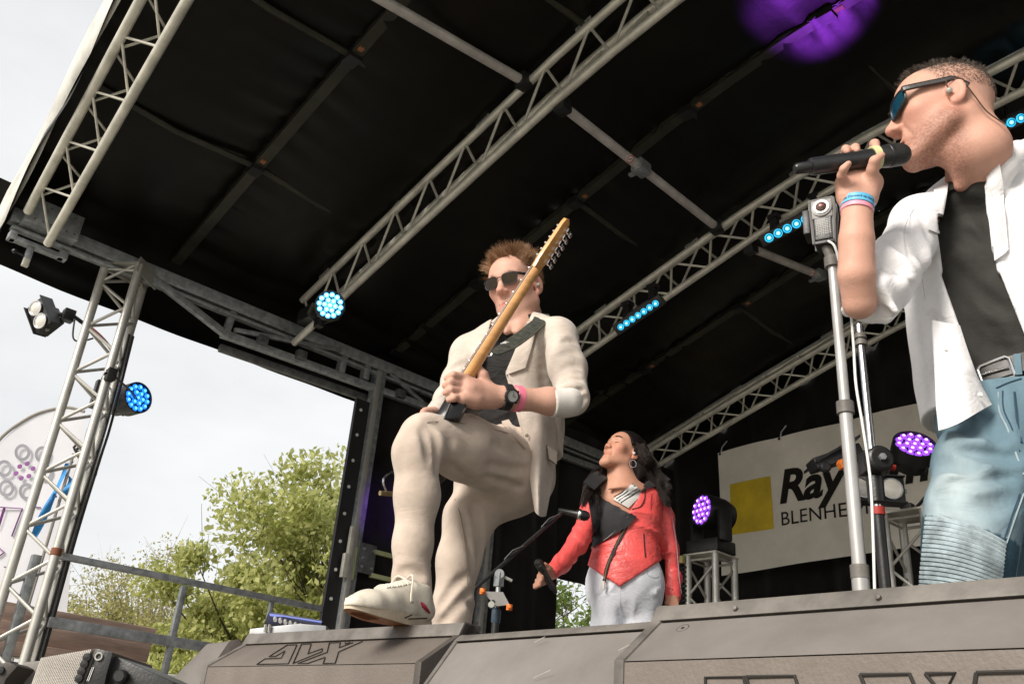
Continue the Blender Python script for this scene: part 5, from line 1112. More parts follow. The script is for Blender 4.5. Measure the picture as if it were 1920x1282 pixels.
# left hand over the neck
B.chain([wr_l, g(915, 740, 2.460, 21), g(880, 732, 2.425, 22)], .015); B.chain([g(925, 752, 2.465, 15), g(890, 750, 2.430, 16), g(868, 748, 2.405, 12)], .012)
B.chain([g(900, 728, 2.455, 15), g(872, 716, 2.415, 13)], .012)
for (kx, ky, mx_, my, tx, ty) in ((872, 708, 850, 703, 838, 709), (866, 720, 844, 717, 834, 723), (864, 733, 845, 731, 835, 736), (868, 746, 851, 746, 842, 749)):
    B.chain([g(kx, ky, 2.410, 8.5), g(mx_, my, 2.385, 7.6), g(tx, ty, 2.400, 6.6)], .004)
B.chain([g(912, 722, 2.455, 12), g(905, 703, 2.445, 10), g(897, 690, 2.445, 8)], .01)
# right hand resting at the knee
B.chain([g(812, 778, 2.58, 16), g(800, 776, 2.50, 12), g(792, 777, 2.44, 7)], .01); B.chain([g(805, 774, 2.53, 8), g(797, 772, 2.47, 6.5), g(794, 773, 2.45, 5.5)], .006)
def gex(c, L, blob, near):
    st = np.clip((-.03 - L[:, 2]) / .03, 0, 1) * (L[:, 1] > .0) * near * .10; c = c * (1 - st[:, None])
    fr = np.clip((L[:, 2] - .07) / .02, 0, 1) * near; return c * (1 - .25 * fr[:, None] * ((L[:, 1] < .045))[:, None])
body = B.build('body', M_SKIN, gt, skincol((.64, .365, .275), HG, gex))
# --- black tee
T = Solid(lo, hi, .007)
TS = [(J(945, 885, 2.83), .155, .108), (J(950, 800, 2.83), .148, .102), (J(958, 700, 2.83), .155, .105), (J(966, 648, 2.83), .13, .080)]
T.loft(TS, tw_, tf, .04); T.chain([(J(972, 640, 2.81), .085), (J(975, 618, 2.80), .072)], .03); T.noise(.0025, 22, 3)
T.folds(J(950, 860, 2.8), J(962, 680, 2.8), .25, .007, 5, .5, 1.4)
T.build('tee_shirt', M_TEE, gt)
# --- jacket
K_ = Solid(lo, hi, .0055)
K_.loft([(J(955, 880, 2.83), .185, .135), (J(955, 800, 2.83), .178, .130), (J(960, 700, 2.83), .196, .135), (J(965, 650, 2.83), .185, .105), (J(968, 628, 2.83), .13, .075)], tw_, tf, .04)
K_.chain([g(968, 640, 2.83, 42), g(1044, 632, 2.69, 36)], .04); K_.chain([g(968, 640, 2.83, 42), g(882, 664, 2.85, 34)], .04)
K_.chain([g(1046, 634, 2.69, 36), g(1064, 690, 2.61, 34.5), g(1072, 744, 2.54, 32)], .03); K_.chain([g(1072, 748, 2.54, 32), g(1060, 753, 2.53, 31)], .02)
K_.chain([g(880, 664, 2.85, 33), g(858, 715, 2.78, 28), g(840, 750, 2.70, 24), g(818, 776, 2.60, 22)], .03)
K_.chain([(J(985, 612, 2.85), .05), (J(955, 612, 2.87), .05)], .03)
# sleeve and body folds
K_.noise(.0008, 17, 9)
creases(K_, [[(1050, 664), (1066, 658), (1084, 664)], [(1050, 694), (1070, 684), (1088, 688)], [(1052, 716), (1072, 707), (1092, 712)], [(1052, 738), (1072, 729), (1094, 734)], [(1054, 642), (1070, 636), (1082, 644)], [(846, 690), (864, 680), (880, 684)], [(838, 716), (856, 710), (872, 716)], [(828, 742), (846, 736), (862, 744)],
             [(1020, 640), (1018, 690), (1024, 745)], [(880, 670), (886, 700), (880, 730)], [(1075, 765), (1090, 752), (1100, 746)]], .0042, .020)
creases(K_, [[(1052, 706), (1070, 697), (1088, 700)], [(1064, 746), (1080, 736), (1094, 730)]], .003, .012)
# opening: wedge between the two front edges
def cutw(S, lines, ref, back, fw):
    """open a garment: wedge bounded by sight planes through pairs of photo points, only in front of a plane through back"""
    pls = []; r = unit(_dir(*ref))
    for (pa, pb2) in lines:
        n = unit(np.cross(_dir(*pa), _dir(*pb2)))
        if r @ n > 0: n = -n
        pls.append((CAM, n))
    if back is not None: pls.append((back, -A3(fw)))
    S.planes(pls)
bk = J(960, 720, 2.80)
cutw(K_, [((922, 600), (893, 700)), ((996, 590), (946, 702)), ((800, 704), (1100, 700))], (935, 660), bk, tf)
cutw(K_, [((895, 690), (862, 790)), ((945, 690), (985, 835)), ((800, 692), (1100, 690))], (930, 790), bk, tf)
K_.planes([(J(955, 850, 2.8), NUP), (J(955, 850, 2.8), NUP)])
K_.build('jacket', M_LINEN, gt)
M_LINEN_D = mat('tan_linen_edge', (.33, .27, .22), .85, 0, .1, 14)
# lapels
patch(K_, [(898, 634), (921, 612), (893, 700), (868, 752)], 'lapel', M_LINEN, gt, .004, 10, .006)
patch(K_, [(990, 604), (1012, 604), (985, 690), (947, 704)], 'lapel', M_LINEN, gt, .004, 10, .006)
# collar band behind the neck
cp_ = [J(925, 618, 2.70), J(938, 600, 2.78), J(975, 594, 2.90), J(1002, 596, 2.83), J(1003, 604, 2.73), J(990, 620, 2.66)]
ribbon([A3(v) for v in bez([vec(p) for p in cp_], 5)], [unit((A3(v) - J(970, 640, 2.80)) * np.array([1, 1, .35])) for v in bez([vec(p) for p in cp_], 5)], .020, .006).build('collar', M_LINEN, gt, smooth=60)
# hanging left front of the jacket
rows = []
edgeF = [(952, 700), (972, 760), (985, 830), (992, 890), (1003, 958)]; edgeB = [(1042, 775), (1046, 800), (1045, 850), (1036, 905), (1024, 966)]
for i in range(25):
    v = i / 24 * 4; k = min(3, int(v)); f_ = v - k; a = np.array(edgeF[k]) * (1 - f_) + np.array(edgeF[k + 1]) * f_; b = np.array(edgeB[k]) * (1 - f_) + np.array(edgeB[k + 1]) * f_; row = []
    for j in range(15):
        u = j / 14; q = a * (1 - u) + b * u; hd = 2.655 + .03 * math.sin(u * 3.2) * (-1) + .015 * math.sin(u * 7 + i * .12) - .01 * i / 24 + .05 * u * u
        if i < 9: hd = min(hd, hd)
        row.append(J(q[0], q[1] + 5 * math.sin(u * 3.1) * (i / 24), hd))
    rows.append(row)
mb = MB(); mb.grid(rows); bk_ = [[p + NFH * .006 for p in r] for r in rows]; mb.grid([r[::-1] for r in bk_]); mb.grid([[r[0] for r in rows], [r[0] for r in bk_]]); mb.grid([[r[-1] for r in rows], [r[-1] for r in bk_]]); mb.grid([rows[-1], bk_[-1]])
fp = mb.build('jacket_front', M_LINEN, gt, smooth=60, merge=True)
def fq(px, py, h=2.642): return vec(J(px, py, h))
MB().path([fq(1025, 833), fq(1044, 846)], .0012, 5).build('pocket_seam', M_LINEN_D, gt); 
mbp = MB().prism([fq(1025, 834, 2.636), fq(1045, 846, 2.655), fq(1044, 870, 2.655), fq(1030, 860, 2.636)], FH * .006); mbp.build('pocket_flap', M_LINEN, gt, bevel=.002)
MB().path([fq(1025, 834, 2.633), fq(1029, 861, 2.633), fq(1043, 871, 2.652)], .0012, 5).build('pocket_shadow_line', mat('flap_shade_dark', (.10, .08, .06), .9), gt)  # dark line painted in for the shade under the pocket flap
MB().lathe(fq(988, 816, 2.640), -FH, [(0, .006), (.003, .005), (.004, 0)], 12).build('button', mat('button_tan', (.30, .24, .18), .4), gt)
# rolled shirt cuff at left elbow
cu0, cu1 = g(1064, 753, 2.53, 31.5), g(1038, 755, 2.515, 29)
CS = Solid(A3(cu1[0]) - .16, A3(cu1[0]) + .16, .004); CS.cap(cu0[0], cu1[0], cu0[1] * .98, cu1[1] * .98, .0); CS.planes([(cu1[0] + unit(cu1[0] - cu0[0]) * .01, -unit(cu1[0] - cu0[0]))]); CS.noise(.0015, 40, 2); CS.build('rolled_cuff', M_SHIRTW, gt)
# --- trousers
L = Solid(lo, hi, .0058)
L.loft([(J(948, 850, 2.82), .165, .118), (J(945, 900, 2.80), .170, .125)], tw_, tf, .05)
rk = [g(938, 868, 2.70, 66), g(868, 838, 2.56, 60), g(797, 822, 2.43, 45), g(781, 848, 2.40, 42), g(782, 930, 2.41, 40), g(774, 1020, 2.42, 34), g(771, 1085, 2.43, 32), g(776, 1116, 2.44, 34)]
L.chain(rk, .03)
L.chain([g(968, 890, 2.78, 55), g(950, 905, 2.80, 45)], .05)
lk = [g(935, 900, 2.84, 64), g(880, 970, 2.80, 46), g(860, 1050, 2.78, 39), g(850, 1140, 2.78, 37), g(846, 1215, 2.79, 37), g(846, 1300, 2.80, 41)]
L.chain(lk, .03)
L.noise(.0008, 15, 4)
creases(L, [[(800, 788), (816, 812), (822, 850), (820, 885)], [(812, 786), (836, 806), (850, 836)], [(792, 800), (802, 830), (806, 862)], [(836, 868), (868, 890), (910, 912)], [(740, 1078), (768, 1070), (796, 1082)], [(742, 1092), (766, 1096), (790, 1112)],
            [(886, 950), (897, 1000), (900, 1060), (893, 1120)], [(868, 970), (884, 1030), (888, 1080)], [(822, 1140), (846, 1104), (872, 1080)], [(824, 1172), (856, 1136), (884, 1108)], [(985, 850), (960, 838), (925, 832)], [(990, 880), (955, 880), (915, 870)], [(975, 915), (945, 905), (905, 895)], [(880, 1130), (892, 1150), (888, 1175)]], .005, .024)
creases(L, [[(760, 1100), (785, 1104), (802, 1118)], [(898, 960), (904, 1000), (903, 1040)]], .003, .014)
cutp = J(772, 1118, 2.43); L.ell(J(770, 1128, 2.43), (.045, .045, .03), None, .008, 's')
L.build('trousers', M_CHINO, gt)
# seams and fold lines
SD = mat('seam_tan', (.27, .21, .16), .9)
seam(L, [(800, 792), (820, 790), (870, 794), (930, 806), (952, 812)], .0011, 'thigh_seam', SD, gt); seam(L, [(853, 935), (862, 960), (870, 1000), (875, 1050), (877, 1100)], .0013, 'inner_seam', SD, gt)
seam(L, [(800, 1090), (808, 1110), (806, 1125)], .0011, 'hem_seam', SD, gt)
bl_ = surf_ribbon(L, [(985, 838), (960, 812), (948, 792)], [.012, .014, .012], 'waistband_tab', M_CHINO, gt, .003, .006)
# turned red lining at the hem
MB().path(bez([vec(J(768, 1117, 2.395)), vec(J(782, 1125, 2.390)), vec(J(796, 1137, 2.392)), vec(J(806, 1149, 2.405))], 4), [.002, .003, .004, .005, .005, .005, .006, .006, .006, .005, .004, .003, .002], 6).build('hem_lining', mat('lining_red', (.22, .008, .02), .8), gt)
# --- right shoe on the monitor (canvas, gum sole)
sh = [J(668, 1150, 2.16), J(690, 1150, 2.21), J(740, 1142, 2.32), J(785, 1135, 2.42), J(805, 1140, 2.47)]
top_z = .425
def shoe(parent, heel, toe, lift_toe, zbase, up_pitch=.0):
    heel = A3(heel); toe = A3(toe); ax = unit((toe - heel) * np.array([1, 1, 1])); side = unit(np.cross(NUP, ax)); upv = np.cross(ax, side); Ls = np.linalg.norm(toe - heel)
    if upv[2] < 0: upv = -upv
    S = Solid(np.minimum(heel, toe) - .16, np.maximum(heel, toe) + .18, .0038); Pq = lambda u, s_, z: heel + ax * (u * Ls) + side * s_ + upv * z
    S.chain([(Pq(.10, 0, .045), .033), (Pq(.35, 0, .045), .036), (Pq(.62, 0, .038), .042), (Pq(.80, .004, .030), .042), (Pq(.93, .004, .024), .030)], .02, fl=upv, fr=.80)
    S.chain([(Pq(.14, 0, .05), .036), (Pq(.18, 0, .075), .036), (Pq(.20, 0, .092), .037)], .02); S.chain([(Pq(.30, 0, .085), .030), (Pq(.58, 0, .052), .034)], .02)
    S.planes([(Pq(.5, 0, .018), upv)]); S.ell(Pq(.20, 0, .122), (.034, .034, .03), None, .006, 's')
    up_ = S.build('shoe_upper', mat('canvas_cream', (.62, .57, .48), .75, 0, .08, 30, .3, 500), parent)
    def outline(k, n=36):
        o = []
        for i in range(n):
            a = 2 * PI * i / n; u = .5 + .52 * math.cos(a); wv = .040 * (1 + .12 * math.cos(a) - .22 * math.cos(2 * a) * 0) * (0.9 + .22 * math.sin((u - .15) * PI * 1.05)) - (.008 * math.exp(-((u - .42) / .18) ** 2)); o.append((u, math.copysign(abs(math.sin(a)) ** .75, math.sin(a)) * wv * k))
        return o
    cv = lambda u: lift_toe * max(0, (u - .62)) ** 1.6
    mb = MB(); rws = []
    for (z, k) in ((.0, .94), (.003, 1.0), (.020, 1.02), (.026, 1.0), (.026, .9)): rws.append([Pq(u, s_, z + cv(u)) for (u, s_) in outline(k)])
    mb.grid(rws, wrap=True); mb.build('sole_wall', mat('sole_cream', (.60, .50, .38), .6, 0, .1, 30), parent, smooth=50)
    mg = mat('gum_rubber', (.33, .13, .045), .55, 0, .15, 40); ob = outline(.95); cpt = [Pq(u, s_, cv(u) - .001) for (u, s_) in ob]; MB().add(cpt, [tuple(range(len(cpt)))]).build('outsole', mg, parent)
    for q in (-.02, -.012, -.004, .004, .012, .02):
        MB().path([Pq(u, q * (1 + .0), cv(u) - .0015) for u in np.linspace(.70, .95 - abs(q) * 2, 8)], .0012, 4).build('tread_line', mat('gum_dark', (.16, .06, .02), .7), parent)
    lc_ = mat('lace_cream', (.60, .55, .47), .8)
    def topz(u, sd):
        zs = np.arange(.16, .0, -.002); v = S.val(np.array([Pq(u, sd, z) for z in zs])); k = np.where(v < 0)[0]; return zs[k[0]] if len(k) else .06
    for k_ in range(5):
        u = .36 + .065 * k_
        for sg in (-1, 1): MB().path(bez([vec(Pq(u + .03 * (q + 1) / 2 * 1.0, sg * q * .022, topz(u + .03 * (q + 1) / 2, sg * q * .022) + .002)) for q in (-1, -.4, .4, 1)], 3), .0034, 6).build('lace', lc_, parent)
    for sg in (-1, 1): MB().path(bez([vec(Pq(.36, 0, topz(.36, 0) + .004)), vec(Pq(.38, .03 * sg, topz(.38, 0) + .012)), vec(Pq(.43, .045 * sg, .06)), vec(Pq(.38, .04 * sg, .055))], 5), .003, 6).build('lace_bow', lc_, parent)
    return Pq
heel = J(803, 1166, 2.47); heel[2] = .424; toe = J(652, 1150, 2.24)
SQ = shoe(gt, heel, toe, .05, .42)
for k_ in (0, 1): MB().path([SQ(.18 + .20 * k_, .0405 * 1.02, .024), SQ(.42 + .05 * k_, .0425, .012)], .0016, 4).build('side_stripe', M_BLACK, gt)
ln_ = [(J(775, 1118, 2.43), .045), (SQ(.2, 0, .08), .036)]
SK = Solid(A3(SQ(.2, 0, .1)) - .12, A3(SQ(.2, 0, .1)) + .16, .005); SK.chain(ln_, .01); SK.build('sock', mat('sock_white', (.6, .58, .55), .85), gt)
# left shoe on the deck (hidden behind the monitor)
hl = J(852, 1240, 2.86); hl[2] = 0.005; tl_ = hl + unit(tf * np.array([1, 1, 0])) * .28; shoe(gt, hl, tl_, .1, 0)
AN = Solid(np.minimum(hl, lk[-1][0]) - .15, np.maximum(hl, lk[-1][0]) + .2, .006); AN.chain([(lk[-1][0], .06), (hl + unit(tl_ - hl) * .06 + np.array([0, 0, .10]), .052)], .01); AN.build('trouser_hem', M_CHINO, gt)
# --- watch and wristband
def band(S, c, d, r, w, th, name, m, parent, fr=1.0): d = unit(d); MB().lathe(vec(c), vec(d), [(-w / 2, r), (-w / 2, r + th), (w / 2, r + th), (w / 2, r)], 28).build(name, m, parent)
wd = unit(J(975, 748, 2.485) - J(940, 743, 2.46)); wc_ = J(948, 744, 2.470)
band(None, wc_, wd, .036, .024, .004, 'watch_strap', M_RUBBER, gt)
wn = unit((CAM - wc_) - wd * ((CAM - wc_) @ wd)); wn = unit(wn + NUP * .12); fc_ = wc_ + wn * .040
MB().lathe(vec(fc_), vec(wn), [(-.004, .0215), (.006, .0225), (.009, .021), (.009, .017), (.007, .0165)], 28).build('watch_case', M_BLACKM, gt); dl = MB().lathe(vec(fc_), vec(wn), [(.0065, .0165), (.0075, .0165)], 24).build('watch_dial', mat('dial_grey', (.33, .33, .32), .3), gt)
d_, s_, u_ = frame(wn); MB().path([vec(fc_ + wn * .0082), vec(fc_ + wn * .0082) + s_ * .010], .0007, 4).build('hand', M_BLACK, dl); MB().path([vec(fc_ + wn * .0082), vec(fc_ + wn * .0082) + u_ * .012], .0006, 4).build('hand', M_BLACK, dl)
for k_ in range(4): MB().lathe(vec(fc_) + (s_ * math.cos(.8 + k_ * 1.57) + u_ * math.sin(.8 + k_ * 1.57)) * .0225, vec(wn), [(-.002, .004), (.005, .004)], 8).build('case_lug', M_BLACKM, gt)
band(None, J(970, 747, 2.483), wd, .0375, .020, .002, 'pink_wristband', mat('band_pink', (.80, .20, .30), .45), gt)
# --- sunglasses
def glasses(Hd, parent, w, h, lens_m, frame_m, shape='aviator', temple_r=.0028, yb=.104, zc=.026, gap=.012, wrap=.30, fr=.0016, temple_m=None):
    gm = {}
    for q in (-1, 1):
        n = 24; pts = []; ctr = Vector(Hd.p(q * (gap + w / 2), yb, zc))
        for i in range(n):
            a = 2 * PI * i / n; ca, sa = math.cos(a), math.sin(a); e_ = .55 if shape != 'round' else 1.0; x = math.copysign(abs(ca) ** e_, ca) * w / 2; z = math.copysign(abs(sa) ** e_, sa) * h / 2
            if shape == 'aviator' and z < 0: x *= 1 + z / h * .22
            if shape == 'sport': z = z * (1 - .20 * x / w) + .10 * x
            xx = gap + w / 2 + x; pts.append(vec(Hd.p(q * xx, yb - wrap * xx * xx * 9, zc + z)))
        c = vec(Hd.p(q * (gap + w / 2), yb + .001 - wrap * (gap + w / 2) ** 2 * 9, zc)); MB().add([c] + pts, [(0, 1 + i, 1 + (i + 1) % n) for i in range(n)]).build('lens', lens_m, parent, smooth=80)
        MB().path(pts + pts[:1], fr, 6).build('lens_rim', frame_m, parent)
        xo = gap + w; MB().path(bez([vec(Hd.p(q * xo, yb - wrap * xo * xo * 9, zc + h * .28)), vec(Hd.p(q * (xo + .006), yb - .025, zc + h * .28)), vec(Hd.p(q * .079, .01, zc + .012)), vec(Hd.p(q * .080, -.012, zc + .010)), vec(Hd.p(q * .079, -.035, zc - .012))], 5), temple_r, 6, flat=1.8).build('temple', temple_m or frame_m, parent)
    MB().path(bez([vec(Hd.p(-gap, yb - .001, zc + h * .22)), vec(Hd.p(0, yb + .003, zc + h * .28)), vec(Hd.p(gap, yb - .001, zc + h * .22))], 4), fr * 1.1, 6).build('bridge', frame_m, parent)
LENS_BR = mat('lens_brown', (.026, .016, .008), .10, 0, .2, 20, spec=.35)
glasses(HG, gt, .052, .038, LENS_BR, M_BLACKM, 'aviator', temple_m=M_BLACK, yb=.107, zc=.024, gap=.0095, wrap=.32)
# earpiece
MB().lathe(vec(HG.p(.083, .002, .004)), vec(HG.x), [(-.004, .006), (.004, .007), (.008, .004), (.009, 0)], 12).build('in_ear_monitor', mat('iem_clear', (.4, .38, .34), .2), gt)
# eyebrows
def brows(Hd, parent, m, seed, z=.047, n=130):
    rg = np.random.default_rng(seed); P = []
    for i in range(n):
        q = 1 if i % 2 else -1; u = rg.uniform(0, 1); x = .010 + .040 * u; y = .0985 - 9 * .9 * (x) ** 2 * .9; b = Hd.p(q * x, y, z + .004 * math.sin(u * PI) + rg.normal() * .0018 - .004 * u * u); d = Hd.x * q * .9 + Hd.z * rg.uniform(-.1, .5) + Hd.y * .15; P.append([b, b + unit(d) * .004, b + unit(d) * .008])
    P = np.array(P)
    for q in (0, 1): strands('eyebrow', P[q::2], .0006, m, parent)['kind'] = 'stuff'
HAIR_G = hairmat('hair_ginger', (.20, .10, .05), (.52, .32, .19))
brows(HG, gt, HAIR_G, 3)
# --- hair, short and spiky
def scalp(Hd, n, rg, keep):
    out = []
    while len(out) < n:
        v = unit(rg.normal(size=3)); x, y, z = v * np.array([.0755, .0975, .0825]) + np.array([0, -.008, .052])
        if keep(x, y, z): out.append((x, y, z, *v))
    return np.array(out)
rg = np.random.default_rng(5)
def kg(x, y, z): return z > .030 and (y < .058 - .25 * max(0, .105 - z) or (z > .105 and y < .075)) and not (y > .0 and z < .045 and abs(x) < .06) and (y < .02 or z > .075)
SC = scalp(HG, 9000, rg, kg); P = []
cen = scalp(HG, 170, rg, kg); cdir = rg.normal(size=(170, 3)) * .42
for (x, y, z, a, b, c) in SC:
    top = np.clip((z - .07) / .05, 0, 1); k0 = int(np.argmin(((cen[:, :3] - (x, y, z)) ** 2).sum(1))); nrm = np.array([a, b, c])
    L_ = rg.uniform(.010, .020) * (1 - top) + (rg.uniform(.022, .036) + .016 * (k0 % 3 == 0)) * top; d = unit(nrm * .75 + np.array([0, .22 * top - .25 * (1 - top), .30 * top - .55 * (1 - top)]) + cdir[k0] * (.5 + .7 * top) + rg.normal(size=3) * .22)
    pull = (cen[k0, :3] - np.array([x, y, z])) * .75; cur = np.array([x, y, z]); pts = [HG.p(*cur)]
    for k_ in range(4): cur = cur + d * L_ / 4 + pull * .22; pts.append(HG.p(*cur))
    P.append(pts)
for _ in range(420):      # longer stray tufts
    k0 = int(rg.integers(len(SC))); x, y, z, a, b, c = SC[k0]
    if z < .085: continue
    td = unit(np.array([a, b, c]) * .8 + np.array([0, .1, .35]) + np.array([math.sin(int(x * 130)), math.cos(int(y * 110)), .2]) * .55)
    for q in range(7):
        cur = np.array([x, y, z]) + rg.normal(size=3) * .0022; dd = unit(td + rg.normal(size=3) * .10); L_ = rg.uniform(.034, .056); pts = [HG.p(*cur)]
        for k_ in range(4): cur = cur + unit(dd + np.array([0, .05, -.10]) * k_) * L_ / 4; pts.append(HG.p(*cur))
        P.append(pts)
strands('hair', np.array(P), .0008, HAIR_G, gt)['kind'] = 'stuff'
HC = Solid(HG.c - .17, HG.c + .19, .005); HC.ell(HG.p(0, -.010, .052), (.0775, .098, .0845), (HG.x, HG.y, HG.z), .0); HC.planes([(HG.p(0, .040, .09), -HG.y * 1.0 + HG.z * .0)]); HC.planes([(HG.p(0, 0, .046), HG.z)]); HC.build('hair_base', mat('hair_base_ginger', (.13, .06, .028), .8, 0, .3, 80), gt)

# ================================================================== electric guitar (held, thing of its own)
hs = J(1063, 408, 2.37); nutp = J(1003, 505, 2.385); hand = J(877, 702, 2.435); ndir = unit(hs * .0 + (nutp - hand)); 
gn = unit(np.cross(ndir, unit(hand - CAM))); gn = gn if gn @ NR0 < 0 else -gn; gn = unit(gn + unit(hand - CAM) * .75); gn = unit(gn - ndir * (gn @ ndir)); gs = np.cross(ndir, gn)       # fretboard normal, width direction
gu = thing('electric_guitar', 'electric guitar with pale maple neck pointing up across the guitarist', 'guitar', J(810, 830, 2.55))
M_MAPLE = mat('maple', (.66, .33, .11), .32, 0, .14, 6, .05, 200, .5, stretch=(1, 1, 6), coat=.5)
heelp = hand - ndir * .10
mb = MB(); rows = []
for i in range(15):
    u = i / 14; c = heelp + (nutp - heelp) * u; w = .0235 - .0055 * u; dpt = .021 - .004 * u
    if u > .93: w -= .002 * (u - .93) / .07; dpt += .004 * math.sin((u - .93) / .07 * PI)
    rows.append([c + gs * (w * math.cos(a)) + gn * (dpt * math.sin(a) * (1.0 if math.sin(a) < 0 else .12)) for a in np.linspace(0, 2 * PI, 17)[:-1]])
mb.grid(rows, wrap=True); mb.build('neck', M_MAPLE, gu, smooth=60)
fb = MB(); fb.grid([[heelp + (nutp - heelp) * u + gs * (s_ * (.0228 - .0053 * u)) + gn * z for (s_, z) in ((-1, .0025), (-1, .007), (1, .007), (1, .0025))] for u in np.linspace(0, 1, 12)], wrap=True); fbo = fb.build('fretboard', mat('rosewood', (.10, .05, .025), .45), gu)
for k_ in range(14): u = .02 + .96 * (1 - (1 - .0561) ** k_ * 1.0) / (1 - (1 - .0561) ** 14); q = nutp + (heelp - nutp) * u; MB().tube(q + gs * .022 + gn * .0075, q - gs * .022 + gn * .0075, .0009, n=5).build('fret', M_CHROME, fbo)
# headstock: curved outline
hl_ = np.linalg.norm(hs - nutp); HO = [(0, -.0175), (.02, -.020), (.045, -.028), (.10, -.029), (.165, -.027), (.182, -.021), (.190, -.006), (.183, .008), (.165, .012), (.06, .018), (.03, .020), (.015, .0185), (0, .0175)]
hsd = unit(hs - nutp); MB().prism([nutp + hsd * (a / .19 * hl_) + gs * b * 1.0 - gn * .008 for (a, b) in HO], vec(gn * .013)).build('headstock', M_MAPLE, gu, bevel=.002)
for k_ in range(6):
    a = .045 + .023 * k_; q = nutp + hsd * (a / .19 * hl_); e_ = q - gs * .036
    tn = MB().box(vec(q - gs * .026 - gn * .012), .016, .018, .010, (vec(hsd), vec(gs), vec(gn))).build('tuner_housing', M_CHROME, gu, bevel=.002)
    MB().tube(vec(q - gs * .030 - gn * .012), vec(q - gs * .046 - gn * .012), .0025, n=8).build('tuner_shaft', M_CHROME, tn); MB().box(vec(q - gs * .050 - gn * .012), .014, .010, .006, (vec(hsd), vec(gs), vec(gn))).build('tuner_button', M_CHROME, tn, bevel=.002)
    MB().tube(vec(q + gs * (.006 - .002 * k_) + gn * .0), vec(q + gs * (.006 - .002 * k_) + gn * .020), .0035, n=10).build('string_post', M_CHROME, gu)
    MB().tube(vec(q + gs * (.006 - .002 * k_) + gn * .016), vec(heelp + gs * (-.019 + .0076 * k_) + gn * .012), .0006, n=4).build('string', M_CHROME, gu)
# body: double-cut outline, hidden mostly behind the knee
BO = [(.06, .030), (.09, .060), (.115, .095), (.10, .125), (.06, .135), (.0, .125), (-.06, .112), (-.12, .125), (-.19, .155), (-.26, .160), (-.32, .135), (-.345, .08), (-.35, 0), (-.335, -.08), (-.29, -.14), (-.22, -.16), (-.14, -.145), (-.08, -.115), (-.02, -.118), (.04, -.125), (.075, -.115), (.07, -.085), (.045, -.05), (.04, -.03)]
bo = [vec(v) for v in bez([Vector((a, b, 0)) for (a, b) in BO + BO[:1]], 3)][:-1]
bc_ = heelp + ndir * .0 + unit(heelp - CAM) * .075; gsd = 1.0 if gs @ (heelp - CAM) > 0 else -1.0
MB().prism([bc_ + ndir * (q.x * .72) + gs * (q.y * (.9 if q.y * gsd > 0 else .22)) - gn * .040 for q in bo], vec(gn * .042)).build('guitar_body', mat('gloss_black', (.004, .004, .004), .16, 0, .1, 20, spec=.35), gu, bevel=.006)
# glossy black horn in front of the knee
hq = [vec(J(x, y, 2.40)) for (x, y) in ((832, 786), (846, 752), (856, 738), (868, 736), (877, 745), (874, 758), (862, 784))]
hb = MB().prism(hq, FH * .045); hb.build('upper_horn', mat('gloss_black', (.006, .006, .006)), gu, bevel=.007)
MB().path([hq[0] + vec(-NFH * .0005), hq[1] - FH * .001, hq[2] - FH * .001], .0022, 6).build('horn_edge_binding', mat('horn_rim', (.10, .10, .10), .3), gu)
# strap across the chest
stp = [J(1006, 588, 2.90), J(1016, 592, 2.78), J(1012, 603, 2.66), J(985, 627, 2.60), J(952, 650, 2.55), J(926, 664, 2.50)]
bp_ = bez([vec(p) for p in stp], 6); nn = [unit(np.array([0, 0, 1.]) * (1 - k / 12) - NFH * (k / 12)) if k < 12 else unit(-NFH * .9 + NUP * .3 - NR0 * .2) for k in range(len(bp_))]
so = ribbon([A3(v) for v in bp_], nn, [.025] * (len(bp_) - 7) + list(np.linspace(.025, .015, 7)), .005).build('strap', mat('strap_velvet', (.030, .034, .022), .8, 0, .5, 55, .6, 160, sheen=.1), gu, smooth=60)
for sg in (-1, 1): MB().path([vec(A3(v) + unit(np.cross(np.array(nn[k]), A3(bp_[min(k + 1, len(bp_) - 1)]) - A3(bp_[max(k - 1, 0)]))) * sg * .024 + np.array(nn[k]) * .005) for k, v in enumerate(bp_[:-6])], .0012, 4).build('strap_piping', mat('strap_edge', (.16, .16, .12), .6), so)
MB().path([vec(J(916 + 6 * math.cos(a), 663 + 5 * math.sin(a), 2.47)) for a in np.linspace(0, 2 * PI, 17)], .0022, 6, False).build('strap_button', M_CHROME, gu); MB().path([vec(J(938 + 10 * (k % 2) + 2 * k, 644 - k, 2.528)) for k in range(5)], .0015, 5).build('strap_mark', M_WHITE, so)
# ================================================================== singer at right
M_WJ = mat('white_linen_jacket', (.74, .73, .74), .8, 0, .05, 14, .3, 480, .25, sheen=.2, bdist=.0014, wrk=.2, wscale=11)
M_TEE2 = mat('charcoal_tee', (.030, .029, .026), .8, 0, .12, 16, .25, 420, .25, sheen=.03, wrk=.12, wscale=7)
M_DENIM = mat('denim', (1, 1, 1), .8, 0, .22, 26, .45, 700, .3, attr=True, bdist=.0012, stretch=(1.6, 1.6, .5), wrk=.14, wscale=10)
sg = thing('person', 'singer in open white jacket, black tee and ribbed jeans with microphone', 'person', (J(1900, 1200, 1.68)[0], J(1900, 1200, 1.68)[1], 0), 'performers on stage')
sf = unit(-NFH * .80 - NR0 * .60); sw = unit(NR0 * .80 - NFH * .60)
lo = np.array([-1.30, 1.15, -.02]); hi = np.array([-.02, 2.45, 1.85])
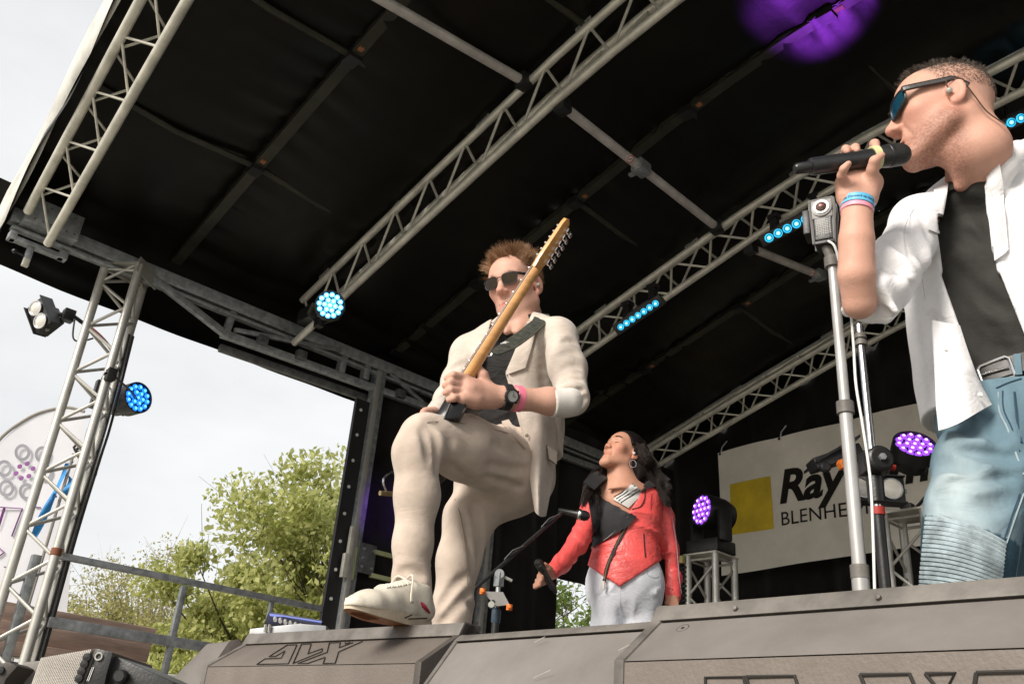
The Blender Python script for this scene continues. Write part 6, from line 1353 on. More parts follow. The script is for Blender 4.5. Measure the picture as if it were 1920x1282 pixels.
# head in profile, chin a little up
hf = unit(-NR0 * .93 + NFH * .30 - NUP * .06); HS = Head(J(1774, 224, 1.60), hf, NUP + NR0 * .10, 1.05)
B = Solid(J(1740, 330, 1.56) - np.array([.62, .60, .62]), J(1740, 330, 1.56) + np.array([.50, .58, .36]), .0036)
HS.model(B, 1.06, .014, chin=.004)
nbs = JR(1838, 340, 1.66, 52)
B.chain([(HS.p(0, -.034, -.02), .058), (HS.p(0, -.050, -.09), .056), nbs], .03); B.chain([(HS.p(0, .030, -.078), .026), (HS.p(0, -.01, -.10), .040)], .03)
B.cap(HS.p(.045, -.03, -.03), J(1800, 350, 1.62), .018, .012, .03)
B.chain([nbs, JR(1855, 430, 1.74, 42)], .04)
shr = JR(1722, 440, 1.74, 18); elr = JR(1611, 568, 1.535, 30); wrr = JR(1607, 392, 1.485, 27)
B.chain([JR(1840, 400, 1.74, 34), shr, JR(1655, 514, 1.60, 24), elr], .02); B.chain([elr, JR(1606, 515, 1.505, 34), JR(1606, 450, 1.49, 32), wrr], .005)
JH = lambda px, py, hd, r: JR(px, py, hd, r)
B.chain([wrr, JH(1607, 365, 1.485, 30), JH(1606, 345, 1.485, 30)], .012, fl=NFH, fr=.75); B.chain([JH(1588, 368, 1.485, 20), JH(1584, 345, 1.485, 16), JH(1590, 332, 1.49, 14)], .012); B.chain([JH(1627, 370, 1.48, 19), JH(1634, 342, 1.475, 19), JH(1632, 328, 1.478, 14)], .012)
# thumb on the near side, little finger on the near side, three fingers round the back with their tips over the top
B.chain([JH(1634, 345, 1.47, 15), JH(1636, 318, 1.445, 10.5), JH(1640, 302, 1.432, 9.5), JH(1654, 291, 1.430, 6.5)], .006)
B.chain([JH(1582, 345, 1.475, 12), JH(1578, 330, 1.452, 8.5), JH(1582, 317, 1.437, 7.5), JH(1591, 307, 1.430, 6.5)], .005)
for (bx_, mx_, tx, ty) in ((1597, 1584, 1586, 280), (1607, 1601, 1604, 277)): B.chain([JH(bx_, 335, 1.49, 11), JH(mx_, 318, 1.50, 9), JH(tx - 2, 292, 1.492, 8.5), JH(tx, ty, 1.468, 8), JH(tx + 3, ty + 5, 1.452, 6.5)], .005)
B.chain([JH(1622, 332, 1.488, 12), JH(1632, 312, 1.50, 9.5), JH(1637, 288, 1.492, 9), JH(1640, 270, 1.468, 9), JH(1643, 277, 1.449, 7.5)], .005)
def sex(c, L, blob, near):
    n = .5 + .5 * np.sin(L[:, 0] * 260 + np.sin(L[:, 1] * 310)) * np.sin(L[:, 2] * 290 + np.sin(L[:, 1] * 170))
    beard = np.clip((-.018 - L[:, 2] + .35 * np.clip(.05 - L[:, 1], -.03, .03)) / .03, 0, 1) * np.clip((.115 + L[:, 1] * .3 + .13 + L[:, 2]) / .05, 0, 1) * np.clip((L[:, 1] + .03) / .03, 0, 1) * near; beard *= 1 - np.exp(-((L[:, 2] + .05) / .012) ** 2 - (L[:, 0] / .02) ** 2)
    sp = np.random.default_rng(4).uniform(.55, 1.35, len(L))[:, None]; c = c * (1 - .42 * sp * beard[:, None] * np.array([.85, 1.0, 1.05]))
    line = .060 - 1.05 * np.clip(L[:, 1] - .035, -.2, .2) * (L[:, 1] > .035) * -1
    buzz = np.clip((L[:, 2] - (.045 + np.clip((L[:, 1] - .012) * 1.5, 0, .2) - np.clip((-.03 - L[:, 1]) * 1.5, 0, .10))) / .012, 0, 1) * (L[:, 1] < .058) * near
    bc = np.array([.27, .20, .16]) * (.75 + .5 * n[:, None]); fade = np.clip((L[:, 2] - .04) / .07, .25, 1)[:, None]; return c * (1 - buzz[:, None] * fade * .7) + bc * buzz[:, None] * fade * .7
bodyS = B.build('body', M_SKIN, sg, skincol((.63, .35, .26), HS, sex))
SKF = B
# hair on top
HAIR_S = hairmat('hair_dark', (.015, .012, .010), (.14, .11, .09), .45); rg = np.random.default_rng(15); P = []
SC = scalp(HS, 3600, rg, lambda x, y, z: z > .098 + .35 * abs(x) - .25 * max(0, -y - .02) and y < .066); cen = scalp(HS, 220, rg, lambda x, y, z: z > .09)
for (x, y, z, a, b, c) in SC:
    k0 = int(np.argmin(((cen[:, :3] - (x, y, z)) ** 2).sum(1))); L_ = rg.uniform(.010, .018) + .010 * np.clip(y / .06, 0, 1); d = unit(np.array([a, b, c]) * .6 + np.array([0, .35, .25]) + np.array([math.sin(k0 * 7.1), math.cos(k0 * 3.3), math.sin(k0)]) * .35 + rg.normal(size=3) * .15); pull = (cen[k0, :3] - np.array([x, y, z])) * .6; cur = np.array([x, y, z]); pts = [HS.p(*cur)]
    for k_ in range(4): cur = cur + unit(d + np.array([math.sin(k_ * 1.4 + k0), math.cos(k_ * 1.4 + k0), 0]) * .5) * L_ / 4 + pull * .2; pts.append(HS.p(*cur))
    P.append(pts)
strands('hair', np.array(P), .0009, HAIR_S, sg)['kind'] = 'stuff'
SC = scalp(HS, 4500, rg, lambda x, y, z: z > .035 + max(0, (y - .0) * 1.2) and y < .05 and z < .125); P = []
for (x, y, z, a, b, c) in SC:
    d = unit(np.array([a, b, c]) * .6 + np.array([0, -.3, -.5]) + rg.normal(size=3) * .3); L_ = .004 + .004 * np.clip((z - .06) / .05, 0, 1); P.append([HS.p(x, y, z), HS.p(*(np.array([x, y, z]) + d * L_ * .5)), HS.p(*(np.array([x, y, z]) + d * L_))])
strands('clipped_hair', np.array(P), .00045, HAIR_S, sg)['kind'] = 'stuff'
brows(HS, sg, HAIR_S, 8)
# tee shirt
T = Solid(lo, hi, .006)
ST = [(J(1905, 720, 1.72), .165, .125), (J(1890, 620, 1.72), .170, .135), (J(1872, 500, 1.73), .185, .130), (J(1862, 410, 1.74), .17, .105)]
T.loft(ST, sw, sf, .04); T.chain([JR(1848, 402, 1.70, 64), JR(1832, 366, 1.665, 58)], .03); creases(T, [[(1790, 430), (1840, 455), (1890, 465)], [(1785, 500), (1830, 545), (1880, 580)], [(1785, 540), (1820, 590), (1870, 630)], [(1800, 600), (1840, 640), (1890, 660)], [(1820, 380), (1850, 410), (1865, 450)]], .005, .03)
T.build('tee_shirt', M_TEE2, sg)
nk = [(1776, 356), (1790, 352), (1812, 342), (1836, 327), (1850, 316)]
surf_ribbon(T, nk, .006, 'neckband', M_TEE2, sg, .002, .005)
# jeans
Jn = Solid(lo, hi, .0052)
Jn.loft([(J(1912, 745, 1.72), .158, .128), (J(1912, 785, 1.71), .160, .132)], sw, sf, .05)
Jn.chain([JR(1872, 800, 1.68, 80), JR(1846, 880, 1.63, 80), JR(1824, 960, 1.58, 72), JR(1815, 1040, 1.57, 67), JR(1812, 1130, 1.60, 62), JR(1812, 1300, 1.66, 60)], .05)
Jn.chain([JR(1975, 800, 1.72, 92), JR(1968, 900, 1.71, 88), JR(1958, 1030, 1.68, 80), JR(1955, 1300, 1.72, 62)], .05)
Jn.noise(.0008, 16, 12)
creases(Jn, [[(1762, 914), (1800, 900), (1850, 893), (1908, 888)], [(1790, 838), (1835, 843), (1880, 848), (1912, 846)], [(1835, 945), (1872, 940), (1908, 926)], [(1775, 790), (1815, 800), (1860, 800)], [(1760, 870), (1790, 866), (1830, 872)], [(1850, 760), (1868, 790), (1880, 830)], [(1775, 940), (1800, 945), (1830, 962)]], .007, .03)
creases(Jn, [[(1780, 906), (1830, 900), (1890, 896)], [(1800, 846), (1850, 852), (1900, 854)], [(1750, 930), (1780, 925), (1815, 928)]], .0035, .014)
ka = J(1812, 965, 1.56); kb = J(1806, 1110, 1.58); kax = unit(kb - ka); kl = np.linalg.norm(kb - ka)
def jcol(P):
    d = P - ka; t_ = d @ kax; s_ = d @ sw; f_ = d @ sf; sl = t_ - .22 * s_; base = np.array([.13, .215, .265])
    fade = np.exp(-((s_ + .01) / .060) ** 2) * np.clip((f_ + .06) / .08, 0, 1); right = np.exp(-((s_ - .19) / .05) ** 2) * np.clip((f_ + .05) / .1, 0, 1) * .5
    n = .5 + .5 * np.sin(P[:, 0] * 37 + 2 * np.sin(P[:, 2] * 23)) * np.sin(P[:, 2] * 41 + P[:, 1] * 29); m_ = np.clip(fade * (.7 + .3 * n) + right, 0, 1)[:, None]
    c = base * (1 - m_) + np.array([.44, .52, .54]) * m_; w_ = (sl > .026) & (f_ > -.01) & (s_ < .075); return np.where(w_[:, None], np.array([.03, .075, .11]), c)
Jn.planes([(J(1880, 712, 1.62), -NUP), (J(1880, 712, 1.62), -NUP)])
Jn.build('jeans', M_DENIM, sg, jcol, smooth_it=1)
M_RIBD = mat('denim_rib', (.36, .44, .47), .8, 0, .25, 40, .4, 600)
for k in range(17):
    y0 = 972 + 8.4 * k; pr = [(1738 + (1884 - 1738) * u - k * .8, y0 + 3 * u + 44 * u * u * (1 - k * .025)) for u in np.linspace(0, 1, 12)]
    seam(Jn, pr, .0043, 'knee_rib', M_RIBD, sg, 2, .0008)
SB = mat('seam_navy', (.02, .05, .085), .9); SL = mat('seam_pale', (.30, .37, .40), .9)
seam(Jn, [(1740, 965), (1775, 968), (1830, 990), (1888, 1008)], .0014, 'panel_seam', SL, sg); seam(Jn, [(1742, 971), (1776, 974), (1830, 996), (1886, 1013)], .0012, 'panel_seam', SB, sg)
seam(Jn, [(1919, 925), (1905, 965), (1893, 1000), (1880, 1040), (1870, 1090)], .0014, 'leg_seam', SL, sg); seam(Jn, [(1912, 925), (1898, 965), (1886, 1000), (1873, 1040), (1864, 1090)], .0013, 'leg_seam', SB, sg)
seam(Jn, [(1872, 735), (1874, 770), (1890, 805), (1905, 850), (1919, 890)], .0016, 'pocket_seam', SL, sg); seam(Jn, [(1880, 733), (1882, 768), (1897, 802), (1912, 846)], .0014, 'pocket_seam', SB, sg)
seam(Jn, [(1902, 735), (1907, 790), (1915, 830)], .0022, 'fly_seam', SB, sg); seam(Jn, [(1868, 728), (1890, 718), (1915, 710)], .0022, 'waist_seam', SB, sg)
# belt with buckle
M_LEA = mat('black_leather', (.012, .010, .009), .42, 0, .2, 40, .08, 300, bdist=.001)
BS = Solid(lo, hi, .008); BS.loft([(J(1908, 735, 1.72), .172, .133), (J(1903, 660, 1.72), .172, .137)], sw, sf, .02)
bpx = [(1812, 712), (1830, 706), (1850, 700), (1872, 694), (1895, 687), (1920, 680), (1950, 672)]
surf_ribbon(BS, bpx, .019, 'belt', M_LEA, sg, .003, .005)
bk2 = [BS.hit(x, y, .011) for (x, y) in ((1838, 697), (1846, 718), (1852, 722), (1902, 708), (1903, 702), (1893, 676), (1886, 673), (1842, 690), (1838, 697))]
MB().path([vec(p) for p in bk2], .0032, 8).build('buckle', M_CHROME, sg); MB().path([vec(BS.hit(1893, 692, .013)), vec(BS.hit(1845, 706, .013))], .002, 6).build('buckle_prong', M_CHROME, sg)
surf_ribbon(BS, [(1908, 668), (1909, 684), (1911, 705)], .006, 'belt_loop', mat('denim_loop', (.12, .2, .25), .9), sg, .009, .004)
# jacket
K_ = Solid(lo, hi, .0050)
K_.loft([(J(1905, 770, 1.725), .185, .152), (J(1898, 690, 1.725), .184, .154), (J(1888, 600, 1.725), .190, .160), (J(1872, 490, 1.735), .205, .156), (J(1863, 405, 1.745), .19, .128)], sw, sf, .04)
K_.chain([JR(1858, 385, 1.74, 66), JR(1724, 418, 1.68, 48)], .05); K_.chain([JR(1724, 420, 1.68, 50), JR(1684, 490, 1.60, 50), JR(1655, 535, 1.57, 52)], .03); K_.chain([JR(1662, 525, 1.57, 52), JR(1642, 560, 1.56, 45)], .02)
K_.chain([JR(1858, 385, 1.74, 66), JR(1990, 370, 1.86, 60), JR(2010, 520, 1.88, 52), JR(2020, 620, 1.86, 46), JR(1998, 715, 1.78, 40)], .05)
K_.chain([JR(1864, 352, 1.60, 18), JR(1882, 316, 1.585, 20), JR(1906, 290, 1.60, 22), JR(1950, 276, 1.66, 26)], .02); K_.chain([JR(1868, 375, 1.70, 40), JR(1912, 340, 1.70, 48), JR(1985, 345, 1.82, 50)], .04)
K_.noise(.0008, 15, 19)
creases(K_, [[(1655, 470), (1682, 486), (1706, 512)], [(1646, 500), (1676, 516), (1704, 540)], [(1640, 530), (1664, 540), (1690, 562)], [(1668, 440), (1690, 452), (1712, 480)], [(1700, 405), (1716, 440), (1730, 480)], [(1728, 440), (1740, 500), (1746, 560)], [(1742, 590), (1752, 650), (1756, 720)], [(1688, 560), (1700, 548), (1716, 545)], [(1890, 400), (1896, 460), (1908, 530)]], .006, .026)
creases(K_, [[(1650, 486), (1672, 496), (1690, 512)], [(1644, 516), (1668, 530), (1694, 548)], [(1715, 390), (1735, 420), (1742, 450)], [(1760, 590), (1772, 640), (1778, 690)]], .0035, .014)
bkS = J(1870, 520, 1.72)
cutw(K_, [((1782, 330), (1757, 440)), ((1840, 290), (1850, 400)), ((1600, 430), (1990, 415))], (1805, 390), bkS, sf)
cutw(K_, [((1757, 430), (1772, 540)), ((1848, 380), (1868, 500)), ((1600, 410), (1990, 400)), ((1600, 525), (1990, 520))], (1810, 470), bkS, sf)
cutw(K_, [((1770, 530), (1838, 720)), ((1866, 490), (1930, 650)), ((1600, 512), (1990, 512))], (1850, 600), bkS, sf)
ecut = unit(J(1600, 600, 1.54) - J(1650, 535, 1.57)); K_.planes([(J(1632, 566, 1.55), -ecut), (J(1632, 566, 1.55), -ecut)])
K_.planes([(J(1880, 765, 1.7), NUP), (J(1880, 765, 1.7), NUP)])
K_.build('jacket', M_WJ, sg)
# collar and lapels
patch(K_, [(1846, 325), (1874, 292), (1890, 470), (1866, 492)], 'lapel', M_WJ, sg, .004, 12, .007)
patch(K_, [(1752, 352), (1779, 346), (1760, 440), (1738, 432)], 'lapel', M_WJ, sg, .004, 10, .006)
ML = mat('white_seam', (.64, .63, .65), .85)
seam(K_, [(1735, 362), (1708, 400), (1695, 440), (1700, 500)], .0008, 'armhole_seam', ML, sg); seam(K_, [(1722, 470), (1735, 560), (1752, 640), (1758, 700)], .0008, 'dart_seam', ML, sg)
# hanging right front corner
rows = []; eA = [(1748, 600), (1754, 690), (1757, 760), (1762, 806)]; eB = [(1800, 610), (1822, 680), (1842, 725), (1860, 758)]
for i in range(19):
    v = i / 18 * 3; k = min(2, int(v)); f_ = v - k; a = np.array(eA[k]) * (1 - f_) + np.array(eA[k + 1]) * f_; b = np.array(eB[k]) * (1 - f_) + np.array(eB[k + 1]) * f_
    rows.append([J(*(a * (1 - u) + b * u + np.array([0, 8 * math.sin(u * PI) * (i / 18) * (1 - u)])), 1.575 + .05 * max(0, 1 - i / 7) - .02 * math.sin(u * PI) + .012 * math.sin(u * 5 + i * .1)) for u in np.linspace(0, 1, 13)])
mb = MB(); mb.grid(rows); bk_ = [[p + NFH * .005 for p in r] for r in rows]; mb.grid([r[::-1] for r in bk_])
for e_ in ([rows[0], bk_[0]], [rows[-1], bk_[-1]], [[r[0] for r in rows], [r[0] for r in bk_]], [[r[-1] for r in rows], [r[-1] for r in bk_]]): mb.grid(e_)
mb.build('jacket_front', M_WJ, sg, smooth=60, merge=True)
for (x, y) in ((1774, 655), (1838, 740)): MB().lathe(vec(J(x, y, 1.548)), -FH, [(0, .005), (.003, .004), (.0035, 0)], 12).build('button', M_WHITE, sg)
# crumpled rolled sleeve cuff
CS = Solid(J(1642, 560, 1.55) - .16, J(1642, 560, 1.55) + .16, .0042); c0_, c1_ = JR(1648, 548, 1.56, 50), JR(1632, 572, 1.548, 48); CS.cap(c0_[0], c1_[0], c0_[1], c1_[1], 0); CS.planes([(c1_[0] + unit(c1_[0] - c0_[0]) * .004, -unit(c1_[0] - c0_[0]))]); CS.noise(.006, 55, 4); CS.build('rolled_cuff', M_WJ, sg)
# wristbands
wdx = unit(J(1606, 400, 1.485) - J(1607, 380, 1.485)); wrad = wrr[1] * 1.06
band(None, J(1607, 385, 1.485), wdx, wrad * 1.05, .017, .0012, 'blue_wristband', mat('band_blue', (.12, .45, .72), .5, 0, .1, 60), sg); band(None, J(1606.5, 396, 1.485), wdx, wrad * 1.0, .009, .0012, 'pink_wristband', mat('band_pink2', (.85, .32, .42), .5), sg)
for k_ in range(9): q = J(1590 + 4.4 * k_, 385 + (k_ % 3) - 1, 1.45); 
tm_ = text_mesh('to the Concord on the Pa', .0075, .2, 0, .0002)
M_INK = mat('ink_navy', (.01, .05, .12), .6); tm_.materials.append(M_INK); rr_ = wrad * 1.05 + .0018; cw = J(1607, 385, 1.485); zx = -wdx; fr_ = unit((CAM - cw) - zx * ((CAM - cw) @ zx)); sd_ = np.cross(zx, fr_); sd_ = sd_ if sd_ @ NR0 > 0 else -sd_
xs_ = [v.co.x for v in tm_.vertices]; xm = (min(xs_) + max(xs_)) / 2
for v in tm_.vertices: a = (v.co.x - xm) / rr_; p = cw + (fr_ * math.cos(a) + sd_ * math.sin(a)) * (rr_ + v.co.z) + zx * (v.co.y - .0025); v.co = vec(p) - BASE[sg.name]
o = link('band_lettering', tm_, None, sg, BASE[sg.name])
# sunglasses: dark wrap with blue-green mirror lens
def mirror():
    m = bpy.data.materials.new('mirror_lens'); m.use_nodes = True; t = m.node_tree; b = t.nodes['Principled BSDF']; b.inputs['Metallic'].default_value = .85; b.inputs['Roughness'].default_value = .08
    lw = t.nodes.new('ShaderNodeLayerWeight'); r = t.nodes.new('ShaderNodeValToRGB'); r.color_ramp.elements[0].color = (.10, .55, .45, 1); r.color_ramp.elements[1].color = (.02, .12, .55, 1); lw.inputs['Blend'].default_value = .5; t.links.new(lw.outputs['Facing'], r.inputs['Fac']); t.links.new(r.outputs['Color'], b.inputs['Base Color']); return m
glasses(HS, sg, .062, .040, mirror(), M_BLACK, 'sport', .0050, .106, .028, .007, .52, .0026)
band_ = None
# earpiece wire
MB().lathe(vec(HS.p(.084, .004, .004)), vec(HS.x), [(-.004, .006), (.005, .007), (.008, .004), (.009, 0)], 12).build('in_ear_monitor', mat('iem_clear', (.4, .38, .34), .2), sg)
MB().path(bez([vec(HS.p(.084, .004, .006)), vec(HS.p(.088, .004, .030)), vec(HS.p(.086, -.022, .030)), vec(HS.p(.076, -.042, -.01)), vec(HS.p(.066, -.060, -.05)), vec(HS.p(.06, -.088, -.085))], 6), .0016, 6).build('earpiece_wire', mat('wire_brown', (.06, .035, .02), .5), sg)
# microphone
ma, mb_ = J(1490, 317, 1.455), J(1706, 287, 1.462)
mt_, md2 = micbody('hand_microphone', 'black wireless microphone held to the singer\'s mouth', ma, mb_, 17 * depth_of(ma) / FPX, 22 * depth_of(ma) / FPX, None)
rq = vec(ma) + (vec(mb_) - vec(ma)) * .69; MB().lathe(rq, md2, [(-.007, .0225), (-.006, .0238), (.006, .0245), (.007, .023)], 20).build('id_band', mat('id_yellow', (.60, .58, .30), .5), mt_)
# boots under the jeans (hidden behind the monitor)
for (x, h_) in ((1812, 1.66), (1955, 1.72)):
    b_ = J(x, 1300, h_); f0 = np.array([b_[0], b_[1], .0]); S = Solid(f0 - .2, f0 + np.array([.25, .25, .6]), .008); S.chain([(b_, .058), (f0 + np.array([0, 0, .06]), .055)], .02); S.chain([(f0 + np.array([0, 0, .05]), .045), (f0 + sf * .16 + np.array([0, 0, .04]), .04)], .02); S.planes([(f0 + np.array([0, 0, .004]), NUP)]); S.build('boot', M_LEA, sg)
# ================================================================== woman in red jacket
M_RED = mat('red_leather', (.80, .10, .095), .42, 0, .10, 12, .25, 160, .5, bdist=.0015, wrk=.30, wscale=14)
M_BLK = mat('black_wool', (.011, .011, .013), .7, 0, .2, 24, .25, 260, .35, sheen=.1)
M_WTR = mat('white_denim', (.68, .70, .76), .75, 0, .05, 16, .25, 500, wrk=.2, wscale=12)
wm = thing('person', 'woman in red jacket and white trousers, head tilted back, eyes closed', 'person', (J(1163, 1340, 3.95)[0], J(1163, 1340, 3.95)[1], 0), 'performers on stage')
wf = unit(-NFH * .95 - NR0 * .31); ww = unit(NR0 * .95 - NFH * .31)
hw = unit(-NFH * .52 - NR0 * .74 + NUP * .42); HW = Head(J(1167, 858, 3.95), hw, NUP + NR0 * .30 + NFH * .2, .93)
lo = np.array([-3.25, 2.25, -.02]); hi = np.array([-1.95, 3.55, 1.80])
B = Solid(lo + np.array([.0, .0, .75]), hi, .0046)
HW.model(B, .85, female=True)
nbw = JR(1168, 905, 3.95, 20)
B.chain([(HW.p(0, -.028, -.03), .050), (HW.p(0, -.030, -.09), .048), nbw], .03); B.chain([nbw, JR(1168, 935, 3.97, 40), JR(1168, 1000, 3.98, 45)], .05); B.chain([JR(1125, 930, 3.95, 18), JR(1168, 922, 3.95, 22), JR(1210, 928, 3.95, 18)], .04)
for q in (-1, 1): B.cap(J(1168 + 4 * q, 912, 3.86), J(1168 + 26 * q, 916, 3.87), .007, .006, .02)
whl = JR(1262, 1122, 3.97, 9.5)
B.chain([JR(1215, 930, 4.02, 10), JR(1252, 1010, 4.02, 9), JR(1262, 1105, 3.985, 8.5), whl, JR(1261, 1132, 3.96, 10)], .02); B.chain([JR(1125, 932, 3.98, 10), JR(1083, 1012, 3.86, 9), JR(1035, 1075, 3.70, 9), JR(1024, 1082, 3.665, 10)], .02)
for k_, (x, l) in enumerate(((1254, 9), (1259, 13), (1264, 14), (1269, 11))): B.chain([JR(x, 1128, 3.95, 4.3), JR(x + .5, 1138, 3.945, 4.0), JR(x - .5, 1130 + l, 3.95, 3.4)], .004)
B.chain([JR(1252, 1118, 3.95, 4.5), JR(1249, 1130, 3.94, 3.8)], .005)
B.chain([JR(1028, 1078, 3.67, 10), JR(1018, 1080, 3.65, 10)], .008)
for k_ in range(4): x, y = 1030 - 5 * k_ * .7, 1066 + 8.5 * k_; B.chain([JR(x + 2, y, 3.655, 5), JR(x - 9, y + 5, 3.625, 4.4), JR(x - 16, y + 9, 3.635, 4.2), JR(x - 17, y + 4, 3.66, 3.6)], .003)
B.chain([JR(1032, 1065, 3.655, 5), JR(1022, 1058, 3.63, 4.4), JR(1012, 1061, 3.625, 3.8)], .004)
BW = B
B.build('body', M_SKIN, wm, skincol((.56, .285, .19), HW))
# closed eyes: lash lines, brows
HAIR_W = hairmat('hair_brown_black', (.006, .0045, .004), (.030, .018, .013), .45)
for q in (-1, 1): MB().path(bez([vec(HW.p(q * .0185, .0865, .0225)), vec(HW.p(q * .031, .0905, .0185)), vec(HW.p(q * .0445, .0825, .0225))], 5), .0013, 5).build('eyelash_line', mat('lash', (.012, .008, .006), .6), wm)
brows(HW, wm, HAIR_W, 9, .050, 200)
# trousers
Lw = Solid(lo, hi, .0058)
Lw.loft([(J(1175, 1040, 3.97), .128, .098), (J(1172, 1090, 3.97), .156, .114), (J(1172, 1120, 3.97), .156, .112)], ww, wf, .05)
Lw.chain([JR(1140, 1110, 3.95, 32), JR(1139, 1180, 3.95, 31), JR(1138, 1270, 3.97, 25), JR(1140, 1370, 4.0, 20)], .02); Lw.chain([JR(1205, 1105, 3.95, 33), JR(1203, 1180, 3.95, 31), JR(1200, 1270, 3.97, 25), JR(1198, 1370, 4.0, 20)], .02)
Lw.folds(J(1100, 1120, 3.9), J(1245, 1110, 3.9), .2, .006, 3, .2, .8, 0, 1, 1); Lw.noise(.0012, 20, 3); Lw.build('trousers', M_WTR, wm)
SWT = mat('seam_white', (.45, .46, .52), .9); seam(Lw, [(1165, 1098), (1163, 1130), (1167, 1172)], .0016, 'crotch_seam', SWT, wm); seam(Lw, [(1213, 1060), (1215, 1078), (1232, 1082), (1240, 1070)], .0012, 'pocket_seam', SWT, wm); seam(Lw, [(1235, 1058), (1238, 1100), (1234, 1165)], .0012, 'side_seam', SWT, wm)
# white and black striped top
Ts = Solid(lo, hi, .0075); Ts.loft([(J(1172, 1040, 3.99), .12, .085), (J(1172, 980, 3.99), .125, .09), (J(1172, 945, 3.99), .12, .075)], ww, wf, .03)
Ts.build('striped_top', mat('top_white', (.70, .69, .67), .8), wm)
# jacket
K_ = Solid(lo, hi, .0056)
K_.loft([(J(1172, 1112, 3.975), .176, .146), (J(1172, 1075, 3.975), .158, .132), (J(1174, 1030, 3.98), .136, .112), (J(1174, 985, 3.98), .150, .120), (J(1174, 935, 3.99), .152, .100), (J(1174, 910, 4.0), .11, .07)], ww, wf, .04)
K_.chain([JR(1120, 925, 3.97, 22), JR(1108, 960, 3.94, 20), JR(1085, 1015, 3.85, 19.5), JR(1054, 1055, 3.75, 16.5), JR(1037, 1070, 3.70, 15)], .025); K_.chain([JR(1222, 922, 4.0, 22), JR(1243, 970, 4.02, 20), JR(1254, 1030, 4.02, 17.5), JR(1261, 1085, 4.0, 15.5), JR(1262, 1118, 3.98, 15)], .025)
K_.folds(J(1115, 930, 3.96), J(1036, 1070, 3.7), .11, .005, 5.5, .4, 1.4, .25, 1.0, 3); K_.folds(J(1225, 930, 4.0), J(1262, 1118, 3.98), .10, .005, 6.0, 1.4, 1.5, .2, 1.0, 5); K_.folds(J(1172, 1070, 3.95), J(1174, 950, 3.95), .22, .006, 4, .8, 1.8, 0, 1, 2)
cutw(K_, [((1118, 870), (1130, 935)), ((1130, 935), (1178, 962)), ((1178, 962), (1222, 890))], (1165, 920), J(1172, 950, 3.98), wf)
# pointed hem: two slanting cuts from below
cutw(K_, [((1090, 1052), (1162, 1099)), ((1086, 900), (1086, 1200)), ((1164, 900), (1164, 1200))], (1120, 1130), None, None)
cutw(K_, [((1162, 1099), (1246, 1046)), ((1162, 900), (1162, 1200)), ((1247, 900), (1247, 1200))], (1220, 1130), None, None)
K_.build('jacket', M_RED, wm)
# big black asymmetric collar
patch(K_, [(1100, 905), (1138, 912), (1194, 972), (1106, 935)], 'collar', M_BLK, wm, .005, 12, .008)
patch(K_, [(1102, 925), (1194, 968), (1180, 985), (1113, 1027)], 'lapel', M_BLK, wm, .006, 14, .008)
patch(K_, [(1192, 880), (1246, 908), (1208, 918), (1174, 945)], 'collar', M_BLK, wm, .006, 12, .008)
ribbon([A3(v) for v in bez([vec(J(*p)) for p in ((1104, 912, 3.86), (1122, 895, 3.90), (1150, 884, 4.04), (1195, 874, 4.06), (1225, 888, 4.0), (1246, 905, 3.95))], 5)], [unit(-NFH + NUP * .3)] * 26, [.03] * 26, .01).build('collar', M_BLK, wm, smooth=60)
patch(BW, [(1150, 936), (1186, 906), (1206, 924), (1178, 952)], 'top_strap', mat('top_white', (.70, .69, .67)), wm, .003, 10, .004)
for k_ in range(4): seam(BW, [(1152 + 4 * k_, 932 + 3.5 * k_), (1167 + 4 * k_, 922 + 3.5 * k_), (1186 + 4 * k_, 908 + 3.8 * k_)], .0022, 'black_stripe', M_BLK, wm, off=.008)
MZ = mat('zip_brass', (.30, .24, .15), .35, .8)
surf_ribbon(K_, [(1182, 965), (1172, 990), (1155, 1025), (1140, 1060), (1133, 1088)], .008, 'zip_tape', M_BLK, wm, .002, .003); seam(K_, [(1182, 965), (1172, 990), (1155, 1025), (1140, 1060), (1133, 1088)], .0028, 'zip_teeth', MZ, wm, off=.005)
zq_ = K_.hit(1132, 1090, .006); MB().box(vec(zq_) - Vector((0, 0, .015)), .012, .006, .035).build('zip_pull', M_ALU, wm, bevel=.002)
seam(K_, [(1210, 915), (1208, 935), (1200, 950), (1185, 955)], .0022, 'collar_piping', M_BLK, wm, off=.003); seam(K_, [(1207, 1000), (1208, 1020), (1210, 1045)], .0026, 'pocket_zip', M_BLK, wm, off=.001); seam(K_, [(1113, 1027), (1140, 1012), (1165, 985), (1180, 965)], .0018, 'lapel_edge', mat('edge_grey', (.30, .28, .27), .5), wm, off=.012)
MRD = mat('red_seam', (.33, .015, .02), .5); seam(K_, [(1222, 925), (1220, 955), (1226, 985), (1230, 1020)], .0014, 'armhole_seam', MRD, wm); seam(K_, [(1246, 1100), (1262, 1104), (1276, 1102)], .0012, 'cuff_seam', MRD, wm); seam(K_, [(1248, 910), (1258, 960), (1268, 1020), (1273, 1080), (1277, 1112)], .0022, 'sleeve_piping', mat('piping_grey', (.30, .25, .32), .5), wm, off=.001)
# earring and earpiece
MB().path([vec(HW.p(.082 + .0, -.006, -.030) ) + Vector((0, 0, -.018)) + (Vector(wf * -1) * 0) + (Vector(NR0) * .9 * math.cos(a) + Vector((0, 0, 1)) * math.sin(a)) * .017 for a in np.linspace(0, 2 * PI, 21)], .0012, 5, False).build('hoop_earring', M_CHROME, wm); MB().lathe(vec(HW.p(.083, .003, .004)), vec(HW.x), [(-.003, .006), (.004, .006), (.007, 0)], 10).build('in_ear_monitor', M_WHITE, wm)
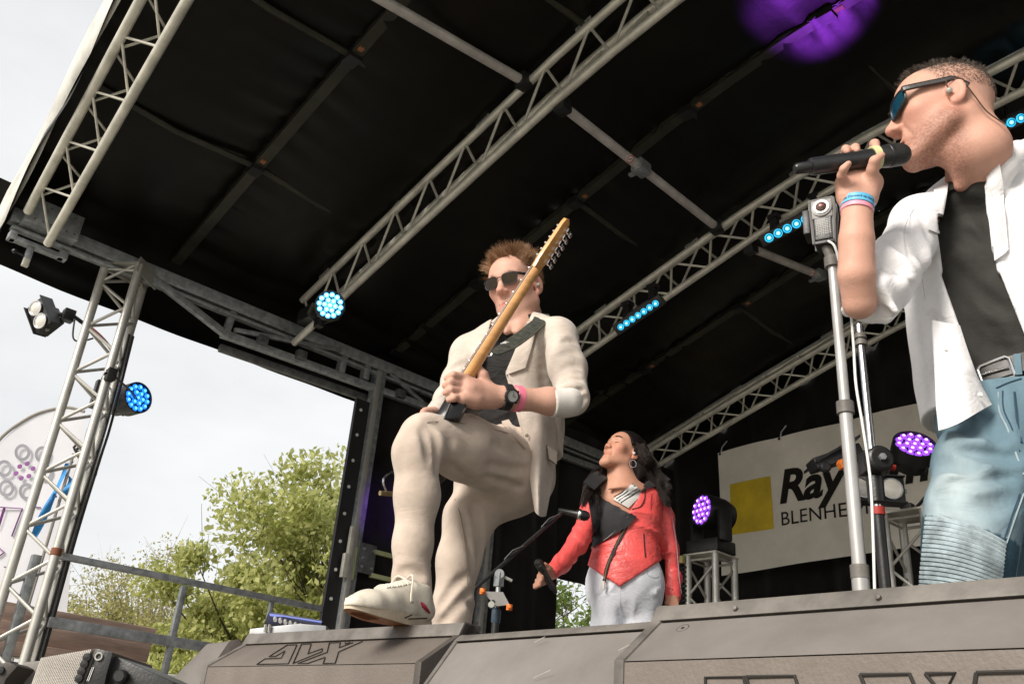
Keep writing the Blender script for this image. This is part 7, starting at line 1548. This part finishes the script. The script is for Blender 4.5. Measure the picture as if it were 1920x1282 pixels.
# --- long wavy hair
rg = np.random.default_rng(31); P = []
SC = scalp(HW, 4200, rg, lambda x, y, z: z > .0 and (y < .078 - .8 * max(0, .095 - z)) and not (y > .008 and z < .035))
endL = [J(1094, 965, 3.87), J(1097, 940, 3.88), J(1100, 925, 3.90), J(1110, 905, 3.93)]; endR = [J(1258, 930, 4.06), J(1262, 945, 4.08), J(1245, 915, 4.06), J(1240, 950, 4.12), J(1225, 940, 4.12)]
LK = {True: [], False: []}
for k_ in range(16):
    m2 = J(1198 + 26 * rg.random(), 868 + 20 * rg.random(), 3.90 + .12 * rg.random()); LK[True].append((HW.p(.092 + .026 * rg.random(), -.030 - .06 * rg.random(), .015 - .03 * rg.random()), m2, m2 + NR0 * rg.uniform(.03, .10) + NFH * rg.uniform(-.05, .03) - NUP * rg.uniform(.08, .20), rg.uniform(0, 6)))
    m2 = J(1114 + 14 * rg.random(), 888 + 14 * rg.random(), 3.92 + .08 * rg.random()); LK[False].append((HW.p(-.088 - .012 * rg.random(), -.015 - .05 * rg.random(), .01), m2, m2 + NR0 * rg.uniform(-.06, -.01) + NFH * rg.uniform(-.06, .02) - NUP * rg.uniform(.05, .16), rg.uniform(0, 6)))
for (x, y, z, a, b, c) in SC:
    p0 = HW.p(x, y, z); left = bool(x > -.012 + .01 * rg.normal())          # person's left = image right
    m1, m2, e, w1 = LK[left][int(rg.integers(16))]; jt = lambda s_: rg.normal(size=3) * s_
    sp = HW.p(*(np.array([x, y, z]) * np.array([1.14, 1.06, 1.04]) + np.array([0, -.018, .008])))
    path = bez([vec(p0), vec(sp), vec(m1 + jt(.007)), vec(m2 + jt(.010)), vec(e + jt(.007) - NUP * rg.uniform(0, .03))], 4); am = rg.uniform(.007, .012); q = []
    for k_, v in enumerate(path): t_ = k_ / (len(path) - 1); q.append(A3(v) + (NR0 * math.sin(w1 + t_ * 12) + NFH * math.cos(w1 + t_ * 10)) * am * t_)
    P.append(q)
strands('hair', np.array(P), .0016, HAIR_W, wm, .35)['kind'] = 'stuff'
HC = Solid(HW.c - .18, HW.c + .2, .005); HC.ell(HW.p(0, -.014, .054), (.084, .103, .092), (HW.x, HW.y, HW.z), .0); HC.ell(HW.p(.02, -.085, -.02), (.085, .06, .10), (HW.x, HW.y, HW.z), .04); HC.planes([(HW.p(0, .080, .11), unit(-HW.y + HW.z * .75) * 1.0)]); HC.planes([(HW.p(0, .006, .0), -HW.y), (HW.p(0, 0, .045), HW.z)]); HC.build('hair_base', mat('hair_base_dark', (.009, .006, .005), .7, 0, .3, 80, spec=.15), wm)
# hand-held microphone
ma, mb_ = J(1043, 1112, 3.655), J(1006, 1048, 3.60); micbody('hand_microphone', 'black microphone held low by the woman in red', ma, mb_, 5.8 * depth_of(ma) / FPX, 8.5 * depth_of(ma) / FPX, None)
for (x, h_) in ((1140, 4.0), (1198, 4.0)):
    b_ = J(x, 1370, h_); f0 = np.array([b_[0], b_[1], .0]); S = Solid(f0 - .2, f0 + np.array([.25, .25, .35]), .008); S.chain([(b_ + np.array([0, 0, .03]), .05), (f0 + np.array([0, 0, .06]), .045)], .02); S.chain([(f0 + np.array([0, 0, .04]), .036), (f0 + wf * .15 + np.array([0, 0, .03]), .03)], .02); S.planes([(f0 + np.array([0, 0, .004]), NUP)]); S.build('shoe', M_LEA, wm)
